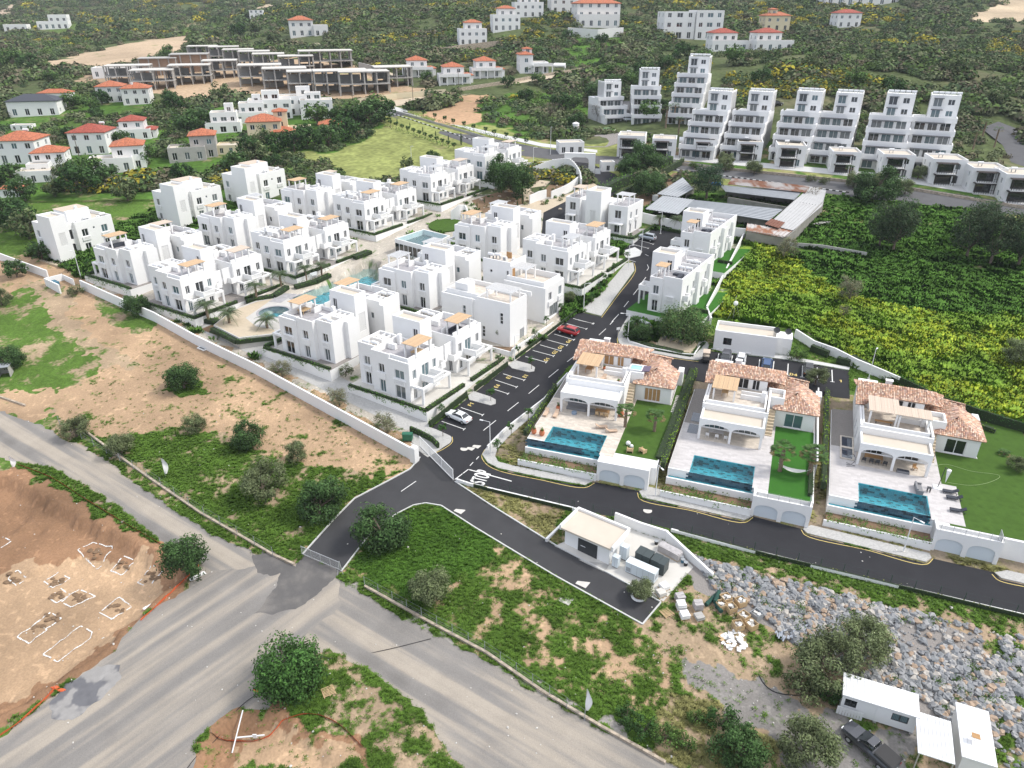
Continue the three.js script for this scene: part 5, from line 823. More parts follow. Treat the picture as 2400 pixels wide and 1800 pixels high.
function makePalm(h,kindOf,s=1){
const root=new THREE.Group(),tr=new MB(),lb=new LB();const n=8;for(let i=0;i<n;i++){const r0=(i % 2?.19:.22)*s;limb(tr,V3(.05*Math.sin(i),h*i / n-.05,0),V3(.05*Math.sin(i+1),h*(i+1) / n+.02,0),r0*1.1,r0*.95,9);}
tr.build('trunk',M.palmTrunk,root);
const fan=kindOf==='fan',N=fan?34:26;
for(let i=0;i<N;i++){const a=i*2.4,el=fan?R(-.5,1.25):R(-.15,1.2),L=(fan?R(.8,1.1):R(1.9,2.6))*s,dx=Math.cos(a),dz=Math.sin(a);
if(fan){const c=V3(dx*Math.cos(el)*L,h+Math.sin(el)*L*.8,dz*Math.cos(el)*L);for(let k=0;k<13;k++){const b=(k-6) / 6*1.5,ex=c.x+(dx*Math.cos(b)-dz*Math.sin(b))*.5*s,ez=c.z+(dz*Math.cos(b)+dx*Math.sin(b))*.5*s;blade(lb,c,V3(ex,c.y+.12-Math.abs(b)*.1-(el<0?.2:0),ez),.075*s,el<-.2?[.16,.13,.06]:[.055,.105,.03],R(.7,1.4));}blade(lb,V3(0,h,0),c,.03,[.1,.13,.04],1);}
else{let p0=V3(0,h,0);for(let k=1;k<=9;k++){const t=k / 9,p1=V3(dx*L*t*Math.cos(el*(1-t*.3)),h+L*(Math.sin(el)*t-.75*t*t),dz*L*t*Math.cos(el*(1-t*.3)));for(const sd of[-1,1])for(let q=0;q<2;q++){const m=p0.clone().lerp(p1,q*.5),w=.5*s*Math.sin(Math.PI*Math.min(1,.25+t*.75));blade(lb,m,V3(m.x-dz*sd*w+dx*.3,m.y-.12*w-.05,m.z+dx*sd*w+dz*.3),.06,[.075,.105,.055],R(.7,1.4));}blade(lb,p0,p1,.04,[.11,.12,.05],1);p0=p1;}}}
mesh('frond',lb.geo(),LEAF,root);return root;
}
function blade(lb,a,b,w,col,k,up){const d=b.clone().sub(a),s=V3(-d.z,0,d.x).normalize().multiplyScalar(w / 2),n=d.clone().cross(s).normalize();if(n.y<0)n.negate();const q=[a.clone().add(s),b,a.clone().sub(s)],m=[a.clone().lerp(b,.5).addScaledVector(s,2),b,a.clone().lerp(b,.5).addScaledVector(s,-2)];for(const tri of[q,m])for(const v of tri){lb.p.push(v.x,v.y,v.z);lb.n.push(...(up?[0,1,0]:[n.x,n.y,n.z]));lb.c.push(col[0]*k*1.7,col[1]*k*1.7,col[2]*k*1.7);}}
const G=GREEN;
const PROTO={
olive:[0,1,2].map((i)=>makeTree({r:2.2,h:3.7,col:G.olive,mix:G.oliveP,n:6500,leaf:.25,clumps:34,base:.3,l:.5,skew:i*2})),
oliveB:[0,1].map((i)=>makeTree({r:2.2,h:3.9,col:G.grey,mix:G.brown,n:3600,leaf:.21,clumps:30,base:.36,l:.5,skew:i*2+1,hollow:.6})),
carob:[0,1,2].map((i)=>makeTree({r:2.6,h:4.1,col:G.carob,mix:G.dark,n:6500,leaf:.28,clumps:40,base:.22,l:.7,skew:i*2})),
round:[makeTree({r:3.4,h:4.6,col:[.042,.095,.022],mix:G.dark,n:8000,leaf:.3,clumps:70,base:.25,l:.7})],
broad:[makeTree({r:5.2,h:6.2,col:[.05,.095,.03],mix:[.09,.12,.045],n:9000,leaf:.42,clumps:130,base:.3,flat:.62,l:.6})],
small:[0,1].map(()=>makeTree({r:.75,h:2.5,col:[.035,.085,.02],n:520,leaf:.17,clumps:12,base:.6,l:.7,trunk:.05,flat:.9})),
bush:[0,1,2].map((i)=>makeTree({r:1.2,h:1.5,col:[G.bush,G.dark,G.olive][i],n:900,leaf:.2,clumps:16,base:.15,flat:.75})),
far:[0,1,2,3].map((i)=>makeTree({r:3,h:5,col:[G.dark,G.carob,G.olive,[.06,.105,.03]][i],mix:G.dark,n:900,leaf:.62,clumps:26,base:.2,l:.8})),
bare:[makeTree({r:2.6,h:6,col:[.16,.14,.11],n:900,leaf:.3,clumps:24,base:.3,l:.3,hollow:.8,flat:1})],
pine:[0,1].map(()=>makeTree({r:3.4,h:9,col:[.022,.05,.022],mix:[.035,.06,.03],n:4200,leaf:.45,clumps:60,base:.25,flat:1.15,l:.4})),
poplar:[0,1].map(()=>makeTree({r:3.2,h:10,col:[.035,.06,.028],mix:[.06,.075,.04],n:5200,leaf:.42,clumps:70,base:.18,flat:1.45,l:.5})),
topiary:[makeTree({r:.95,h:2.8,col:[.03,.07,.018],n:420,leaf:.3,clumps:16,base:.5,flat:.9,trunk:.08})],
cypress:[makeCypress(5,.55,G.cyp),makeCypress(2.4,.3,[.04,.075,.025],420)],
fan:[makePalm(2.9,'fan',1.15)],date:[makePalm(2.7,'date',1)],fanTall:[makePalm(6,'fan',1.3)],
};
const seen=new Set();
function tree(kindOf,name,label,px,py,s,o={}){const a=PROTO[kindOf],p=o.at||onT(px,py,o.up||0),r=a[Math.floor(rnd()*a.length)],c=r.clone();c.name=numbered(name);c.position.copy(p);c.rotation.y=R(0,6.28);c.scale.set(s,s*(o.hy||1),s);scene.add(c);return tag(c,label,o.cat||(name.includes('palm')?'palm':name.includes('shrub')?'shrub':'tree'),o.group);}

tree('carob','carob_tree','dark spreading tree alone in the middle of the bare tan plot',432,910,1.08);
tree('olive','olive_tree','olive tree at the end of the low stone kerb by the gravel road',180,1024,.95);tree('olive','olive_tree','grey olive tree behind the stone kerb, above the white flag',285,1062,.98);
tree('olive','olive_tree','small olive on the bare plot between two larger bushes',462,1012,.78);tree('carob','carob_tree','dark upright bush on the green edge of the bare plot',578,1048,.95);tree('olive','olive_tree','narrow olive nearest the boundary wall on the bare plot',698,1080,.72,{hy:1.3});
tree('olive','olive_tree','large grey olive in the green strip beside the entry road',618,1165,1.42);tree('carob','carob_tree','large dark blue green tree beside the entry road kerb',748,1205,1.28);
tree('carob','carob_tree','dark green tree at the corner of the chalk marked excavation',440,1345,1.02,{hy:1.25});tree('carob','carob_tree','broad dark tree at the bend where the small road leaves',905,1278,1.32);tree('olive','olive_tree','round olive in the triangular grass plot',1003,1405,1.2);
tree('round','round_tree','big round dark green tree beside the gravel crossing',680,1600,1.1);
tree('olive','olive_tree','large olive behind the white cabin roof',1918,1590,1.5);tree('olive','olive_tree','pale olive standing among the rubble stones',2022,1535,1.3);tree('bush','shrub','dark shrub under the large olive by the cabin',1880,1625,1.7);tree('bush','shrub','dark shrub against the cabin end wall',1935,1632,1.5);
tree('carob','carob_tree','olive green bush at the bottom edge of the dirt track',1728,1770,.95);tree('bush','shrub','small dark bush above the bottom edge of the track',1690,1700,1.5);tree('olive','olive_tree','light green olive at the bottom edge before the pickup',1882,1785,1.25);
for(const[i,[x,y,s]]of[[1470,1690,1.1],[1510,1715,1.2],[1555,1735,1.2],[1600,1750,1.1],[1630,1690,.8]].entries())tree('bush','silver_shrub',['silvery low shrub nearest the white flag','silvery low shrub second from the white flag','silvery low shrub third from the white flag','silvery low shrub at the end of its row','small silvery shrub above the row'][i],x,y,s);
tree('carob','carob_tree','dark tree leaning over the boundary wall before the palms',322,738,.98);tree('olive','olive_tree','olive cut by the frame edge above the bare plot',5,715,1.1);tree('carob','carob_tree','dark bush beside the small grey hut',25,862,1.0);tree('bush','shrub','thin shrub at the wall corner by the blue bins',178,690,1.5);
for(const[i,[x,y]]of[[662,884],[796,952],[908,1013]].entries())tree('oliveB','olive_tree',['brownish olive inside the boundary wall, farthest from the gate','brownish olive inside the boundary wall, middle of three','brownish olive inside the boundary wall, nearest the gate'][i],x,y,.86);
tree('bush','shrub','grey shrub at the side of the block by the white car',812,885,1.1,{up:.8});tree('oliveB','olive_tree','small dark olive against the blank wall of the pool block',785,842,.55,{up:1.2});
tree('broad','broad_tree','broad dark tree hiding the foot of the stepped house',1600,792,.93);tree('carob','carob_tree','smaller dark tree beside the broad tree over parked cars',1497,793,.95);
tree('olive','olive_tree','young olive in front of the plain single villa',1175,800,.55,{up:1});tree('olive','olive_tree','young olive at the corner of the tall single villa',1332,712,.6,{up:.5});
for(const[i,[x,y,s]]of[[1150,940,1],[1246,866,1],[1038,1024,1.0],[1165,1063,1],[1198,1022,1],[1238,986,1],[1035,975,.9],[1168,855,.9],[1215,835,.9],[1253,795,.9],[1281,765,.9],[1315,735,.9],[1342,712,.9],[1386,712,1],[1403,690,1],[1421,668,1.1],[1440,640,1.0],[1470,612,.9],[1475,566,.9],[209,630,1],[158,640,1]].entries())tree('small','round_topped_tree','small round topped tree '+['on the second parking island','on the upper parking island','on the lowest parking island','on the corner pavement','on the kerb by the first villa, middle','on the kerb by the first villa, upper','above the terrace hedge near the white car','before the plain villa wall, nearest the island','before the plain villa wall by the lamp','before the plain villa wall, third','before the plain villa wall by the pool','before the tall villa window','at the end of the tall villa wall','on the planted pavement strip, nearest the bays','on the planted pavement strip, second','on the planted pavement strip, third','on the planted pavement strip, farthest','on the bend beside the lamp','on the island by the silver car','dark, beside the lane lamp','pale, inside the bin wall'][i],x,y,s,{group:'young street trees'});
for(const[v,x,z,s,l]of[[0,10.7,1.6,1,'fan palm at the edge of the first villa deck'],[0,15.2,1.4,.95,'fan palm in the planted border of the first villa'],[1,12.0,5.0,1.18,'fan palm holding the near end of the hammock'],[1,15.9,4.6,1.2,'fan palm holding the far end of the hammock']])tree('fan','fan_palm',l,0,0,s,{at:VL[v].at(x,z)});
for(const[x,y,s,l]of[[490,757,1.3,'date palm before the veranda, nearer the boundary wall'],[541,775,1.25,'date palm standing in the round planted bed'],[603,706,1.15,'date palm in the bed by the pool block hedge'],[660,676,1.1,'date palm behind the white pool sign'],[718,658,1.1,'date palm second along the long pool'],[755,648,1,'date palm nearest the pool steps'],[630,788,1.15,'date palm beside the round pool, near the boundary path'],[1545,532,.9,'date palm before the barn wall, nearer the lamp'],[1585,540,1.1,'date palm before the barn wall, broader']])tree('date','date_palm',l,x,y,s,{up:x<700?.6:.2});
tree('carob','carob_tree','dark round tree in the rock garden, nearer the camera',1205,462,2.0,{hy:1.2});tree('carob','carob_tree','dark round tree in the rock garden, behind its twin',1170,440,1.7,{hy:1.3});
tree('pine','pine_tree','tall dark pine between the barn roofs',1655,466,1.35,{hy:.8});
for(const[i,[x,y,s]]of[[2092,590,1.3],[2060,580,1.1],[2265,605,1.35],[2320,620,1.3],[2385,625,1.3],[2290,570,1.1]].entries())tree('poplar','tall_tree',['tall dark tree behind the fenced garden, nearest the barn','tall thin tree beside the fenced garden','tall dark tree in the clump at the field edge, first','tall dark tree in the field edge clump, second','tall dark tree in the field edge clump, cut by the frame','tall dark tree at the back of the field edge clump'][i],x,y,s);
tree('carob','carob_tree','wide dark bush at the corner of the barn',2040,468,2.2);tree('oliveB','olive_tree','lone olive standing in the green field',1990,705,1.25);tree('bare','dead_shrub','brown dead shrub in the green field',1975,745,.5,{cat:'shrub'});tree('oliveB','olive_tree','grey bush at the barn wall foot by the field',1836,605,1.2);tree('olive','olive_tree','olive at the frame edge of the green field',2390,850,1.2);
tree('bare','bare_tree','grey leafless bush on the barn roof corner',1905,478,.9);tree('bush','shrub','clipped bush before the white annex door',1867,842,1.5);tree('olive','olive_tree','grey olive behind the middle villa parking',1910,905,.8,{up:.5});tree('olive','olive_tree','clipped round grey olive on the farthest lawn',0,0,.62,{at:VL[2].at(21.0,-6.5)});tree('fan','fan_palm','low palm in the farthest lawn corner',0,0,.55,{at:VL[2].at(20.2,-10.5,-1.3)});
tree('olive','olive_tree','round olive in the white ring planter at the small road end',1497,1400,.72);

const lnT=(pts)=>gp(pts);
hedge('row of young conifers beside the pale bin pad',lnT([[962,1012],[985,1022],[1012,1036],[1028,1052]]),null,.5,1.3,G.hedge,{spiky:.75,den:30});
hedge('ragged planting inside the boundary wall',lnT([[470,795],[600,855],[760,935],[930,1030]]),null,1.6,.5,G.bush,{nocore:1,den:5});
hedge('dark hedge along the upper parking wall, left part',lnT([[1900,822],[1940,838]]),null,1.2,1.6,G.dark,{spiky:1,den:24});hedge('dark hedge along the upper parking wall, by the lamp',lnT([[1960,850],[1990,858]]),null,1,1.5,G.dark,{spiky:1,den:24});hedge('dark hedge along the upper parking wall, beyond the lamp',lnT([[1995,845],[2105,905]]),null,1,1.5,G.dark,{spiky:1.1,den:22});
hedge('long clipped green hedge fence between farthest villa and field',lnT([[2105,905],[2210,955],[2330,995],[2460,1035]]),null,.5,2.2,[.03,.085,.018],{den:26});hedge('row of light green shrubs before the field hedge',lnT([[2120,925],[2215,975],[2330,1020]]),null,.9,1.3,G.lime,{spiky:1.6,den:14});
hedge('planted bed below the broad dark tree',lnT([[1480,800],[1520,812],[1600,830]]),null,1.6,.6,G.bush,{den:9});hedge('low planting round the gravel seating area',lnT([[1530,820],[1620,836],[1650,805]]),null,.9,.4,G.hedge,{den:12});
hedge('tall hedge trees along the garden road, inner row',lnT([[1400,465],[1450,440],[1520,410],[1570,385]]),null,3,3.4,G.hedge,{den:5,size:2.2,spiky:2});hedge('clipped hedge top along the barn lane',lnT([[1440,470],[1500,440],[1600,385]]),null,1.4,2.3,[.075,.11,.03],{den:8,size:1.6});
tree('carob','carob_tree','dark tree at the end of the garden road hedge',1520,460,1.7);tree('carob','carob_tree','dark tree by the boulevard end of the hedge',1505,405,2.2);tree('carob','carob_tree','second dark tree by the boulevard end of the hedge',1480,420,1.7);
hedge('planting under the farthest fence before the barn wall',lnT([[1530,535],[1600,548]]),null,1,.9,G.hedge,{den:10});
hedge('dry vines on the fence of the lower road, upper part',lnT([[1110,1142],[1340,1198]]),null,.25,.7,[.14,.13,.05],{den:4});hedge('dry vines on the fence of the lower road, lower part',lnT([[1590,1250],[1800,1306],[2100,1378],[2400,1450]]),null,.25,.7,[.13,.14,.05],{den:4});hedge('rough grass bank under the lower road wall',lnT([[1600,1262],[1800,1318],[2100,1392],[2420,1468]]),null,2.6,.5,[.075,.12,.03],{nocore:1,den:7,name:'grass_bank',cat:'grass'});
hedge('ivy on the parking wall by the white car',lnT([[1008,1001],[1095,930]]),null,.3,1.4,[.05,.085,.04],{den:6});hedge('ivy on the parking wall of the second bays',lnT([[1112,918],[1190,858]]),null,.3,1.2,[.05,.085,.04],{den:6});hedge('ivy on the parking wall by the red car',lnT([[1208,842],[1352,732]]),null,.3,.8,[.05,.085,.04],{den:5});

{const lb=new LB();for(let i=0;i<60;i++){const p=P(R(1085,1330),R(395,500));if(blocked(p.x,p.z))continue;const s=R(.3,1.1),c=pick([G.bush,G.olive,G.dark,G.brown]);for(let k=0;k<70;k++){const a=R(0,6.28),r=R(0,s),y=R(0,s*.8);lb.leaf(p.x+Math.cos(a)*r,p.y+y,p.z+Math.sin(a)*r,.34,c,R(.5,1.4),Math.cos(a),.7,Math.sin(a));}}const t=kind(mesh('rock_garden_plants',lb.geo(),LEAF,scene),'stuff');t.userData.label='low mixed plants of the rock garden by the boulevard gate';}
// ---------- walls and fences that follow the ground ----------
function wallLine(name,label,px,h,t,mat,o={}){
const w=o.world||W(px),th=thing(name,label,o.cat||'wall',V3(0,0,0)),mb=new MB();
for(let i=0;i<w.length-1;i++){const a=w[i],b=w[i+1],L=Math.hypot(b.x-a.x,b.z-a.z),n=Math.max(1,Math.round(L / (o.seg||400)));for(let k=0;k<n;k++){const p=a.clone().lerp(b,k / n),q=a.clone().lerp(b,(k+1) / n-(o.gap||0) / L);p.y=T0(p.x,p.z);q.y=T0(q.x,q.z);const hh=h;mb.beam(V3(p.x,p.y+hh / 2-.2,p.z),V3(q.x,q.y+hh / 2-.2,q.z),t,hh+.4);}if(i&&!o.open)mb.cyl(a.x,T0(a.x,a.z)-.4,a.z,t*.5,t*.5,h+.4,8);}
mb.build('wall',mat,th);return th;
}
wallLine('boundary_wall','long white boundary wall beside the bare tan plot',[[192,677],[306,729],[363,753],[461,808],[600,876],[972,1081]],2.1,.32,M.white);
wallLine('boundary_wall','white boundary wall beyond the blue bins at the lane end',[[-30,598],[60,632],[114,652]],1.9,.3,M.white);
{const c=P(972,1081),t=thing('gate_pillar','white square pillar ending the boundary wall at the gate','pillar',c,-AZ);new MB().box(-.5,.5,-.5,2.5,-.5,.5).build('shaft',M.white,t);const cp=new MB();ring(cp,-.42,.42,-.42,.42,2.5,2.62,.1);cp.build('cap',M.white,t);}
{const t=thing('bin_enclosure','white walled bin enclosure at the bare plot corner','enclosure',P(122,677),-AZ-.1),mb=new MB();mb.box(-2.6,4.2,-.6,1.9,-.2,.1).box(-2.9,-2.6,-.6,1.9,-3.8,.1).box(-2.6,2.4,-.6,1.7,-4,-3.8);mb.build('wall',M.white,t);for(const x of[-1.8,-.5]){const q=t.localToWorld?V3(x,0,-1.4).applyAxisAngle(V3(0,1,0),-AZ-.1).add(t.position):0;const b=thing('wheeled_bin',x<-1?'blue lidded bin in the enclosure, nearer the corner':'blue lidded bin in the enclosure, nearer the opening','bin',q,-AZ);new MB().box(-.45,.45,.1,1.2,-.4,.4).build('body',M.blueBin||(M.blueBin=std({color:C(.05,.16,.24),roughness:.5})),b);const lid=new THREE.CylinderGeometry(.42,.42,.94,12,1,false,0,Math.PI);lid.rotateZ(Math.PI / 2);lid.rotateX(Math.PI);lid.translate(0,1.2,0);new MB().add(lid).build('lid',M.blueBin,b);}}
{const p=P(956,1032),t=thing('rubbish_container','green wheeled rubbish container on the pale pad','container',p,-AZ+.5);M.binG=std({color:C(.02,.13,.075),roughness:.5});new MB().box(-.75,.75,.2,1.25,-.5,.5).build('body',M.binG,t);const lid=new THREE.CylinderGeometry(.53,.53,1.56,12,1,false,-Math.PI / 2,Math.PI);lid.rotateZ(Math.PI / 2);lid.scale(1,.5,1);lid.translate(0,1.25,0);new MB().add(lid).build('lid',M.binG,t);for(const x of[-.6,.6])for(const z of[-.4,.4]){const w=new THREE.CylinderGeometry(.1,.1,.06,8);w.rotateZ(Math.PI / 2);w.translate(x,.1,z);new MB().add(w).build('wheel',M.black,t);}}
sheet('bin_pad',[[962,1040],[980,1030],[1005,1045],[1018,1062],[1003,1072],[985,1060]],M.paleSlab,.03,{side:.04});
sheet('garden_path',[[452,768],[620,845],[800,935],[950,1008],[1006,1003],[1003,985],[800,885],[620,800],[480,745]],M.paver,.02);
wallLine('roadside_wall','low white wall between the lower road and the triangle plot',[[1070,1129],[1100,1139],[1340,1196],[1352,1200]],.55,.25,M.white);
wallLine('roadside_wall','low white wall between the lower road and the rubble slope',[[1572,1246],[1700,1280],[1800,1305],[2000,1354],[2200,1401],[2460,1462]],.5,.25,M.white);
wallLine('yard_wall','tall white wall round the back of the generator yard',[[1440,1222],[1500,1246],[1563,1266]],1.5,.3,M.white);
{const a=P(1563,1266),b=P(1672,1356),t=thing('yard_wall','white wall sloping down beside the rubble stones','wall',V3(0,0,0)),s=new MB();const d=b.clone().sub(a),L=Math.hypot(d.x,d.z),sh=new THREE.Shape([[0,-1],[L,-1],[L,.3],[0,1.55]].map(([x,y])=>new THREE.Vector2(x,y))),g=new THREE.ExtrudeGeometry(sh,{depth:.3,bevelEnabled:false});g.applyMatrix4(M4(a.x,a.y,a.z,-Math.atan2(d.z,d.x)));s.add(g).build('wall',M.white,t);}
function fencePosts(name,label,px,n,h,mat,mesh_,o={}){const w=W(px),t=thing(name,label,'fence',V3(0,0,0));let tot=0;const L=w.slice(1).map((p,i)=>p.distanceTo(w[i]));L.forEach((l)=>tot+=l);const at=(s)=>{let i=0;while(i<L.length-1&&s>L[i])s-=L[i++];const p=w[i].clone().lerp(w[i+1],s / L[i]);p.y=T0(p.x,p.z);return p;};let prev;const wire=new MB();for(let k=0;k<=n;k++){const p=at(tot*k / n-1e-6*k);new MB().cyl(p.x,p.y-.1,p.z,.04,.035,h+(o.up||0),6).build('post',mat,t);if(prev)for(const y of o.wires||[.3,.6,.9,h])wire.bar(prev.clone().setY(prev.y+y+(o.up||0)*.6),p.clone().setY(p.y+y+(o.up||0)*.6),mesh_,4);prev=p;}wire.build('wire',mat,t);return t;}
fencePosts('wire_fence','dark green post fence on the low wall beside the triangle plot',[[1085,1132],[1340,1195]],9,1.5,M.greenMetal,.008,{up:.3});fencePosts('wire_fence','dark green post fence along the lower road above the rubble',[[1345,1197],[1575,1246],[1800,1304],[2000,1353],[2200,1400],[2440,1458]],21,1.5,M.greenMetal,.008,{up:.3});
fencePosts('wire_fence','galvanised post fence on the stone kerb above the gravel road',[[140,995],[200,1035],[350,1122],[470,1204],[640,1305]],15,1.5,M.greyMetal,.008,{up:.2});fencePosts('wire_fence','galvanised post fence below the triangle plot',[[855,1375],[1000,1455],[1140,1530],[1270,1620],[1370,1690]],14,1.5,M.greyMetal,.008,{up:.2});
wallLine('stone_kerb','long low stone kerb along the upper gravel road',[[195,1008],[240,1042],[350,1122],[470,1204],[640,1302],[690,1325]],.3,.3,M.stone,{cat:'kerb wall',seg:1.2,gap:.03,open:1});wallLine('stone_kerb','long low stone kerb below the triangle plot',[[855,1376],[1000,1457],[1140,1532],[1270,1622],[1400,1700],[1560,1790]],.3,.3,M.stone,{cat:'kerb wall',seg:1.2,gap:.03,open:1});wallLine('stone_kerb','short stone kerb at the left edge by the gravel road',[[-20,925],[60,952]],.3,.3,M.stone,{cat:'kerb wall',seg:1.2,gap:.03,open:1});
for(const[l,px]of[['pale kerb along the left side of the entry road',[[985,1072],[961,1100],[915,1125],[831,1169],[788,1212],[710,1299]]],['pale kerb along the right side of the entry road',[[800,1340],[866,1254],[930,1205],[969,1185],[998,1180],[1034,1186],[1113,1237],[1300,1350],[1506,1464]]],['pale kerb along the upper side of the small road',[[1066,1129],[1157,1189],[1309,1283],[1430,1346],[1549,1412]]],['pale kerb at the closed end of the small road',[[1549,1413],[1506,1464]]]])wallLine('kerb',l,px,.15,.18,M.kerb,{cat:'kerb',open:1});
wallLine('field_wall','white wall between the stepped houses and the green field',[[1745,553],[1700,645],[1655,733]],1.5,.3,M.white2);wallLine('field_wall','white wall behind the upper parking and the hedges',[[1655,736],[1665,762]],1.6,.3,M.white);wallLine('field_wall','curving white wall between the upper parking and the field',[[1862,790],[1905,818],[1955,836],[2005,862],[2060,885],[2105,905]],1.7,.3,M.white);wallLine('field_wall','grey block wall along the top of the green field',[[1838,578],[1925,585],[2030,603]],1.2,.25,M.concrete);wallLine('barn_wall','white wall before the barn behind the silver car',[[1500,520],[1602,545],[1745,560]],2.6,.3,M.white);
wallLine('low_wall','low white kerb wall round the bed of the broad dark tree',[[1466,785],[1474,803],[1520,818],[1600,833],[1626,835],[1640,815]],.45,.2,M.white);wallLine('planter_wall','white planter wall at the corner of the first villa',[[1143,1052],[1180,1014],[1275,940],[1330,880]],.6,.2,M.white);
sheet('seating_gravel',[[1535,815],[1545,785],[1640,800],[1620,828]],M.paveTan,.02);sheet('yard_slab',[[1300,1280],[1430,1222],[1562,1268],[1625,1330],[1555,1410],[1430,1347]],M.paleSlab,.03,{side:.1});
sheet('rubble_ground',[[1600,1290],[1690,1330],[1900,1385],[2120,1435],[2300,1490],[2300,1640],[2250,1740],[2180,1700],[2020,1600],[1880,1520],[1800,1470],[1700,1420],[1620,1370]],M.gravelGrey,.008,{jit:.4,step:.8});
// ---------- street lamps ----------
function lamp(label,bx,by,h,arm,up=0){const p=P(bx,by,up),t=thing('street_lamp',label,'street lamp',p,0,'white street lamps');new MB().cyl(0,-.1,0,.09,.05,h,8).build('pole',M.whiteMetal,t);new MB().box(-.2,.2,-.05,.14,-.2,.2).build('foot',M.paleSlab,t);const d=V3(arm[0],0,arm[1]),e=d.clone().setY(h-.1);new MB().bar(V3(0,h-.12,0),e,.035).build('arm',M.whiteMetal,t);const g=new THREE.BoxGeometry(.22,.08,.55);g.rotateY(Math.atan2(d.x,d.z));g.translate(e.x*1.15,h-.12,e.z*1.15);new MB().add(g).build('lamp_head',M.whiteMetal,t);return t;}
for(const[l,x,y,h,a]of[['white lamp post by the lane end, before the tower block',190,652,6.4,[-.9,-.6]],['white lamp post beside the white parked car and zebra slabs',1149,1062,5.6,[-1.1,-.5]],['white lamp post on the corner bed by the broad tree',1471,796,5.4,[-1.2,-.3]],['white lamp post at the planted pavement by the bays',1368,724,5.6,[.9,-.3]],['white lamp post on the road bend pavement',1472,632,5.8,[.7,-.3]],['white lamp post on the island by the silver car',1503,591,5.6,[-.7,.2]],['white lamp post before the barn wall',1548,548,5.6,[-.6,0]],['white lamp post below the middle villa front bed',1536,1163,5.3,[.3,.8]],['white lamp post below the farthest villa front bed',2117,1294,5.6,[.5,.8]],['white lamp post behind the upper parking hedge',2036,888,5.7,[.4,-.5]],['white lamp post before the plain villa wall',1206,846,5.2,[.5,-.3]],['lamp post at the boulevard beside the last block',1250,388,5.8,[.9,-.4]],['lamp post at the meadow edge behind the blocks',965,386,6,[.5,0]],['tall lamp post by the curved wall and cypress',1467,412,6,[.1,.4]],['tall lamp mast by the kiosk on the boulevard',1290,362,9,[.2,0]]])lamp(l,x,y,h,a);
// ---------- gates, signs, flags, manholes ----------
{const a=P(985,1048),b=P(1062,1126),d=b.clone().sub(a),L=d.length(),t=thing('sliding_gate','white barred sliding gate across the compound entrance','gate',a,-Math.atan2(d.z,d.x)),n=Math.round(L / .18),sl=(b.y-a.y) / L;const f=new MB();f.beam(V3(0,1.9,0),V3(L,1.9+sl*L,0),.07,.09).beam(V3(0,.2,0),V3(L,.2+sl*L,0),.07,.12);for(const x of[0,L*.33,L*.66,L])f.box(x-.04,x+.04,.1+sl*x,2+sl*x,-.05,.05);f.build('frame',M.whiteMetal,t);const g0=new THREE.BoxGeometry(.045,1.62,.03);for(let i=1;i<n;i++){const x=L*i / n,q=mesh('bar',g0,M.whiteMetal,t);q.position.set(x,1.07+sl*x,0);}}
{const a=P(708,1300),b=P(798,1341),d=b.clone().sub(a),L=d.length(),t=thing('mesh_gate','galvanised mesh gate across the entry road','gate',a,-Math.atan2(d.z,d.x));const f=new MB().box(0,L,.12,.2,-.03,.03).box(0,L,1.32,1.4,-.03,.03);for(const x of[0,L*.25,L*.5,L*.75,L])f.box(x-.03,x+.03,0,1.42,-.031,.031);f.bar(V3(L,1.6,0),V3(L+.7,0,.3),.03).bar(V3(L,1.6,0),V3(L+.2,0,.8),.03);f.build('frame',M.steel,t);const m=new MB();for(let i=0;i<46;i++)m.box(L*i / 46,L*i / 46+.008,.2,1.32,-.006,.006);for(let i=1;i<9;i++)m.box(0,L,.2+i*.124,.208+i*.124,-.0055,.0055);m.build('mesh',M.steel,t);}
function flag(label,px,py,h,fh,tw){const p=onT(px,py),t=thing('feather_flag',label,'flag',p,tw);new MB().cyl(0,0,0,.025,.02,h,5).build('pole',M.steel,t);const g=new THREE.PlaneGeometry(.5,fh,3,10),q=g.attributes.position;for(let i=0;i<q.count;i++){const v=q.getY(i) / fh+.5,u=q.getX(i)+.25;q.setXYZ(i,u*(.25+Math.sin(Math.PI*Math.min(1,v*.8+.12))*1.1),h-fh+v*fh,.12*Math.sin(u*6+v*5));}g.computeVertexNormals();mesh('cloth',triUV(g.toNonIndexed()),M.flag||(M.flag=new THREE.MeshStandardMaterial({color:C(.8,.8,.8),side:THREE.DoubleSide})),t);}
flag('white feather flag leaning at the upper stone kerb',388,1118,3.2,2.6,.3);flag('white feather flag at the lower stone kerb',1372,1668,3.3,2.9,-.6);flag('white feather flag at the far left excavation corner',30,1098,2.2,1.9,.2);
for(const[i,[x,y,s]]of[[1077,1197,.8],[1366,1367,.9],[1326,1406,.95],[1088,1052,.6],[1103,1051,.7],[1117,1046,.7],[1518,1197,.6],[1650,1171,.6]].entries()){const t=thing('access_cover',['pale square cover on the small road by the bend','pale square cover halfway down the small road','pale concrete slab in the triangle plot grass','round pale cover by the zebra slabs','square pale slab nearest the round cover','square pale slab nearest the corner pavement','round pale cover in the lower road','pale slab in the middle villa pavement'][i],'manhole cover',P(x,y,i===7?.13:0),i<3?-.6:-AZ);if(i===3||i===6)new MB().cyl(0,.005,0,s,s,.03,20).build('lid',M.paleSlab,t);else new MB().box(-s*.8,s*.8,.005,.04,-s*.65,s*.65).build('lid',M.paleSlab,t);new MB().box(-.05,.05,.041,.06,-.03,.03).build('lifting_key',M.steel,t);}
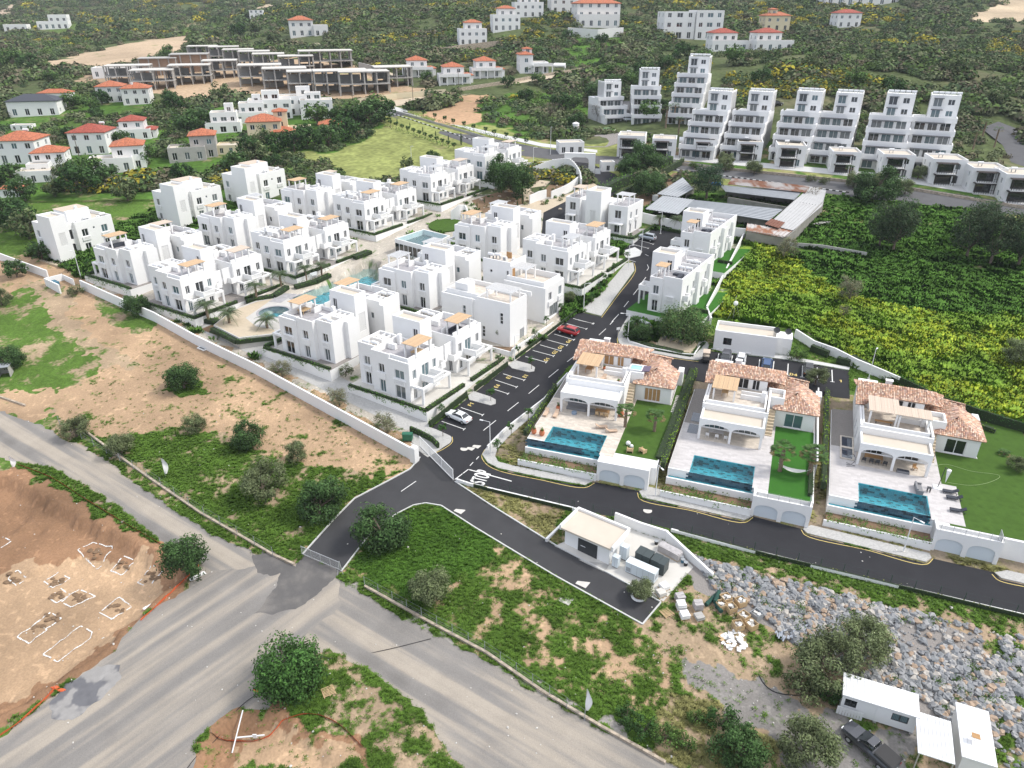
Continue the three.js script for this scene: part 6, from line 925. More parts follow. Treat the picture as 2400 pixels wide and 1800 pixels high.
{const t=thing('roof_hatch','dark glazed white framed hatch on the plot by the wall','hatch',P(477,817),-AZ-.05);const f=new MB();ring(f,-1.1,1.1,-.7,.7,0,.2,.18);f.build('frame',M.white,t);new MB().box(-.92,.92,.02,.1,-.52,.52).build('glass',M.glassD,t);}
{const p=P(1440,783),t=thing('road_sign','small white sign plate on a post at the junction kerb','sign',P(1448,792),.4);new MB().cyl(0,0,0,.035,.035,2,6).build('post',M.whiteMetal,t);new MB().box(-.4,.4,1.7,2.2,-.02,.02).build('plate',M.whiteMetal,t);}
{const t=thing('pool_sign','white sign board on the hedge by the long pool','sign',V3(0,0,0),0);const p=P(735,645,1.6);t.position.copy(p);t.rotation.y=-AZ+Math.PI / 2-.1;new MB().box(-.9,.9,-.1,.7,-.03,.03).build('board',M.whiteMetal,t);new MB().box(-.8,-.72,-1.4,-.1,-.03,.03).box(.72,.8,-1.4,-.1,-.03,.03).build('stand',M.whiteMetal,t);}
// ---------- cars ----------
function loftBody(st,w){ 
const v=[],idx=[],ring_=8;st.forEach(([x,hw,y0,y1,y2])=>{for(const[a,y]of[[-.86,y0],[-1,(y0*.6+y1*.4)],[-.99,y1],[-.86,y2],[.86,y2],[.99,y1],[1,y0*.6+y1*.4],[.86,y0]])v.push(x,y,a*hw);});
for(let i=0;i<st.length-1;i++)for(let j=0;j<ring_;j++){const a=i*ring_+j,b=i*ring_+(j+1)% ring_,c=a+ring_,d=b+ring_;idx.push(a,b,c,b,d,c);}
for(const[o,f]of[[0,1],[(st.length-1)*ring_,0]])for(let j=1;j<ring_-1;j++)f?idx.push(o,o+j+1,o+j):idx.push(o,o+j,o+j+1);
const g=new THREE.BufferGeometry();g.setAttribute('position',new THREE.Float32BufferAttribute(v,3));g.setIndex(idx);return g.toNonIndexed();
}
const paintOf=(r,g,b,m=.2)=>new THREE.MeshPhysicalMaterial({color:C(r,g,b),roughness:.35,metalness:m,clearcoat:1,clearcoatRoughness:.06});
const wheelG=(()=>{const g=new THREE.CylinderGeometry(.33,.33,.22,18);g.rotateX(Math.PI / 2);return g;})(),rimG=(()=>{const g=new THREE.CylinderGeometry(.2,.2,.235,12);g.rotateX(Math.PI / 2);return g;})();
function makeCar(type,mat){
const c=new THREE.Group(),suv=type==='suv',pk=type==='pickup',H=suv?.16:pk?.2:0,L=pk?2.6:suv?2.2:2.25;
const body=loftBody([[-L,.72,.42+H,.6+H,.78+H],[-L+.12,.86,.3+H,.66+H,.92+H],[-L+.7,.9,.24+H,.72+H,suv||pk?.98+H:.95+H],[-.6,.91,.22+H,.72+H,.95+H],[.75,.91,.22+H,.72+H,.95+H],[L-.8,.9,.24+H,.68+H,.86+H],[L-.15,.84,.28+H,.6+H,.74+H],[L,.7,.36+H,.52+H,.6+H]]);
body.computeVertexNormals();mesh('body',triUV(body),mat,c);
const rb=pk?-.55:suv?-L+.12:-L+.75,rt=pk?-.45:suv?-L+.5:-L+1.25,fb=1.05,ft=.25,y0=.93+H,y1=(suv?1.48:pk?1.5:1.36)+H*.7;
const cab=(s,a,b2)=>loftBody([[rb+a,.74*s,y0,y0+.02,y0+.03],[rt,.66*s,y0,(y0+y1) / 2,y1-.03+b2],[(rt+ft) / 2,.66*s,y0,(y0+y1) / 2+.05,y1+b2],[ft,.65*s,y0,(y0+y1) / 2,y1-.03+b2],[fb-a,.74*s,y0,y0+.02,y0+.03]]);
mesh('windows',triUV(cab(1.08,0,-.03)),M.glassD,c);
const rf=new MB().box(rt+.02,ft-.02,y1-.06,y1+.012,-.58,.58);for(const z of[-.685,.665]){rf.box((rt+ft) / 2-.05,(rt+ft) / 2+.03,y0,y1-.05,z,z+.02);}rf.beam(V3(rt,y1-.02,.56),V3(rb,y0,.74),.07,.05).beam(V3(rt,y1-.02,-.56),V3(rb,y0,-.74),.07,.05).beam(V3(ft,y1-.02,.56),V3(fb,y0,.74),.06,.05).beam(V3(ft,y1-.02,-.56),V3(fb,y0,-.74),.06,.05);rf.build('roof',mat,c);
const wb=pk?1.58:1.36;for(const x of[-wb,wb])for(const z of[-.8,.8]){const w=mesh('wheel',wheelG,M.black,c);w.position.set(x,.33,z);const r=mesh('rim',rimG,M.steel,w);r.position.z=0;}
for(const z of[-.62,.62]){new MB().box(L-.16,L-.03,.58+H,.7+H,z-.17,z+.17).build('headlight',M.whiteMetal,c);new MB().box(-L-.005,-L+.1,.68+H,.82+H,z-.16,z+.16).build('tail_light',M.tail||(M.tail=std({color:C(.3,.01,.01),roughness:.3})),c);new MB().box(.72,.86,.98+H,1.12+H,z*1.45-.1,z*1.45+.1).build('mirror',mat,c);}
new MB().box(-L-.01,-L+.02,.5+H,.62+H,-.26,.26).build('number_plate',M.whiteMetal,c);
if(pk){new MB().box(-L+.12,-.75,.9+H,1.2+H,-.86,.86).build('cargo_cover',M.darkMetal,c);new MB().box(-L+.05,-.7,1.201+H,1.24+H,-.8,.8).build('cargo_lid',M.black,c);}
return c;
}
function placeCar(proto,name,label,px,py,ang,s=1,o={}){const c=proto.clone();c.name=numbered(name);c.position.copy(P(px,py,o.up||0));c.rotation.set(0,ang,0);const sl=.0944*Math.cos(ang-Math.PI / 2);c.rotation.order='YXZ';c.rotation.z=Math.sin(ang)*.0944;c.rotation.x=Math.cos(ang)*-.0+Math.cos(ang)*.0944*0;c.scale.setScalar(s);c.position.y+=.02;scene.add(c);return tag(c,label,o.cat||'car');}
const CW=paintOf(.75,.76,.77,0),CR=paintOf(.45,.012,.015),CS=paintOf(.42,.46,.50,.5),CG=paintOf(.09,.09,.105,.5),CB=paintOf(.02,.075,.21,.3),CK=paintOf(.012,.013,.014,.2),CD=paintOf(.06,.064,.075,.5),CGR=paintOf(.12,.42,.02,.1);
const bayA=Math.PI-AZ; 
placeCar(makeCar('sedan',CW),'sedan_car','white sedan parked in the lowest roadside bay',1075,983,bayA-.05);placeCar(makeCar('suv',CR),'red_car','bright red car parked opposite the first villa',1331,782,bayA-.02);
placeCar(makeCar('suv',CS),'silver_car','silver estate car parked by the road bend',1515,562,bayA,1.08);const upA=Math.PI / 2-AV+Math.PI;
placeCar(makeCar('suv',CG),'grey_car','dark grey car in the upper parking beside the buggy',1700,846,upA,1);placeCar(makeCar('suv',CW),'white_car','white hatchback in the upper parking before the flat building',1735,853,upA,.95);placeCar(makeCar('suv',CB),'blue_car','blue car alone in the middle of the upper parking',1796,862,upA+Math.PI,1);placeCar(makeCar('sedan',CK),'black_car','black sedan in the upper parking, farthest along',1894,871,upA+Math.PI,.98);
placeCar(makeCar('pickup',CD),'pickup_truck','dark grey pickup truck beside the white cabins',2034,1760,Math.PI-.98,1.05,{cat:'pickup truck'});placeCar(makeCar('suv',CS),'silver_car','silver car half hidden under the broad dark tree',1500,768,bayA-.3);
{const t=thing('golf_buggy','dark golf buggy with a beige roof by the flat building','golf cart',P(1654,846),upA+.1);new MB().box(-1.2,1.2,.35,.75,-.6,.6).build('body',M.black,t);new MB().box(-.7,-.1,.75,.9,-.55,.55).box(-.85,-.7,.75,1.3,-.55,.55).build('seat',M.roofScreed,t);new MB().box(-1.1,.7,1.85,1.93,-.62,.62).build('canopy',M.reedPale,t);const f=new MB();for(const x of[-1,.62])for(const z of[-.56,.56])f.box(x-.025,x+.025,.7,1.85,z-.025,z+.025);f.build('frame',M.darkMetal,t);for(const x of[-.8,.8])for(const z of[-.55,.55]){const w=mesh('wheel',wheelG,M.black,t);w.position.set(x,.24,z);w.scale.setScalar(.7);}}
const farCar={s:makeCar('suv',CS),w:makeCar('suv',CW),k:makeCar('suv',CK),g:makeCar('suv',CGR)};
for(const[k,x,y,a,l]of[['k',1460,270,.7,'black car on the ramp beside the terraced flats'],['s',1475,284,.2,'silver car before the garages of the terraced flats'],['w',1444,236,1.3,'white van at the top of the ramp by the trees'],['s',1500,230,1.4,'grey car at the top of the ramp by the flats'],['g',1426,311,.3,'bright green jeep on the gravel lot'],['w',1376,169,.2,'white police style car on the hill road'],['k',1274,72,.1,'black car beside the hill villas'],['k',1820,247,.1,'dark car behind the terraced flats']])placeCar(farCar[k],'parked_car',l,x,y,a,1.1);
// ---------- flat roofed building by the upper parking ----------
{const p=P(1955,842-0),q=P(1817,840),o=thing('flat_building','low white flat roofed building with two black dishes','building',P(1815,838),-AV+.02),b=newB(o);b.walls.box(-10.6,-.28,-.5,3.2,-4.8,-.28);skin(b,'z+',0,-11,0,-.5,3.9,[[-8.6,1.2,1.5,1.4,'d']]);skin(b,'x+',0,-5,-.28,-.5,3.9);skin(b,'x-',-11,-5,-.28,-.5,3.9);b.walls.box(-11,0,-.5,3.9,-5.1,-4.8);b.walls.box(.003,2.6,-.5,3.4,-4.6,-1.4);b.walls.build('wall',M.white,o);flat(b,'roof_screed',M.roofScreed,-10.7,-.3,-4.8,-.3,3.202);new MB().box(1.2,2.1,-.4,1.7,-1.4,-1.36).build('door',M.white2,o);
for(const x of[-.3,1.7]){const g=new THREE.SphereGeometry(.75,18,6,0,6.283,0,.9);g.scale(1,.5,1);g.rotateX(-2.2);g.translate(x,4.5,-2.4);new MB().add(g).cyl(x,3.4,-2.6,.04,.04,.9,6).build('satellite_dish',M.darkMetal,o);}acUnit(o,-4.6,-.45,.4,0);
const d=thing('satellite_dish','white satellite dish on a stayed mast by the field edge','dish',P(1718,748),0),g=new THREE.SphereGeometry(.6,14,6,0,6.28,0,.9);g.rotateX(1.2);g.translate(0,3.4,0);new MB().add(g).build('dish',M.whiteMetal,d);new MB().cyl(0,0,0,.04,.04,5,6).bar(V3(0,4,0),V3(1.3,0,.3),.02).bar(V3(0,4,0),V3(-1.2,0,.4),.02).build('mast',M.steel,d);
for(const[i,x]of[1557,1575,1595].entries())sunLounger('garden_chair',['grey reclining chair under the broad tree, first','grey reclining chair under the broad tree, second','grey reclining chair under the broad tree, third'][i],P(x,796+i*4),-.3,M.fabricGrey);}
// ---------- transformer building and generator yard ----------
{const o=thing('transformer_building','small white flat roofed building with a dark steel door','building',P(1427,1326),-.62),b=newB(o);b.walls.box(-6.6,-.1,-.4,2.75,-4,-.1).build('wall',M.white,o);new MB().box(-7,.3,2.752,3.0,-4.1,.35).build('roof',M.roofScreed,o);const pr=new MB().box(-7.2,.5,2.75,3.35,-4.4,-4.1).box(.3,.55,2.6,3.35,-4.1,.3).box(-7.25,-7,2.6,3.35,-4.1,.3);pr.build('parapet',M.white,o);new MB().box(-4.6,-1.8,-.2,2.2,-.099,-.05).build('door',M.darkMetal,o);new MB().box(-4.2,-3.5,1.15,1.25,-.049,-.04).build('door_sign',M.whiteMetal,o);new MB().box(-7,0,-.4,.06,-.04,1.3).build('step',M.concrete,o);new MB().box(-.099,-.06,1.9,2.15,-2.6,-1.4).build('vent',M.greyMetal,o);const wg=thing('retaining_wall','low white wall running from the transformer building to the bank','wall',o.position.clone(),-.62);new MB().box(-8.6,-6.61,-.6,.9,-3.8,-3.5).box(-8.9,-8.6,-.8,.8,-3.8,1).build('wall',M.white,wg);}
function cabinet(name,label,px,py,w,d,h,ry,mat,o={}){const t=thing(name,label,o.cat||'cabinet',P(px,py,o.up||.05),ry);new MB().box(-w / 2,w / 2,.12,h,-d / 2,d / 2).build('body',mat,t);new MB().box(-w / 2-.03,w / 2+.03,h,h+.06,-d / 2-.03,d / 2+.03).build('lid',mat,t);new MB().box(-w / 2+.05,w / 2-.05,0,.12,-d / 2+.05,d / 2-.05).build('plinth',M.darkMetal,t);if(o.doors){const g=new MB();for(let i=1;i<o.doors;i++){const x=-w / 2+w*i / o.doors;g.box(x-.012,x+.012,.2,h-.08,d / 2+.001,d / 2+.012);}g.build('door_seam',M.greyMetal,t);}if(o.grille)new MB().box(w / 2+.001,w / 2+.02,.5,h-.4,-d / 2+.2,d / 2-.2).box(-w / 2+.1,-w / 2+.7,.3,.9,d / 2+.001,d / 2+.02).build('grille',M.greyMetal,t);return t;}
M.genWhite=std({color:C(.60,.66,.70),roughness:.45});M.genDark=std({color:C(.045,.06,.062),roughness:.5});
cabinet('generator','long pale grey generator in the yard',1503,1349,3.9,1.15,1.6,-.62,M.genWhite,{cat:'generator',doors:5,grille:1});
for(const[i,[x,y]]of[[1501,1315],[1518,1323],[1537,1332],[1552,1340]].entries())cabinet('fuel_tank',['dark grey tank nearest the transformer building','dark grey tank, second in the row','dark grey tank, third in the row','dark grey tank at the end of the row with white pipe'][i],x,y,.95,1.5,1.7,-.62,M.genDark,{cat:'tank'});
cabinet('power_cabinet','tall pale cabinet against the transformer building wall',1462,1308,1,.8,2,-.62,M.genWhite,{doors:2});cabinet('power_cabinet','short pale cabinet at the front corner of the yard',1443,1327,.8,.7,1.6,-.62,M.genWhite,{doors:2});
{const t=thing('wrapped_pallet','plastic wrapped pile against the sloping yard wall','pallet',P(1570,1300),-.75);new MB().box(-1.5,1.5,.1,.95,-.55,.55).build('load',M.wrap||(M.wrap=std({map:mottled([.42,.40,.40],.35,3,3),roughness:.25})),t);new MB().box(-1.5,1.5,0,.1,-.55,.55).build('pallet',M.woodPale,t);const s=new MB();for(let i=0;i<9;i++)s.box(R(-1.6,-.8),R(-.7,1.5),.95+i*.006,1.02+i*.006,R(-.6,-.1),R(.1,.6));s.build('sheet',M.wrap,t);}
for(const[i,[x,y,m]]of[[1538,1275,M.black],[1600,1318,M.blueBin],[1607,1325,M.black],[1597,1310,M.whiteMetal]].entries()){const t=thing('bucket',['black bucket by the yard wall','blue drum at the yard corner','black tub at the yard corner','small white can at the yard corner'][i],'bucket',P(x,y,.05));new MB().cyl(0,0,0,.22,.28,.5,12).build('bucket',m,t);new MB().cyl(0,.5,0,.29,.29,.03,12).build('rim',M.greyMetal,t);}

function pallet(t,w=1.1){const g=new MB();for(let i=0;i<7;i++)g.box(-w / 2,w / 2,.1,.13,-w / 2+i*w / 7,-w / 2+i*w / 7+.1);for(const x of[-w / 2,-.05,w / 2-.1])g.box(x,x+.1,0,.1,-w / 2,w / 2);g.build('pallet',M.woodPale,t);}
for(const[i,[x,y,r,hgt,m]]of[[1593,1408,.2,.75,M.wrap],[1596,1427,.1,.85,M.white2],[1604,1447,.15,.5,M.white],[1635,1428,.1,1,M.wrap],[1638,1450,.3,.4,M.concrete],[1556,1380,.5,.5,M.white],[1549,1395,.4,.5,M.paleSlab]].entries()){const t=thing('stone_pallet',['wrapped pallet of slabs nearest the yard','pallet of white slabs, second in the row','pallet with a square white block at the row end','tall wrapped pallet beside the green netting','pallet of loose grey slabs','white slab stack at the yard edge','tan slab stack by the olive planter'][i],'pallet',P(x,y),r);pallet(t);const g0=new THREE.BoxGeometry(1,.1,.48);const n=Math.round(hgt / .11);for(let k=0;k<n;k++)for(const z of[-.25,.25]){const q=mesh('slab',g0,m,t);q.position.set(R(-.04,.04),.19+k*.108,z+R(-.02,.02));q.rotation.y=R(-.03,.03);}}
{const t=thing('wooden_pallet','empty wooden pallet at the end of the small road','pallet',P(1563,1437),.5);pallet(t,1.3);const u=thing('wooden_pallet','broken wooden pallet lying near the big round tree','pallet',P(770,1622),.5);pallet(u,1.3);}
for(const[i,[x,y,r]]of[[1690,1425,.35],[1712,1432,.35],[1700,1410,.35],[1735,1418,.35],[1742,1452,.6],[1772,1448,.6],[1760,1472,.5],[1729,1473,.2]].entries()){const t=thing('stone_crate',['wooden crate of stone, front left of the cluster','wooden crate of stone, front of the cluster','wooden crate of stone, back of the cluster','wooden crate of bluish stone under planks','open crate with white stone by the yellow bush','dark sided crate by the yellow bush','open empty crate with wire corners','pallet crate heaped with grey slabs'][i],'crate',P(x,y),r),c=new MB();ring(c,-.55,.55,-.55,.55,.1,.85,.05);c.build('crate',i===5?M.greyMetal:M.woodPale,t);const g0=new THREE.BoxGeometry(.45,.16,.3);for(let k=0;k<14;k++){const q=mesh('stone',g0,[M.white2,M.paleSlab,M.concrete][k % 3],t);q.position.set(R(-.3,.3),.2+Math.floor(k / 4)*.17+R(0,.04),R(-.35,.35));q.rotation.set(R(-.2,.2),R(0,3),R(-.2,.2));}}
{const t=thing('net_roll','dark green rolls of netting between pallets and rubble','netting',P(1668,1408),.6);for(const[x,y,z,l,a]of[[0,.25,0,2.6,.2],[.3,.25,.6,2.2,.7],[-.4,.3,1.3,1.6,1.2],[.5,.6,.3,2,.5]]){const g=new THREE.CylinderGeometry(.26,.24,l,12,4);g.rotateZ(Math.PI / 2);g.rotateY(a);g.translate(x,y,z);new MB().add(g).build('roll',M.netG||(M.netG=std({map:mottled([.012,.06,.045],.5,2,4)})),t);}}
{const t=thing('slab_heap','heap of white broken tiles on the dirt','heap',P(1720,1500),0),g0=new THREE.BoxGeometry(.6,.07,.4);for(let k=0;k<60;k++){const q=mesh('tile',g0,k % 6?M.white:M.woodPale,t);const r=Math.sqrt(rnd())*1.5;const a=R(0,6.28),s=R(.5,1.1);q.position.set(Math.cos(a)*r,.08+Math.max(0,.5-r*.35)*rnd(),Math.sin(a)*r);q.rotation.set(R(-.5,.5),R(0,3),R(-.5,.5));q.scale.setScalar(s);}const u=thing('slab_heap','heap of thin grey stone strips below the rubble','heap',P(1862,1488),.3);for(let k=0;k<46;k++){const q=mesh('tile',g0,M.rock1||(M.rock1=std({map:mottled([.33,.36,.41],.3,3,2)})),u);q.position.set(R(-2,2),.1+R(0,.3),R(-.7,.7));q.rotation.set(R(-.3,.3),R(-.4,.4)+.6,R(-.4,.4));q.scale.set(1.2,1,.4);}}
{const t=thing('planter','white ring planter at the end of the small road','planter',P(1497,1400));const g=new THREE.TorusGeometry(.8,.16,8,24);g.rotateX(Math.PI / 2);g.translate(0,.2,0);new MB().add(g).build('ring',M.white,t);new MB().cyl(0,.02,0,.78,.78,.18,18).build('soil',M.soil,t);}

{const rg=[0,1,2,3,4].map((v)=>{const g=new THREE.DodecahedronGeometry(.5,0),p=g.attributes.position,mv=new Map();for(let i=0;i<p.count;i++){const k=[p.getX(i),p.getY(i),p.getZ(i)].map((q)=>q.toFixed(2)).join();if(!mv.has(k))mv.set(k,R(.72,1.2));const s=mv.get(k);p.setXYZ(i,p.getX(i)*s*1.15,p.getY(i)*s*.8,p.getZ(i)*s);}g.computeVertexNormals();return triUV(g);});
const RM=[[.25,.26,.27],[.34,.34,.34],[.19,.20,.21],[.46,.43,.39],[.40,.30,.22],[.28,.285,.295]].map((c)=>std({map:mottled(c,.28,2,2.2,128),roughness:.95}));
const poly=gp([[1630,1300],[1700,1325],[1900,1376],[2110,1430],[2420,1500],[2420,1800],[2290,1800],[2240,1720],[2160,1640],[2020,1590],[1900,1540],[1830,1480],[1760,1420],[1660,1372]]),xs=poly.map((q)=>q[0]),zs=poly.map((q)=>q[1]);const st=[];for(let i=0;i<40000&&st.length<9500;i++){const x=R(Math.min(...xs),Math.max(...xs)),z=R(Math.min(...zs),Math.max(...zs));if(!pip(poly,x,z))continue;const gap=fbm(x / 5+9,z / 5,3);if(gap>.56+.1*sm(70,20,x)&&rnd()<.9)continue;st.push([x,z,.16+.85*Math.pow(rnd(),4)]);}
st.sort((a,b)=>b[2]-a[2]);const t=thing('rubble_slope','slope of grey and tan broken rocks below the lower road','rocks',V3(0,0,0));const rest=[[],[],[],[],[],[]];
st.forEach(([x,z,s],i)=>{const m=M4(x,T0(x,z)+s*.22,z,R(0,6.28),R(-.4,.4),R(-.4,.4),s,s,s);const k=rnd()<.14?4:rnd()<.16?3:pick([0,1,2,5,0,5]);if(i<300){const q=mesh('stone',rg[i % 5],RM[k],t);q.applyMatrix4(m);}else rest[k].push(m);});
rest.forEach((l,k)=>{if(!l.length)return;const im=new THREE.InstancedMesh(rg[k % 5],RM[k],l.length);l.forEach((m,i)=>im.setMatrixAt(i,m));im.name='small_stones';im.userData.kind='stuff';im.castShadow=im.receiveShadow=true;t.add(im);});
const lb=new LB();for(let i=0;i<60;i++){const[x,z]=st[Math.floor(rnd()*st.length)];const s=R(.3,.9);for(let k=0;k<50;k++){const a=R(0,6.28),r=R(0,s);lb.leaf(x+Math.cos(a)*r,T0(x,z)+.25+R(0,s*.5),z+Math.sin(a)*r,.2,G.bush,R(.5,1.5),Math.cos(a),.8,Math.sin(a));}}const w=kind(mesh('rubble_weeds',lb.geo(),LEAF,scene),'stuff');w.userData.label='green weeds growing between the rubble stones';
const pb=new MB();for(let i=0;i<700;i++){const p=P(R(40,2300),R(960,1790));if(blocked(p.x,p.z)&&rnd()<.7)continue;const s=R(.05,.2)*(rnd()<.06?2:1),g=rg[i % 5].clone();g.applyMatrix4(M4(p.x,T(p.x,p.z)+s*.15,p.z,R(0,6),0,0,s));pb.add(g);}const ps=kind(pb.build('loose_stones',M.paleSlab,scene),'stuff');ps.userData.label='small pale stones scattered over the bare ground';}
// ---------- white site cabins ----------
function ribbed(parent,name,mat,x0,x1,z0,z1,ya,yb,along){const r=new MB(),n=Math.round((along?z1-z0:x1-x0) / .33),L=along?x1-x0:z1-z0,sl=Math.atan2(yb-ya,L);for(let i=0;i<n;i++){const g=new THREE.BoxGeometry(along?L / Math.cos(sl):.3,.05,along?.3:L / Math.cos(sl));if(along)g.rotateZ(sl);else g.rotateX(-sl);g.translate(along?(x0+x1) / 2:x0+(i+.5)*(x1-x0) / n,(ya+yb) / 2,along?z0+(i+.5)*(z1-z0) / n:(z0+z1) / 2);r.add(g);}r.box(x0+.02,x1-.02,Math.min(ya,yb)-.1,Math.min(ya,yb)-.04,z0+.02,z1-.02);return r.build(name,mat,parent);}
{const p=P(1965,1668),o=thing('site_cabin','white prefabricated cabin with ribbed roof and two windows','cabin',p,-.405),b=newB(o);b.walls.box(.1,6.7,.25,2.55,-2.5,-.08);skin(b,'z+',0,0,6.8,.25,2.6,[[.85,1.15,1.1,.95,'d'],[5.35,1.15,1.5,.95,'d']],.08);skin(b,'x-',0,-2.6,-.08,.25,2.6,[],.08);skin(b,'x+',6.8,-2.6,-.08,.25,2.6,[],.08);b.walls.box(0,6.8,.25,2.6,-2.6,-2.5);b.walls.build('wall',M.whiteMetal,o);ribbed(o,'roof',M.whiteMetal,-.1,6.9,-2.75,.15,2.75,2.62,false);new MB().box(3.2,4.1,.3,2.3,.002,.03).build('door',M.whiteMetal,o);new MB().box(0,.3,0,.25,-2.5,0).box(3.2,3.5,0,.25,-2.5,0).box(6.5,6.8,0,.25,-2.5,0).build('foot_block',M.concrete,o);for(let i=0;i<9;i++){const x=-.25+i*.27;new MB().box(x,x+.24,.05,1.15,.3,.34).build('skirting_board',M.whiteMetal,o);}
const q=P(2136,1735),c=thing('site_canopy','white ribbed canopy roof joined to the cabin','canopy',q,-.405);ribbed(c,'roof',M.whiteMetal,-.2,2.9,-1.2,3.6,2.75,2.6,false);const f=new MB();for(const[x,z]of[[0,3.4],[2.8,3.4],[0,-1],[2.8,-1]])f.box(x-.05,x+.05,-.5,2.6,z-.05,z+.05);f.build('post',M.steel,c);const d=thing('site_cabin','white cabin under the ribbed roof at the frame corner','cabin',P(2230,1720),-.405);new MB().box(0,2.6,0,2.4,-1.5,4.5).build('wall',M.white2,d);ribbed(d,'roof',M.whiteMetal,-.15,2.75,-1.7,4.7,2.62,2.5,false);const hb=thing('roof_board','brown board on a small frame lying on the cabin roof','board',d.position.clone().add(V3(0,2.75,0)),-.405);new MB().box(.7,1.4,.5,.55,2.2,2.8).build('board',M.wood,hb);new MB().box(.75,.8,.02,.5,2.3,2.35).box(1.3,1.35,.02,.5,2.3,2.35).build('frame',M.steel,hb);
const cb=new THREE.CatmullRomCurve3([[1777,1580],[1792,1605],[1815,1622],[1860,1630],[1900,1628]].map(([x,y])=>onT(x,y,.04)));const hz=thing('black_hose','black pipe curving over the dirt track','hose',V3(0,0,0));mesh('pipe',new THREE.TubeGeometry(cb,30,.05,6),M.black,hz);const cb2=new THREE.CatmullRomCurve3([[690,1560],[780,1545],[900,1525],[1010,1498]].map(([x,y],i)=>onT(x,y,i===0?3:.06)));const hz2=thing('black_cable','black cable from the big round tree across the gravel','cable',V3(0,0,0));mesh('cable',new THREE.TubeGeometry(cb2,30,.035,5),M.black,hz2);const cb3=new THREE.CatmullRomCurve3([[625,1612],[560,1660],[505,1720],[455,1780],[430,1815]].map(([x,y])=>onT(x,y,.05)));const hz3=thing('black_cable','black cable along the edge of the lower excavation','cable',V3(0,0,0));mesh('cable',new THREE.TubeGeometry(cb3,30,.035,5),M.black,hz3);
const ht=thing('field_hut','small grey open hut at the left edge of the plot','hut',P(14,880),.3);new MB().box(-1,1,0,2,-1,-.9).box(-1,-.9,0,2,-.9,.9).box(.9,1,0,2,-.9,.9).build('wall',M.concrete,ht);new MB().box(-1.15,1.15,2,2.1,-1.1,1.1).build('roof',M.greyMetal,ht);}
// ---------- excavation marks and orange netting ----------
{const mb=new MB();const chalk=(pts,gap=3)=>{const w=pts.map(([x,y])=>P(x,y,-1.2));for(let i=0;i<w.length-1;i++){const a=w[i],b=w[i+1],n=Math.max(4,Math.round(a.distanceTo(b) / .35));for(let k=0;k<n;k++){if(gap&&rnd()<.12)continue;const p=a.clone().lerp(b,k / n),q=a.clone().lerp(b,(k+.9) / n),d=q.clone().sub(p).normalize(),s=V3(-d.z,0,d.x).multiplyScalar(R(.05,.09)),y=(v)=>T(v.x,v.z)+.05;const c=[p.clone().add(s),q.clone().add(s),q.clone().sub(s),p.clone().sub(s)].map((v)=>v.setY(y(v)));const g=new THREE.BufferGeometry();const o=[0,1,2,0,2,3].flatMap((z)=>c[z].toArray());g.setAttribute('position',new THREE.Float32BufferAttribute(o,3));g.computeVertexNormals();if(g.attributes.normal.getY(0)<0){g.setAttribute('position',new THREE.Float32BufferAttribute([0,2,1,0,3,2].flatMap((z)=>c[z].toArray()),3));g.computeVertexNormals();}mb.add(g);}}};
const Z=(x,y)=>[x*.36166,1300+y*.36166];const r=(...a)=>chalk([...a,a[0]].map((q)=>Z(...q)));
r([95,497],[315,343],[385,380],[280,450],[292,455],[175,540]);r([262,608],[512,428],[585,470],[570,505],[360,660]);r([300,250],[380,185],[440,225],[355,278]);r([385,270],[500,190],[605,235],[450,310]);r([630,340],[760,240],[840,300],[715,385]);r([705,75],[800,0],[878,30],[775,100]);r([880,150],[980,75],[1055,95],[965,185]);r([270,140],[370,85],[440,120],[330,185]);r([40,130],[110,90],[160,120],[90,165]);chalk([[0,1280],[25,1265],[0,1252]]);r([500,-40],[600,-90],[730,-50],[620,62]);
const o=kind(mb.build('chalk_marking',M.paint,scene),'structure');
const db=new MB();for(const[x,y]of[[345,225],[500,245],[740,310],[790,45],[980,130],[350,140],[320,370],[235,440],[70,130],[610,-20]])for(let k=0;k<12;k++){const p=P(...Z(x+R(-45,45),y+R(-25,25)),-1.2),s=R(.12,.4),g=new THREE.IcosahedronGeometry(s,0);g.scale(1.2,.35,1);g.translate(p.x,T(p.x,p.z)+.02,p.z);db.add(g);}const dd=kind(db.build('soil_clods',M.soil,scene),'stuff');dd.userData.label='dark soil clods inside the chalk rectangles';}
function netting(label,px,h){const t=thing('orange_netting',label,'netting',V3(0,0,0)),w=smooth(px,8).map(([x,y])=>onT(x,y)),v=[];for(let i=0;i<w.length-1;i++){const a=w[i],b=w[i+1],s=h*(.7+.5*vn(i*.4,px[0][0])),s2=h*(.7+.5*vn((i+1)*.4,px[0][0]));v.push(a.x,a.y,a.z,b.x,b.y,b.z,a.x,a.y+s,a.z+.1,b.x,b.y,b.z,b.x,b.y+s2,b.z+.1,a.x,a.y+s,a.z+.1);}const g=new THREE.BufferGeometry();g.setAttribute('position',new THREE.Float32BufferAttribute(v,3));g.computeVertexNormals();mesh('net',triUV(g),M.netO||(M.netO=new THREE.MeshStandardMaterial({color:C(.62,.12,.04),side:THREE.DoubleSide})),t);const p=new MB();for(let i=0;i<w.length;i+=5)p.cyl(w[i].x,w[i].y-.1,w[i].z,.02,.02,h+.3,5);p.build('stake',M.steel,t);}
netting('orange safety netting along the top of the chalk marked excavation',[[40,1088],[120,1120],[200,1170],[290,1225],[395,1285]],.28);netting('orange safety netting from the dark tree towards the crossing',[[472,1320],[430,1362],[385,1405],[330,1455]],.32);netting('orange safety netting at the lower left edge',[[130,1615],[100,1645],[50,1690],[0,1725],[-40,1750]],.3);netting('orange safety netting round the lower excavation',[[495,1715],[540,1722],[610,1718],[660,1690],[730,1674],[790,1695],[850,1750]],.3);
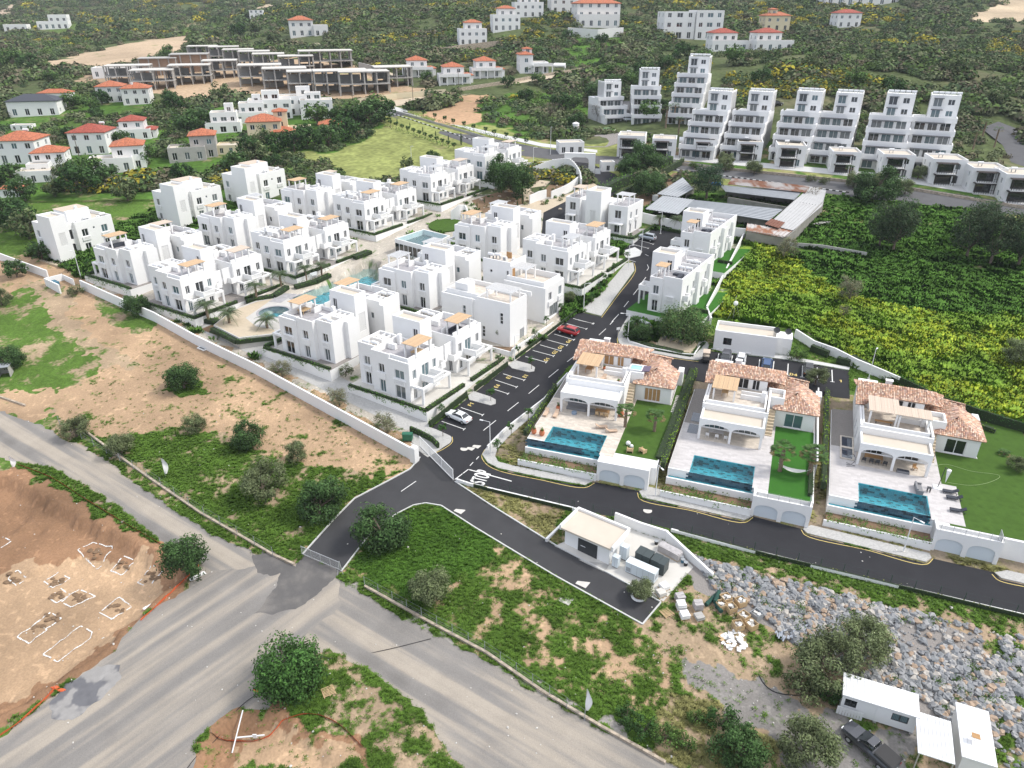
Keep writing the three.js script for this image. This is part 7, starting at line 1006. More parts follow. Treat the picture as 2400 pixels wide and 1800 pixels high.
{const t=thing('barrier','white striped barrier poles crossed at the lower excavation','barrier',V3(0,0,0));const a=onT(571,1672,.1),b=onT(540,1750,.1),c=onT(552,1722,.5),d=onT(618,1716,.5);new MB().beam(a.setY(a.y+.5),b,.1,.1).build('pole',M.whiteMetal,t);new MB().beam(c,d,.12,.12).build('rail',M.whiteMetal,t);new MB().box(c.x+1.7,c.x+2.1,c.y,c.y+.5,c.z-.05,c.z+.05).build('plate',M.whiteMetal,t);for(const[i,[x,y]]of[[604,1618],[130,1612],[143,1618]].entries()){const u=thing('net_heap',['crumpled orange net heap by the round tree','crumpled orange net on the track edge, first','crumpled orange net on the track edge, second'][i],'netting',onT(x,y));const g=new THREE.IcosahedronGeometry(.3,1);g.scale(1.4,.5,.8);mesh('net',triUV(g),M.netO,u);new MB().box(-.5,.5,.02,.08,-.05,.05).build('tape',M.orange,u);}for(const[i,[x,y]]of[[463,1352],[342,1405]].entries()){const g=new THREE.PlaneGeometry(2,.7,8,3),q=g.attributes.position;for(let k=0;k<q.count;k++)q.setZ(k,.12*rnd());g.rotateX(-Math.PI / 2);g.rotateY(.8);g.computeVertexNormals();const u=thing('plastic_sheet',i?'small white plastic scrap in the excavation':'white plastic sheet beside the dark tree','plastic sheet',onT(x,y,.06));mesh('sheet',triUV(g.toNonIndexed()),M.flag,u);new MB().box(-.4,.2,0,.08,-.1,.15).build('fold',M.flag,u);u.scale.setScalar(i?.6:1);}}
// ---------- pool plaza ----------
{const poly=lvl([[500,762],[545,725],[640,690],[720,655],[800,615],[870,575],[930,560],[975,600],[960,640],[893,690],[800,735],[700,770],[650,782],[560,792]]),sh=new THREE.Shape(poly.map((q)=>new THREE.Vector2(q[0],-q[1])));for(const h of[POOLA,POOLB])sh.holes.push(new THREE.Path(h.map((q)=>new THREE.Vector2(q[0],-q[1]))));const g=new THREE.ExtrudeGeometry(sh,{depth:2.4,bevelEnabled:false});g.rotateX(-Math.PI / 2);g.translate(0,PLZ-2.4,0);excl(poly);kind(new MB().add(g).build('plaza_paving',M.plaza||(M.plaza=std({map:mottled([.50,.485,.46],.12,5,1.2)})),scene),'structure');
const pool=(name,label,out,grow)=>{const t=thing(name,label,'pool',V3(0,0,0)),s=new THREE.Shape(out.map((q)=>new THREE.Vector2(q[0],-q[1]))),w=new THREE.ShapeGeometry(s);w.rotateX(-Math.PI / 2);w.translate(0,PLZ-.08,0);const f=new THREE.ShapeGeometry(s);f.rotateX(-Math.PI / 2);f.translate(0,PLZ-1.5,0);new MB().add(f).build('floor',M.poolTile,t);mesh('pool_water',triUV(w.toNonIndexed()),M.water,t);const r=new MB();out.forEach((a,i)=>{const b=out[(i+1)% out.length];r.beam(V3(a[0],PLZ+.01,a[1]),V3(b[0],PLZ+.01,b[1]),.5,.06);const q=new MB();r.beam(V3(a[0],PLZ-.8,a[1]),V3(b[0],PLZ-.8,b[1]),.06,1.5);});r.build('rim',M.greyTile,t);};
pool('swimming_pool','long blue swimming pool between the white blocks',POOLA);pool('round_pool','round blue pool with a grey rim near the boundary path',POOLB);
{const tp=lvl([[503,761],[547,727],[600,708],[640,700],[590,735],[575,745],[600,765],[640,772],[648,780],[560,790]]),ts=new THREE.ShapeGeometry(new THREE.Shape(tp.map((q)=>new THREE.Vector2(q[0],-q[1]))));ts.rotateX(-Math.PI / 2);ts.translate(0,PLZ+.006,0);kind(new MB().add(ts).build('plaza_paving',M.paveTan,scene),'structure');hedge('low clipped planting along the outer edge of the pool plaza',tp.slice(-2).concat([tp[0]]).map((q)=>[q[0]-.4,q[1]+.5]),PLZ-1.2,1.2,1.1,G.hedge,{den:10,hang:1.2,side:1});}

const st=new MB(),a=V3(POOLA[0][0],PLZ+.012,POOLA[0][1]),d=A_.clone();for(let i=0;i<11;i++){const o=a.clone().addScaledVector(d,i*3-2).addScaledVector(B_,-1.4-(i % 2)*.35);const q=new THREE.BoxGeometry(2.9,.02,2.95);q.applyMatrix4(M4(o.x,o.y+(i % 2)*.003,o.z,-AZ+.3));st.add(q);}kind(st.build('pool_deck',M.greyTile,scene),'structure');
sheet('garden_bed',[[470,772],[520,752],[575,765],[610,785],[600,805],[545,800]],M.soil,.05,{side:.1});hedge('low planting of the round bed with the date palm',lnT([[500,775],[540,785],[585,790]]),null,3,.4,G.hedge,{den:6});
for(const[i,pts]of[[[455,742],[520,752],[545,720]],[[575,702],[640,690],[672,668]],[[690,668],[740,655],[772,640]],[[830,600],[868,586]]].entries())hedge(['planted bed below the palms by the round pool','planted bed with two palms below the veranda','planted bed behind the white pool sign','planted bed at the head of the long pool'][i],gp(pts,.9),null,1.8,1.1,G.hedge,{den:9});

const base=P(925,592),up=base.y+3.5,qd=[[925,559],[992,537],[1055,552],[998,578]].map(([x,y])=>PY(x,y,up));const t=thing('pool_house','raised square pool on a white glazed pool house','pool house',V3(0,0,0));const gs=new THREE.Shape(qd.map((q)=>new THREE.Vector2(q.x,-q.z))),hs=qd.map((q)=>q.clone());const ctr=hs.reduce((s,q)=>s.add(q),V3(0,0,0)).multiplyScalar(.25);gs.holes.push(new THREE.Path(hs.map((q)=>{const r=q.clone().lerp(ctr,.06);return new THREE.Vector2(r.x,-r.z);})));const eg=new THREE.ExtrudeGeometry(gs,{depth:5,bevelEnabled:false});eg.rotateX(-Math.PI / 2);eg.translate(0,up-5,0);new MB().add(eg).build('wall',M.white,t);const ws=new THREE.ShapeGeometry(new THREE.Shape(hs.map((q)=>{const r=q.clone().lerp(ctr,.05);return new THREE.Vector2(r.x,-r.z);})));ws.rotateX(-Math.PI / 2);const fl=ws.clone().translate(0,up-1.3,0);ws.translate(0,up-.06,0);new MB().add(fl).build('pool_floor',M.poolSlate||(M.poolSlate=std({color:C(.06,.12,.13),roughness:.5})),t);mesh('pool_water',triUV(ws.toNonIndexed()),M.water,t);const fa=qd[0],fb=qd[3];for(let i=0;i<7;i++){const p=fa.clone().lerp(fb,(i+.5) / 7),q=fa.clone().lerp(fb,(i+.1) / 7),r=fa.clone().lerp(fb,(i+.9) / 7);const n=fb.clone().sub(fa).normalize(),o=V3(-n.z,0,n.x).multiplyScalar(.06);new MB().beam(q.add(o).setY(up-2.1),r.add(o).setY(up-2.1),.05,2.2).build('glass_door',M.glassD,t);}
{const c=P(1045,527,.3),pts=[];for(let i=0;i<28;i++)pts.push([c.x+4.6*Math.cos(i / 28*6.283),c.z-4.6*Math.sin(i / 28*6.283)]);kind(drape(pts,.35,.4).build('round_lawn',M.lawn,scene),'structure');}}
// ---------- far houses and the boulevard ----------
function hipRoof(mb,x0,x1,z0,z1,y,h,ov=.4){x0-=ov;x1+=ov;z0-=ov;z1+=ov;const lx=x1-x0,lz=z1-z0,m=Math.min(lx,lz) / 2,a=lx>=lz?[x0+m,(z0+z1) / 2]:[(x0+x1) / 2,z0+m],b=lx>=lz?[x1-m,(z0+z1) / 2]:[(x0+x1) / 2,z1-m];const q=[[x0,y,z1],[x1,y,z1],[x1,y,z0],[x0,y,z0]],A=[a[0],y+h,a[1]],B=[b[0],y+h,b[1]];const f=lx>=lz?[[q[0],q[1],B],[q[0],B,A],[q[1],q[2],B],[q[2],q[3],A],[q[2],A,B],[q[3],q[0],A]]:[[q[0],q[1],B],[q[1],q[2],A],[q[1],A,B],[q[2],q[3],A],[q[3],q[0],B],[q[3],B,A]];const g=new THREE.BufferGeometry();g.setAttribute('position',new THREE.Float32BufferAttribute(f.flat(2),3));g.computeVertexNormals();mb.add(g);mb.box(x0+.03,x1-.03,y-.18,y-.005,z0+.03,z1-.03);}

function house(name,label,px,py,rot,s,vols,o={}){
const p=P(px,py,o.up||0),t=thing(name,label,o.cat||'house',p,rot,o.group),b=newB(t),wm=o.wall||M.white;s*=o.group?.88:o.cat?1:py<220?1.22:1.12;t.scale.setScalar(s);excl([[-9,-8],[9,-8],[9,14],[-9,14]].map(([x,z])=>[p.x+x*s,p.z+z*s*1.1]));
const rf=new MB(),fl=new MB();
for(const[x0,x1,z0,z1,h,k='f',y0=0]of vols){
const st=Math.max(1,Math.round((h-y0) / 3.1)),W1=[],W2=[],W3=[];
for(let j=0;j<st;j++){const y=y0+j*3+.9,n=Math.max(1,Math.round((x1-x0) / 3.6));for(let i=0;i<n;i++)W1.push([x0+(x1-x0)*(i+.5) / n,j?y:y-.6,i % 2&&o.door?2:1.3,j?1.4:2,o.arch&&!j?'a':'']);const m=Math.max(1,Math.round((z1-z0) / 4.2));for(let i=0;i<m;i++){const z=z0+(z1-z0)*(i+.5) / m;W2.push([z,y,1.1,1.3]);W3.push([z,y,1.1,1.3]);}}
const tp=k==='f'?h+.5:h;b.walls.box(x0+.25,x1-.25,y0-2,h,z0,z1-.25);
skin(b,'z+',z1,x0,x1,y0-(y0?0:2),tp,W1,.25);skin(b,'x+',x1,z0,z1-.25,y0-(y0?0:2),tp,W2,.25);skin(b,'x-',x0,z0,z1-.25,y0-(y0?0:2),tp,W3,.25);
if(k==='h')hipRoof(rf,x0,x1,z0,z1,h+.05,Math.min(x1-x0,z1-z0)*.2);else{fl.box(x0+.26,x1-.26,h+.003,h+.04,z0+.02,z1-.26);b.walls.box(x0+.25,x1-.25,h,tp,z0-.2,z0);}
}
if(o.veranda){const[x0,x1,z1,d,h]=o.veranda,v=new MB();const n=Math.max(2,Math.round((x1-x0) / 3));for(let i=0;i<=n;i++){const x=x0+(x1-x0)*i / n;v.box(x-.18,x+.18,-1,h,z1+d-.36,z1+d);}v.box(x0-.2,x1+.2,h,h+.4,z1+.003,z1+d+.05).box(x0-.2,x1+.2,h+.4,h+1.1,z1+d-.1,z1+d+.05);v.build('veranda',wm,t);}
if(o.chim)new MB().box(o.chim[0]-.4,o.chim[0]+.4,3,o.chim[2],o.chim[1]-.4,o.chim[1]+.4).build('chimney',wm,t);
if(o.tank)waterTank(t,o.tank[0],o.tank[1],o.tank[2],false);
b.walls.build('wall',wm,t);rf.build('roof',o.roof||M.terraRoof,t);fl.build('roof_floor',M.roofScreed,t);return t;
}
const HB=[[-5,5,-9,0,6,'h']],HC=[[-5,3,-8,0,6,'h'],[-7,5,-6,2,3,'f'],[3,6.5,-6,1,3,'h']],HM=[[-6,6,-8,0,3.2],[-4,5,-8,-1.5,6.4],[1,4,-7,-4,9]];
const red=[
[45,385,-.1,1.15,HB,'white house with a hipped red roof at the left edge',{roof:M.terraRoof,tank:[0,6.6,-8]}],[118,405,-.3,.95,[[-4,5,-8,0,6,'h'],[-5,1,0,4,3]],'white house with a brown gabled roof over a white porch',{roof:M.terraRoof}],[212,362,-.12,1.1,HB,'white two storey house with a bright red hipped roof',{roof:M.terraRed,tank:[2,6.6,-8]}],[290,398,-.35,1.05,[[-2,6,-8,0,6.4,'h'],[-8,3,-4,2.5,3.2]],'white house with round terrace and pool, brown roof',{roof:M.terraRoof}],[322,325,-.3,.95,HC,'white house with red roof amid yellow bushes',{roof:M.terraRed}],[460,372,-.3,1.05,[[-1,6,-8,0,6.4,'h'],[-7,3,-4,2.5,3.2]],'unfinished grey house with a terracotta roof',{roof:M.terraRoof,wall:M.concrete}],
[85,428,-.2,.85,[[-6,5,-7,0,3.2]],'small white flat roofed house with a blue doorway',{}],[30,462,-.2,.75,[[-4,4,-6,0,3,'h']],'low orange roofed outbuilding at the left edge',{}],[55,305,-.1,.65,[[-7,5,-6,0,2.6]],'white shed and tank on the green slope',{cat:'shed'}],
[85,272,-.2,1.15,[[-8,7,-9,0,4.6,'h']],'white villa with a dark slate hipped roof',{roof:M.slateRoof}],[132,240,-.15,.9,[[-7,6,-7,0,4,'h']],'white house with orange roof behind the slate roofed villa',{}],[262,240,-.25,1.0,HB,'cream house with orange roof, left of the twin pair',{wall:M.white2}],[322,245,-.25,1.0,HB,'cream house with orange roof, right of the twin pair',{wall:M.white2,chim:[-1,-3,8]}],
[655,333,-.25,1.05,[[-9,1,-9,0,6.2,'h'],[-2,5,-5,1,3.2,'h'],[3,10,-9,-2,3.2,'f'],[-1,3,-9,-5,8.4,'h']],'cream villa with several terracotta roofs beside the meadow',{wall:M.cream}],[775,312,-.2,.9,[[-4,4,-7,0,3.2,'h']],'small cream pavilion with a pyramid terracotta roof',{wall:M.cream}],[560,360,-.2,.8,[[-8,6,-8,0,2.8]],'cream terrace with a blue pool behind the grey house',{wall:M.cream}],
[525,312,-.25,.95,HM,'white modern house with red roof patches and glass tower',{door:1}],[590,288,-.25,.95,HM,'white modern flat roofed house with a dark canopy',{door:1}],[640,280,-.25,1.0,[[-8,7,-8,0,6.2],[-3,3,-7,-2,9]],'white modern house with dark glazed corner',{door:1}],[700,270,-.25,1.0,[[-7,6,-8,0,6.2],[0,5,-7,-3,9]],'white modern house behind the willow trees',{door:1}],[745,278,-.25,.95,[[-6,6,-8,0,6.2],[-4,2,-7,-2,8.6]],'white modern house nearest the willow trees',{door:1}],
[985,178,-.2,1.0,HC,'white hillside villa with red roofs at the bottom of the hill road',{veranda:[-7,5,2,1.5,2.6]}],[1070,195,-.2,1.0,HC,'white hillside villa with red roofs half behind palms',{veranda:[-7,5,2,1.5,2.6]}],[1145,180,-.2,1.0,HC,'white hillside villa above the dark round shrubs',{veranda:[-7,5,2,1.5,2.6]}],[1112,105,-.2,1.05,[[-7,6,-8,0,6.4],[-4,4,-8,-2,9.4,'h']],'white hillside villa with chimney beside the cypresses',{arch:1}],[1190,72,-.2,1.1,[[-7,6,-8,0,6.4],[-4,4,-8,-2,9.4,'h']],'white hillside villa with cream base walls',{arch:1}],[1238,40,-.2,1.1,[[-7,8,-8,0,6.4],[-4,6,-8,-2,9.4,'h']],'white hillside villa highest behind the car',{arch:1}],[1330,30,-.2,1.2,[[-8,8,-8,0,9.4,'h']],'stone balconied villa at the top of the frame',{wall:M.white2,arch:1}],[1402,62,-.2,1.3,[[-9,9,-9,0,8.4,'h'],[-9,8,0,3,4]],'large cream villa with arcades on a tall retaining wall',{wall:M.white2,arch:1}],[1255,172,-.15,1.1,[[-6,-1,-8,0,6.6,'h'],[-1,5,-8,0,3.4],[-4,-1,-7,-3,8.4,'h']],'white hillside villa with a white car tent beside it',{arch:1,veranda:[-1,6,0,2.5,2.6]}],
[1625,92,-.1,1.45,[[-11,0,-9,0,8.2],[.3,10,-9,.6,8.6]],'wide white modern block with dark glazing on the right hill',{door:1}],[1702,118,-.1,1.15,[[-6,4,-8,0,6.4,'h'],[-7,8,0,3,3.2]],'white hill house with red roofs beside the wide block',{roof:M.terraRed,arch:1}],[1805,118,-.1,1.15,[[-6,4,-8,0,6.4,'h'],[-7,8,0,3,3.2]],'white hill house with red roofs, second along the hill',{roof:M.terraRed,arch:1}],[1820,72,-.1,1.2,[[-6,6,-8,0,6.4,'h'],[-3,0,-6,-2,9,'h']],'pale yellow hill house with orange roof',{wall:M.cream}],[1988,64,-.1,1.15,[[-6,6,-8,0,6.4,'h']],'white hill house with a red hipped roof alone in scrub',{roof:M.terraRed}],[2040,12,-.1,2.0,[[-16,-2,-8,0,5],[-2,14,-8,0,6.4]],'long white building cut by the top of the frame',{wall:M.white2}],
[720,85,-.3,1.35,[[-7,3,-8,0,6.4,'h'],[3,9,-7,2,4]],'cream mansion alone on the far green slope',{wall:M.white2}],[133,68,-.3,1.5,[[-3,6,-8,0,6.4],[-9,-3,-8,0,3.2]],'white modern house in the far left scrub',{}],[38,74,-.2,1.4,[[-6,6,-6,0,3.2]],'low white house at the far left edge',{}],[604,45,-.2,1.2,[[-5,4,-6,0,5]],'tiny white cube house on the far slope',{}],
[1340,360,-.15,.95,[[-4.5,4.5,-6,0,3.4]],'small white kiosk building beside the gate arch',{cat:'kiosk'}],[300,180,-.25,1.2,[[-14,12,-9,0,3.4]],'long low white roofed building site hall',{cat:'hall'}],
];
for(const[x,y,r,s,v,l,o]of red)house('far_house',l,x,y,-r,s,v,o);

function balconyHouse(px,py,s,label,rot){const t=house('balcony_house',label,px,py,rot,s,[[-4,4.5,-9,0,6]],{group:'front row houses',up:0}),d=new MB(),c=new MB();for(const y of[0.1,3.1]){c.box(-3,1.8,y-.2,y,.003,2);for(const x of[-2.9,1.7])d.box(x-.07,x+.07,y,y+2.5,1.8,1.95);d.box(-3.2,2,y+2.5,y+2.62,.1,2.1);for(let i=0;i<9;i++)d.box(-3+i*.58,-2.94+i*.58,y,y+.95,1.88,1.92);d.box(-3,1.7,y+.95,y+1.02,1.86,1.94);}d.build('balcony_timber',M.darkWood||(M.darkWood=std({color:C(.035,.025,.022)})),t);c.build('balcony_floor',M.white2,t);new MB().box(-2.6,1.4,.1,2.3,.003,.03).box(-2.6,1.4,3.1,5.2,.003,.03).build('glass_door',M.glassD,t);waterTank(t,-1,6.1,-5,false);return t;}
[[1475,368,1.2],[1552,369,1.05],[1648,370,1.0],[1752,377,1.05],[1848,391,1.15],[1975,405,1.1],[2095,417,1.2],[2212,432,1.25],[2305,452,1.2],[2385,474,1.3]].forEach(([x,y,s],i)=>balconyHouse(x,y,s,'white two storey balcony house of the front row, '+['nearest the gate arch','second from the gate arch','behind the small white sail','before the second stair path','before the tall terrace pair','above the street olive trees','above the palm by the street','beside the red awning','second from the frame edge','cut by the frame edge'][i],-.22));

function terraced(px,py,s,label,rot,n,top){const p=P(px,py),t=thing('terraced_flats',label,'apartment block',p,rot,'terraced flats on the hill'),b=newB(t),d=new MB(),w=11;t.scale.setScalar(s);excl([[-6,-30],[24,-30],[18,12],[-8,12]].map(([x,z])=>[p.x+x,p.z+z]));for(let i=0;i<n;i++){const z=-i*4.4,y=i*2.95;b.walls.box(0,w,-3,y+2.95,-n*4.4-8,z-.26);skin(b,'z+',z,0,w,y-(i?0:3),y+2.95,[[2.2,y+.1,2.6,2.25],[5.4,y+.1,2.4,2.25],[8.6,y+.1,2.6,2.25]],.25);b.walls.box(-.2,w+.2,y+2.4,y+3.8,z-.003,z+.25).box(-.2,.05,y+2.95,y+3.8,z-4.4,z).box(w-.05,w+.2,y+2.95,y+3.8,z-4.4,z);d.box(.8,w-.8-(i % 2)*2,y+2.36,y+2.48,z+.26,z+2.4);for(const x of[1,w-1-(i % 2)*2])d.box(x-.06,x+.06,y,y+2.36,z+2.2,z+2.3);}
const z=-n*4.4,y=n*2.95;b.walls.box(top,top+7.5,y,y+5.8,z-8,z-.26);skin(b,'z+',z,top,top+7.5,y,y+6.3,[[2+top,y+.1,2.2,2.2],[top+5.4,y+.7,1.7,1.5],[top+2,y+3.2,2.2,2.2],[top+5.4,y+3.7,1.7,1.5]],.25);skin(b,'x+',top+7.5,z-8,z-.25,y,y+6.3);skin(b,'x-',top,z-8,z-.25,y,y+6.3);d.box(top+.8,top+3.4,y+5.4,y+5.5,z+.003,z+1);d.box(top+.6,top+3.6,y+2.4,y+2.5,z+.003,z+1.4);for(let i=0;i<5;i++)waterTank(t,top+.9+i*1.5,y+5.9,z-1.2,false);b.walls.build('wall',M.white,t);d.build('canopy',M.darkMetal,t);return t;}
[[1612,366,1.05,4,3.4],[1708,368,1.05,4,3.4],[1822,374,1.08,4,3.2],[1912,380,1.08,4,3.5],[2032,392,1.12,4,3.2],[2135,398,1.12,4,3.5]].forEach(([x,y,s,n,tp],i)=>terraced(x-22,y,s,'white terraced flats stepping up the hill, '+['first pair, nearest the ramp','first pair, with the green awning','middle pair, nearer the ramp','middle pair, with the roof mast','last pair, nearer the middle','last pair, nearest the curving road'][i],-.46,n,tp));
terraced(1418,292,.95,'white terraced flats above the garages, nearest the ramp',.25,3,4);terraced(1480,292,1,'white terraced flats behind the ramp palms, middle of the cluster',-.1,4,3);terraced(1560,290,1.05,'tallest white terraced flats behind the ramp',-.35,5,3);

function frame(px,py,s,label,w,brick){const p=P(px,py),t=thing('concrete_frame',label,'building shell',p,.28,'unfinished concrete frames'),c=new MB(),sl=new MB();t.scale.setScalar(s*1.5);excl([[-4,-14],[24,-14],[24,12],[-4,12]].map(([x,z])=>[p.x+x,p.z+z]));for(let k=0;k<=2;k++)sl.box(0,w,k*3.1-.25,k*3.1,-9,0);for(let k=0;k<2;k++)for(let i=0;i<=Math.round(w / 3.4);i++)for(const z of[-.5,-4.6,-8.5]){const x=Math.min(w-.4,i*3.4);c.box(x,x+.35,k*3.1,k*3.1+2.85,z-.2,z+.2);}sl.build('slab',M.concrete,t);c.build('column',M.concrete,t);const m=new MB();for(let k=0;k<2;k++){m.box(.4,w*.45,k*3.1,k*3.1+(brick?2.8:2),-6,-5.8).box(w-.5,w-.3,k*3.1,k*3.1+2.8,-8,-2);if(brick)m.box(.4,w-.6,k*3.1,k*3.1+2.8,-1.2,-1);}m.build('infill_wall',brick?M.brick||(M.brick=std({map:mottled([.38,.25,.17],.2,3,3)})):M.concrete,t);if(!brick)new MB().box(.05,w-.05,6.21,6.24,-8.95,-.05).build('roof_sheet',M.paleSlab,t);return t;}
[[262,203,1,14,0],[342,180,.95,13,1],[322,215,1,13,0],[415,172,1,13,1],[412,202,1,13,0],[455,150,1,11,0],[490,187,.95,12,0],[505,152,1,11,0],[538,160,1,11,0],[575,165,1,11,0],[608,172,1,11,0],[668,178,1,12,0],[716,167,1.05,18,0],[575,205,1.05,13,0],[632,214,1.05,13,0],[690,222,1.05,15,0],[752,224,1.1,15,0],[810,226,1.1,14,0],[893,208,1,12,0]].forEach(([x,y,s,w,b],i)=>frame(x-12,y,s,'unfinished '+(b?'brick filled ':'')+'concrete frame, '+['nearest the white hall','behind the orange roofs','above the twin cream houses','beside the pine trees','in front of the brick shell','at the back left of the site','in the front left of the site','second in the back row','third in the back row','fourth in the back row','fifth in the back row','last in the back row','long one against the hillside','first in the front row','second in the front row','third in the front row','fourth in the front row','last in the front row','alone by the stone wall'][i],w,b));

sheet('boulevard',[[820,245],[900,245],[960,265],[1140,322],[1260,345],[1400,365],[1560,372],[1700,392],[1900,412],[2100,432],[2460,490],[2460,512],[2000,462],[1760,428],[1560,398],[1330,378],[1230,366],[1120,345],[910,270],[820,262]],M.asphaltFar,.03);sheet('pavement',[[920,258],[1150,318],[1270,344],[1400,358],[1400,352],[1270,336],[1150,310],[925,250]],M.kerb,.1,{side:.1});sheet('pavement',[[1560,372],[1900,404],[2100,424],[2460,482],[2460,466],[2100,410],[1900,392],[1560,362]],M.kerb,.1,{side:.1});sheet('ramp_road',[[1452,238],[1510,232],[1490,250],[1475,268],[1530,310],[1500,318],[1440,275],[1436,260]],M.asphaltFar,.04);sheet('ramp_road',[[2300,300],[2340,285],[2380,300],[2410,340],[2430,400],[2370,380],[2350,340]],M.asphaltFar,.04);sheet('hill_track',[[745,100],[800,135],[850,150],[930,175],[930,180],[845,155],[795,140],[735,102]],M.paveTan,.06);sheet('hill_road',[[880,240],[1000,225],[1080,212],[1200,190],[1370,165],[1370,171],[1200,198],[1090,222],[1000,240],[900,252]],M.paveTan,.05);sheet('gravel_lot',[[1355,345],[1380,318],[1480,308],[1500,320],[1420,345]],M.gravelGrey,.04);sheet('barn_lane',[[1440,500],[1580,405],[1620,405],[1490,505]],M.soil,.03);
wallLine('stone_wall','long stone wall along the hill road below the villas',[[1070,215],[1180,198],[1290,178],[1370,165]],1.6,.4,M.stone);wallLine('stone_wall','tan site hoarding along the road below the frames',[[840,245],[930,232],[1045,222]],2.4,.3,M.cream);wallLine('stone_wall','tall pale retaining wall under the large arcaded villa',[[1330,85],[1400,90],[1460,85]],5,.6,M.white2);wallLine('stone_wall','grey curved retaining wall at the site edge',[[842,165],[870,172],[895,182]],4,.5,M.concrete);wallLine('stone_wall','stone retaining wall below the cypress villa',[[1010,130],[1080,118],[1170,108]],3,.5,M.stone);wallLine('road_wall','low stone wall along the far side of the boulevard',[[1510,378],[1700,398],[1900,418],[2100,440],[2400,490]],.8,.3,M.stone);wallLine('road_wall','white and black kerb fence of the curving boulevard',[[920,262],[1120,320],[1210,350]],.9,.2,M.concrete);
for(const[i,[a,b]]of[[[905,262],[1110,330]],[[1560,395],[1990,452]]].entries()){const t=thing('painted_kerb',i?'black and white kerb before the barn':'black and white kerb of the curving boulevard','kerb',V3(0,0,0)),p=P(...a),q=P(...b),n=i?60:40;for(const k of[0,1]){const mb=new MB();for(let j=k;j<n;j+=2){const u=p.clone().lerp(q,j / n),v=p.clone().lerp(q,(j+1) / n);mb.beam(u.setY(T0(u.x,u.z)+.12),v.setY(T0(v.x,v.z)+.12),.3,.3);}mb.build('kerb_block',k?M.black:M.paint,t);}}

{const p=P(1337,404),t=thing('gate_arch','big white square gate arch over the compound road','arch',p,-.12),s=new THREE.Shape([[0,-1],[9.6,-1],[9.6,6],[0,6]].map(([x,y])=>new THREE.Vector2(x,y)));const h=new THREE.Path();h.moveTo(2,-.9);h.lineTo(2,3.4);h.quadraticCurveTo(2,4.8,3.4,4.8);h.lineTo(6.2,4.8);h.quadraticCurveTo(7.6,4.8,7.6,3.4);h.lineTo(7.6,-.9);h.closePath();s.holes.push(h);const g=new THREE.ExtrudeGeometry(s,{depth:1.2,bevelEnabled:false});g.translate(-2,0,-.6);new MB().add(g).build('wall',M.white,t);new MB().box(7.7,9.4,-.5,1.6,1,1.06).box(-1.8,.2,-.5,1.5,1,1.06).build('gate_leaf',M.whiteMetal,t);house('guard_house','small white guard house beside the gate arch',1425,402,.1,.8,[[-2.6,2.6,-4,0,3.2]],{cat:'guard house'});}
function curvedWall(label,px,hs,t,holeAt){const w=W(px),th=thing('garden_wall',label,'wall',V3(0,0,0)),mb=new MB(),n=26,c=new THREE.CatmullRomCurve3(w);for(let i=0;i<n;i++){const u=i / n,a=c.getPoint(u),b=c.getPoint((i+1) / n),k=u*(hs.length-1),j=Math.floor(k),h=hs[j]+(hs[Math.min(hs.length-1,j+1)]-hs[j])*(k-j);const y=T0(a.x,a.z),lo=holeAt&&u>holeAt[0]&&u<holeAt[1]?holeAt[2]:-.6;const m=a.clone().lerp(b,.5);mb.beam(a.clone().setY(y+(h+lo) / 2),b.clone().setY(y+(h+lo) / 2),t,h-lo);}mb.build('wall',M.white,th);}
curvedWall('big curved white wall with an arch in the rock garden',[[1249,412],[1290,408],[1330,408],[1355,425],[1362,445]],[2.8,4.4,4.8,3.6,3],.35,[.45,.66,3]);curvedWall('white garden wall with climbing plants behind the last block',[[1292,466],[1330,452],[1354,436]],[2.2,2.6,2.8],.3);curvedWall('white garden wall stub by the fountain',[[1241,478],[1262,470],[1280,464]],[2.4,2.6,2.4],.3);curvedWall('rounded white arch wall beside the round lawn',[[1057,517],[1075,515],[1090,512],[1098,520]],[2.6,4,3.6,2.4],.35,[.4,.8,2.4]);wallLine('white_wall','white wall along the boulevard behind the rock garden',[[1225,392],[1270,388],[1330,382]],1.3,.25,M.white);wallLine('white_wall','low white wall curling from the guard house',[[1442,400],[1470,402],[1490,408]],.9,.25,M.white);
sheet('garden_path',[[1100,530],[1120,505],[1180,490],[1230,480],[1225,440],[1250,420],[1290,425],[1280,435],[1245,440],[1250,470],[1280,470],[1340,452],[1385,425],[1400,435],[1330,470],[1270,500],[1180,520],[1130,540]],M.paveTan,.02);sheet('rock_bed',[[1105,470],[1230,430],[1240,475],[1130,500]],M.soil,.015);sheet('rock_bed',[[1265,460],[1290,430],[1345,430],[1345,445],[1290,462]],M.soil,.03);
{const mb=new MB();for(let i=0;i<70;i++){const p=P(R(1100,1380),R(400,500));if(EXC.length&&rnd()<.1)continue;const g=new THREE.DodecahedronGeometry(R(.2,.7),0);g.scale(1.2,.7,1);g.translate(p.x,p.y+.1,p.z);mb.add(g);}kind(mb.build('garden_boulders',M.stone,scene),'stuff').userData.label='tan boulders of the rock garden';}
[[1262,408,.9],[1340,425,.8],[1475,392,.9],[1384,415,.7],[1572,385,.8],[1213,496,.6],[1225,478,.7],[1118,486,.6],[1135,476,.7]].forEach(([x,y,s],i)=>tree('cypress','cypress_tree','slim dark cypress '+['left of the curved wall','right of the curved wall','beside the guard house','on the bed by the road curve','by the street hedge','in the rock garden, nearest','in the rock garden, second','in the rock garden, by the hedge','in the rock garden, farthest'][i],x,y,s));

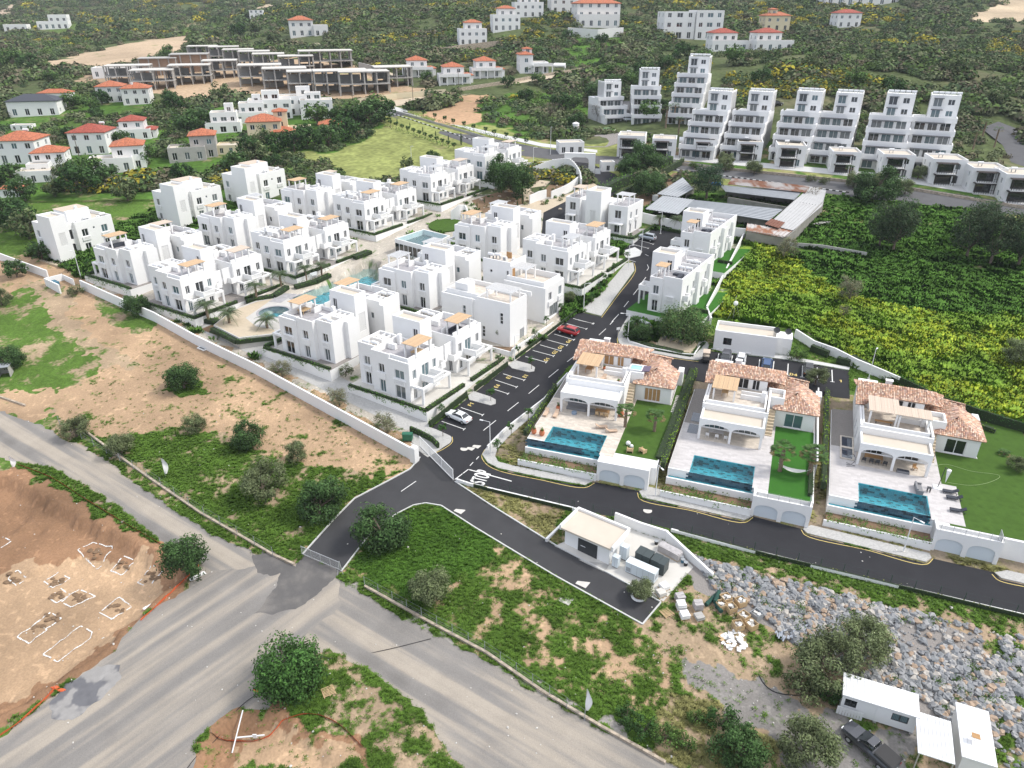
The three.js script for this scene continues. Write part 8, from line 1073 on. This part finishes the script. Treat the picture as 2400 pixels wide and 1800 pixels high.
const ORD=['first','second','third','fourth','fifth','sixth','seventh','eighth','ninth','tenth','eleventh','twelfth','thirteenth'],STL=(i,n)=>n+' of the boulevard, '+ORD[i]+' from the willow trees';for(let i=0;i<13;i++){tree('topiary','street_tree',STL(i,'clipped round street tree on the far side'),945+i*24+R(-3,3),262+i*6.6,1.0,{group:'clipped round street trees'});tree('topiary','street_tree',STL(i,'clipped round street tree on the near side'),902+i*13.5,292+i*5,.95,{group:'clipped round street trees'});if(i % 2)tree('cypress','street_cypress',STL(i>>1,'slim street cypress'),916+i*15,285+i*5,.85,{group:'street cypresses'});}
hedge('clipped hedge along the near side of the boulevard',lnT([[900,296],[980,322],[1060,350]]),null,2,1.2,G.hedge,{nocore:1,den:3,size:1.8});hedge('clipped hedge along the far side of the boulevard',lnT([[945,262],[1060,298],[1210,335]]),null,1.8,1.2,G.hedge,{nocore:1,den:3,size:1.8});
[[1625,395],[1700,400],[1768,408],[1900,425],[2000,440],[1700,388],[1930,430],[2060,440],[2120,455],[1540,372],[2150,420]].forEach(([x,y],i)=>tree(i % 3?'olive':'bush','street_olive','small street tree before the balcony houses, '+['nearest the hedge end','second from the hedge end','at the white sail','below the sixth house','below the seventh house','by the parked cars','nearest the palm','beside the barn bush','by the last lamp','beside the first house','under the ninth house'][i],x,y,i % 3?1.15:1.4));
[[1985,432,1.0],[2300,330,1.3],[2330,345,1.2],[2280,350,1.1],[1560,300,1.5],[1590,315,1.1],[1580,285,1.2]].forEach(([x,y,s],i)=>tree('fanTall','tall_palm',['tall fan palm by the street before the flats','tall fan palm at the curving road, first','tall fan palm at the curving road, second','tall fan palm at the curving road, lowest','tall fan palm between ramp and flats','smaller fan palm between ramp and flats','fan palm behind the ramp tree'][i],x,y,s*.8));

function roofSlab(t,name,mat,px,h,drop){const w=px.map(([x,y],i)=>{const p=P(x,y,h+(drop?drop[i]:0));return p;}),g=new THREE.BufferGeometry();const v=[0,1,2,0,2,3].flatMap((i)=>w[i].toArray()),d=[0,2,1,0,3,2].flatMap((i)=>[w[i].x,w[i].y-.12,w[i].z]);g.setAttribute('position',new THREE.Float32BufferAttribute([...v,...d],3));g.computeVertexNormals();const mb=new MB().add(g);const u=w[1].clone().sub(w[0]),n=Math.round(u.length() / .8);for(let i=0;i<=n;i++)mb.beam(w[0].clone().lerp(w[1],i / n).add(V3(0,.06,0)),w[3].clone().lerp(w[2],i / n).add(V3(0,.06,0)),.16,.12);return mb.build(name,mat,t);}
{M.tin=std({map:mottled([.40,.42,.44],.12,9,.6),roughness:.5,metalness:.2});M.tinPale=std({map:mottled([.46,.46,.46],.15,9,.8),roughness:.6});M.rust=std({map:tex(256,9,(x,y)=>{const r=sm(.45,.62,tiled(x,y*.6,9,.55));return[.5-.22*r,.48-.36*r,.46-.40*r];},true),roughness:.8});M.rustD=std({map:mottled([.20,.085,.055],.25,6,1)});
const t=thing('barn','rambling barn of grey and rusty sheet roofs round a yard','barn',V3(0,0,0)),B=(x,y)=>[1400+x*.27125,350+y*.27125];
roofSlab(t,'roof',M.tin,[B(420,515),B(700,560),B(835,435),B(570,400)],3);roofSlab(t,'roof',M.tin,[B(835,440),B(760,500),B(1480,615),B(1600,520)].sort(()=>0),3);roofSlab(t,'roof',M.tin,[B(520,385),B(700,412),B(830,340),B(740,245)],3);roofSlab(t,'roof',M.tin,[B(1060,310),B(1110,365),B(1700,435),B(1765,370)],3);roofSlab(t,'roof',M.rust,[B(1165,250),B(1125,300),B(1800,372),B(1835,320)],3.4);roofSlab(t,'roof',M.tinPale,[B(1480,650),B(1690,700),B(1940,490),B(1700,450)],3);roofSlab(t,'roof',M.tinPale,[B(1700,450),B(1940,490),B(1975,355),B(1850,325)],3);roofSlab(t,'roof',M.rust,[B(1285,705),B(1610,760),B(1690,700),B(1300,640)],2.8);roofSlab(t,'roof',M.rustD,[B(1450,645),B(1570,680),B(1620,630),B(1510,600)],3.3);
const wl=new MB(),seg=(a,b,h)=>{const p=P(...B(...a)),q=P(...B(...b));wl.beam(p.setY(p.y+h / 2),q.setY(q.y+h / 2),.3,h+.6);};seg([1275,800],[1620,855],2.6);seg([1620,855],[1690,800],2.7);seg([1690,800],[1935,545],2.7);seg([840,560],[1450,690],2.2);seg([1120,470],[1640,560],1.6);seg([760,420],[830,380],2);seg([1120,400],[1700,470],2.4);wl.build('wall',M.concreteD,t);const pd=new MB();for(const[x,y]of[[450,545],[690,590],[880,600],[1100,640],[1300,670],[1110,400],[1300,425],[1500,450],[1680,470]]){const p=P(...B(x,y));pd.box(p.x-.1,p.x+.1,p.y-.5,p.y+2.9,p.z-.1,p.z+.1);}pd.build('post',M.concreteD,t);const tk=thing('water_tank','white cube tank at the corner of the barn','tank',P(1535,470));new MB().box(-.7,.7,0,1.6,-.7,.7).build('tank',M.whiteMetal,tk);new MB().box(-.75,.75,-.6,0,-.75,.75).build('stand',M.greenMetal,tk);const bt=thing('tarpaulin','blue tarpaulin on the barn roof under the pine','tarpaulin',P(1676,432,3.3));new MB().box(-1.5,1.5,0,.5,-.8,.8).build('sheet',std({color:C(.02,.18,.5)}),bt);new MB().box(-1.6,1.6,-.1,0,-.9,.9).build('edge',std({color:C(.02,.14,.4)}),bt);
const wp=thing('log_pile','pile of long grey poles beside the barn','log pile',P(1925,525),.5);for(let i=0;i<16;i++){const g=new THREE.CylinderGeometry(.09,.09,R(4,6),6);g.rotateZ(Math.PI / 2);const q=mesh('pole',g,M.concrete,wp);q.position.set(R(-.5,.5),.1+(i>>2)*.16,(i % 4)*.35);q.rotation.y=R(-.2,.2);}}

const FT=[[1115,150],[745,295,1.6],[800,300,1.5],[835,290,1.7],[870,295,1.9],[895,285,1.7],[1260,200],[1240,170,.8],[1310,260,1.4],[1345,255,1.3],[1290,280,1.2],[1350,300,1.1],[1400,285,1.2],[1390,235,1.4],[1440,215,1.5],[1480,205,1.3],[1420,180,1.2],[1510,190,1.6],[1560,170,1.5],[1600,140,1.6],[1650,150,1.3],[1720,150,1.5],[1230,240,1.1],[1260,130,1],[1330,95,1.2],[1410,105,1.2],[190,455,1.8],[130,460,1],[60,470,1.3],[350,385,1.2],[440,370,.9],[555,405,1.3],[600,385,1.4],[620,350,1.4],[655,360,1.3],[690,355,1.6],[720,345,1.5],[770,345,1.5],[810,330,1.6],[590,375,1.6],[170,330,1],[470,310,1.7],[440,315,1.4],[520,240,1.5],[410,255,1.3],[400,240,1.1],[460,125,1.6],[390,140,1.2],[395,125,1],[560,85,1.8],[600,80,1.6],[640,100,1.4],[510,90,1.2],[30,160,2],[70,165,1.8],[20,190,1.6],[120,195,1.2],[170,255,1.3],[240,245,1.2],[215,260,1.1],[290,345,1.1],[330,290,.9],[230,280,.9],[160,420,1.2],[260,420,.9],[30,430,1.2],[1070,230,.9],[1000,190,.9],[1190,205,1],[1520,280,1.3],[1555,265,1],[2000,210,1.4],[2090,225,1.3],[2230,180,1.5],[1900,170,1.4],[1780,200,1.3],[2330,250,1.2],[100,610,.9],[40,650,.8],[70,560,1.4],[45,540,1.5],[20,520,1.3],[300,470,1.2],[430,420,1],[640,395,.9],[1015,380,.7],[955,395,.7],[250,440,1.2],[210,425,1.5]];
FT.forEach(([x,y,s=1.1])=>{let b,m=1e9;for(const q of red){const d=Math.hypot(q[0]-x,(q[1]-y)*1.6);if(d<m){m=d;b=q;}}const dx=x-b[0],dy=y-b[1],l=(m>90?'bushy tree well ':'bushy tree ')+(Math.abs(dx)>Math.abs(dy)*1.3?(dx<0?'left of':'right of'):dy<0?'behind':'in front of')+' the '+b[5].split(' ').slice(0,m>90?8:9).join(' ');tree(x>1280&&x<1420&&y>200&&rnd()<.35?'bare':'far','far_tree',l,x,y,s*1.05,{group:l});});
for(const[x,y,l]of[[1012,118,'tall cypress, first of the hillside trio'],[1030,118,'tall cypress, second of the hillside trio'],[1046,116,'tall cypress, third of the hillside trio']])tree('cypress','cypress_tree',l,x,y,1.9);
{const t=thing('car_tent','white fabric car tent beside the hillside villa','tent',P(1312,164),-.2),g=new THREE.CylinderGeometry(3,3,6,16,1,false,-Math.PI / 2,Math.PI);g.rotateZ(Math.PI / 2);g.scale(1,.4,1);g.translate(0,2.2,0);new MB().add(g).build('canopy',M.fabricWhite,t);const f=new MB();for(const x of[-2.8,2.8])for(const z of[-2.6,2.6])f.box(x-.08,x+.08,0,2.2,z-.08,z+.08);f.build('post',M.whiteMetal,t);const u=thing('car_tent','small white sail tent between the balcony houses','tent',P(1607,345),-.2);const h=g.clone();new MB().add(h.scale(.8,1,.8)).build('canopy',M.fabricWhite,u);new MB().box(-2,2,0,.2,-2,2).build('base',M.paleSlab,u);const v=thing('water_tower','white cylindrical tank in the green gully','tank',P(1349,308));new MB().cyl(0,0,0,1.3,1.3,3,14).build('tank',M.white,v);new MB().cyl(0,3,0,1.4,.2,.5,14).build('cap',M.white,v);}
for(const[x,y,l]of[[1420,135,'wooden utility pole on the hillside scrub'],[830,275,'wooden utility pole by the willow trees'],[636,230,'wooden utility pole before the frames'],[968,235,'wooden utility pole beside the site hoarding'],[1075,215,'wooden utility pole at the hill road bend'],[188,378,'wooden utility pole between the red roofed houses']]){const t=thing('utility_pole',l,'pole',P(x,y));new MB().cyl(0,-.2,0,.14,.1,9,7).build('pole',M.bark,t);new MB().box(-.9,.9,8.3,8.42,-.06,.06).build('crossarm',M.bark,t);}
// ---------- grass and weeds as far as blades can be seen ----------
function tuftGeo(n,h,w){const lb=new LB();for(let i=0;i<n;i++){const a=R(0,6.283),t=R(.1,.7),r=R(0,w);const p=V3(Math.cos(a)*r,0,Math.sin(a)*r);blade(lb,p,V3(p.x+Math.cos(a)*h*t,h*R(.6,1),p.z+Math.sin(a)*h*t),h*.35,[.6,.6,.6],1,1);}return lb.geo();}
M.blade=new THREE.MeshPhysicalMaterial({specularIntensity:.12,roughness:1,side:THREE.DoubleSide,color:C(1,1,1)});
function scatter(name,label,geo,max,test,colorOf,scaleOf,B){
const list=[];for(let i=0;i<max;i++){const u=rnd(),z=B.z1-(B.z1-B.z0)*u*(.4+.6*rnd()),x=R(B.x0,B.x1);const q=test(x,z);if(q)list.push([x,z,q]);}
const g=geo.clone();g.deleteAttribute('color');const im=new THREE.InstancedMesh(g,M.blade,list.length),m=new THREE.Matrix4(),c=new THREE.Color();
list.forEach(([x,z,q],i)=>{const s=scaleOf(q,x,z);m.compose(V3(x,T(x,z)-.02,z),_q.setFromEuler(_e.set(R(-.15,.15),R(0,6.28),R(-.15,.15))),V3(s,s*R(.7,1.3),s));im.setMatrixAt(i,m);const k=R(.75,1.6),k2=.8+.5*vn(x / 2.5,z / 2.5),col=colorOf(q,x,z);im.setColorAt(i,c.setRGB(col[0]*k*k2,col[1]*k*k2,col[2]*k*k2));});
im.name=name;im.castShadow=im.receiveShadow=true;im.userData.kind='stuff';im.userData.label=label;scene.add(im);return im;
}
const inView=(x,z)=>Math.abs(x)<-z*.86+8;
scatter('grass','short green grass and weeds of the open plots',tuftGeo(9,.16,.18),420000,(x,z)=>{if(!inView(x,z)||z<-190)return null;const q=zoneAt(NZ,DEF,x,z,2.2);if(q.gc===YEL||(q.gc===LUSH&&z<-110))return null;if(q.g===0||cover(q,x,z)*1.1<rnd()&&!(rnd()<.03))return null;return blocked(x,z)?null:q;},(q)=>q.gc.map((v)=>v*1.05),()=>R(.6,1.5),{x0:-75,x1:75,z0:-140,z1:-42});
scatter('field_weeds','tall yellow green weeds filling the field beyond the villas',tuftGeo(12,.55,.4),160000,(x,z)=>{if(!inView(x,z))return null;const q=zoneAt(NZ,DEF,x,z,2.2);if(q.gc!==YEL&&q.gc!==LUSH)return null;return blocked(x,z)?null:q;},(q,x,z)=>{const f=fbm(x / 9+3,z / 9,3);return q.gc===YEL?(f>.5&&rnd()<.5?[.27,.33,.035]:f<.42?[.14,.24,.035]:[.18,.28,.04]):[.07,.15,.028];},(q,x,z)=>(.6+.9*fbm(x / 4,z / 4,2))*R(.7,1.4),{x0:10,x1:132,z0:-214,z1:-76});
scatter('field_weeds','rank green growth behind the compound',tuftGeo(10,.6,.5),90000,(x,z)=>{if(!inView(x,z))return null;const q=zoneAt(NZ,DEF,x,z,2.2);if(q.gc!==LUSH||cover(q,x,z)<.5||z>-118)return null;return blocked(x,z)?null:q;},()=>[.075,.15,.03],()=>R(.7,1.6),{x0:-140,x1:40,z0:-214,z1:-118});

{const bg=[];for(let v=0;v<3;v++){const lb=new LB();for(let i=0;i<70;i++){const a=R(0,6.283),u=R(-.1,1),q=Math.sqrt(1-u*u*.9),d=Math.pow(rnd(),.3);lb.leaf(Math.cos(a)*q*d*1.2,u*d+.25,Math.sin(a)*q*d*1.2,R(.3,.62),[.5,.5,.5],1,Math.cos(a)*q,u+.4,Math.sin(a)*q,.9);}const g=lb.geo();g.deleteAttribute('color');bg.push(g);}
const SC=[[.045,.07,.026],[.065,.095,.04],[.095,.11,.058],[.05,.075,.038],[.10,.115,.06],[.075,.115,.034],[.10,.09,.06]],YL=[.24,.21,.03],lists=[[],[],[]];
for(let i=0;i<150000;i++){const d=225+1150*Math.pow(rnd(),1.75),x=R(-1,1)*d*.78,z=-d;if(z>NB.z0&&x>NB.x0&&x<NB.x1)continue;const q=zoneAt(FZ,DEFF,x,z,14);const dens=fbm(x / 30+5,z / 30,4);if(q!==DEFF){if(q.g<.5||q.gc===MEAD||rnd()>.16)continue;}else if(dens<.43&&rnd()>.1)continue;if(blocked(x,z))continue;if(d<420&&q===DEFF&&fbm(x / 12,z / 12+9,3)<.45)continue;lists[i % 3].push([x,z,dens]);}
lists.forEach((list,v)=>{const im=new THREE.InstancedMesh(bg[v],M.blade,list.length),m=new THREE.Matrix4(),c=new THREE.Color();list.forEach(([x,z,dn],i)=>{const s=R(.8,2.0)*(1+.8*sm(.5,.75,dn))*(.8+Math.min(1.4,-z / 700));m.compose(V3(x,T0(x,z)-.15,z),_q.setFromEuler(_e.set(0,R(0,6.28),0)),V3(s,s*R(.7,1.1),s));im.setMatrixAt(i,m);const y=fbm(x / 45+20,z / 45,3)>.6&&rnd()<.3,col=y?YL:pick(SC),k=R(.7,1.5)*1.3;im.setColorAt(i,c.setRGB(col[0]*k,col[1]*k,col[2]*k));});im.name=numbered('hillside_scrub');im.userData.kind='stuff';im.userData.label='dense dark green scrub covering the hills';im.castShadow=im.receiveShadow=true;scene.add(im);});
}
renderer.render(scene,camera);
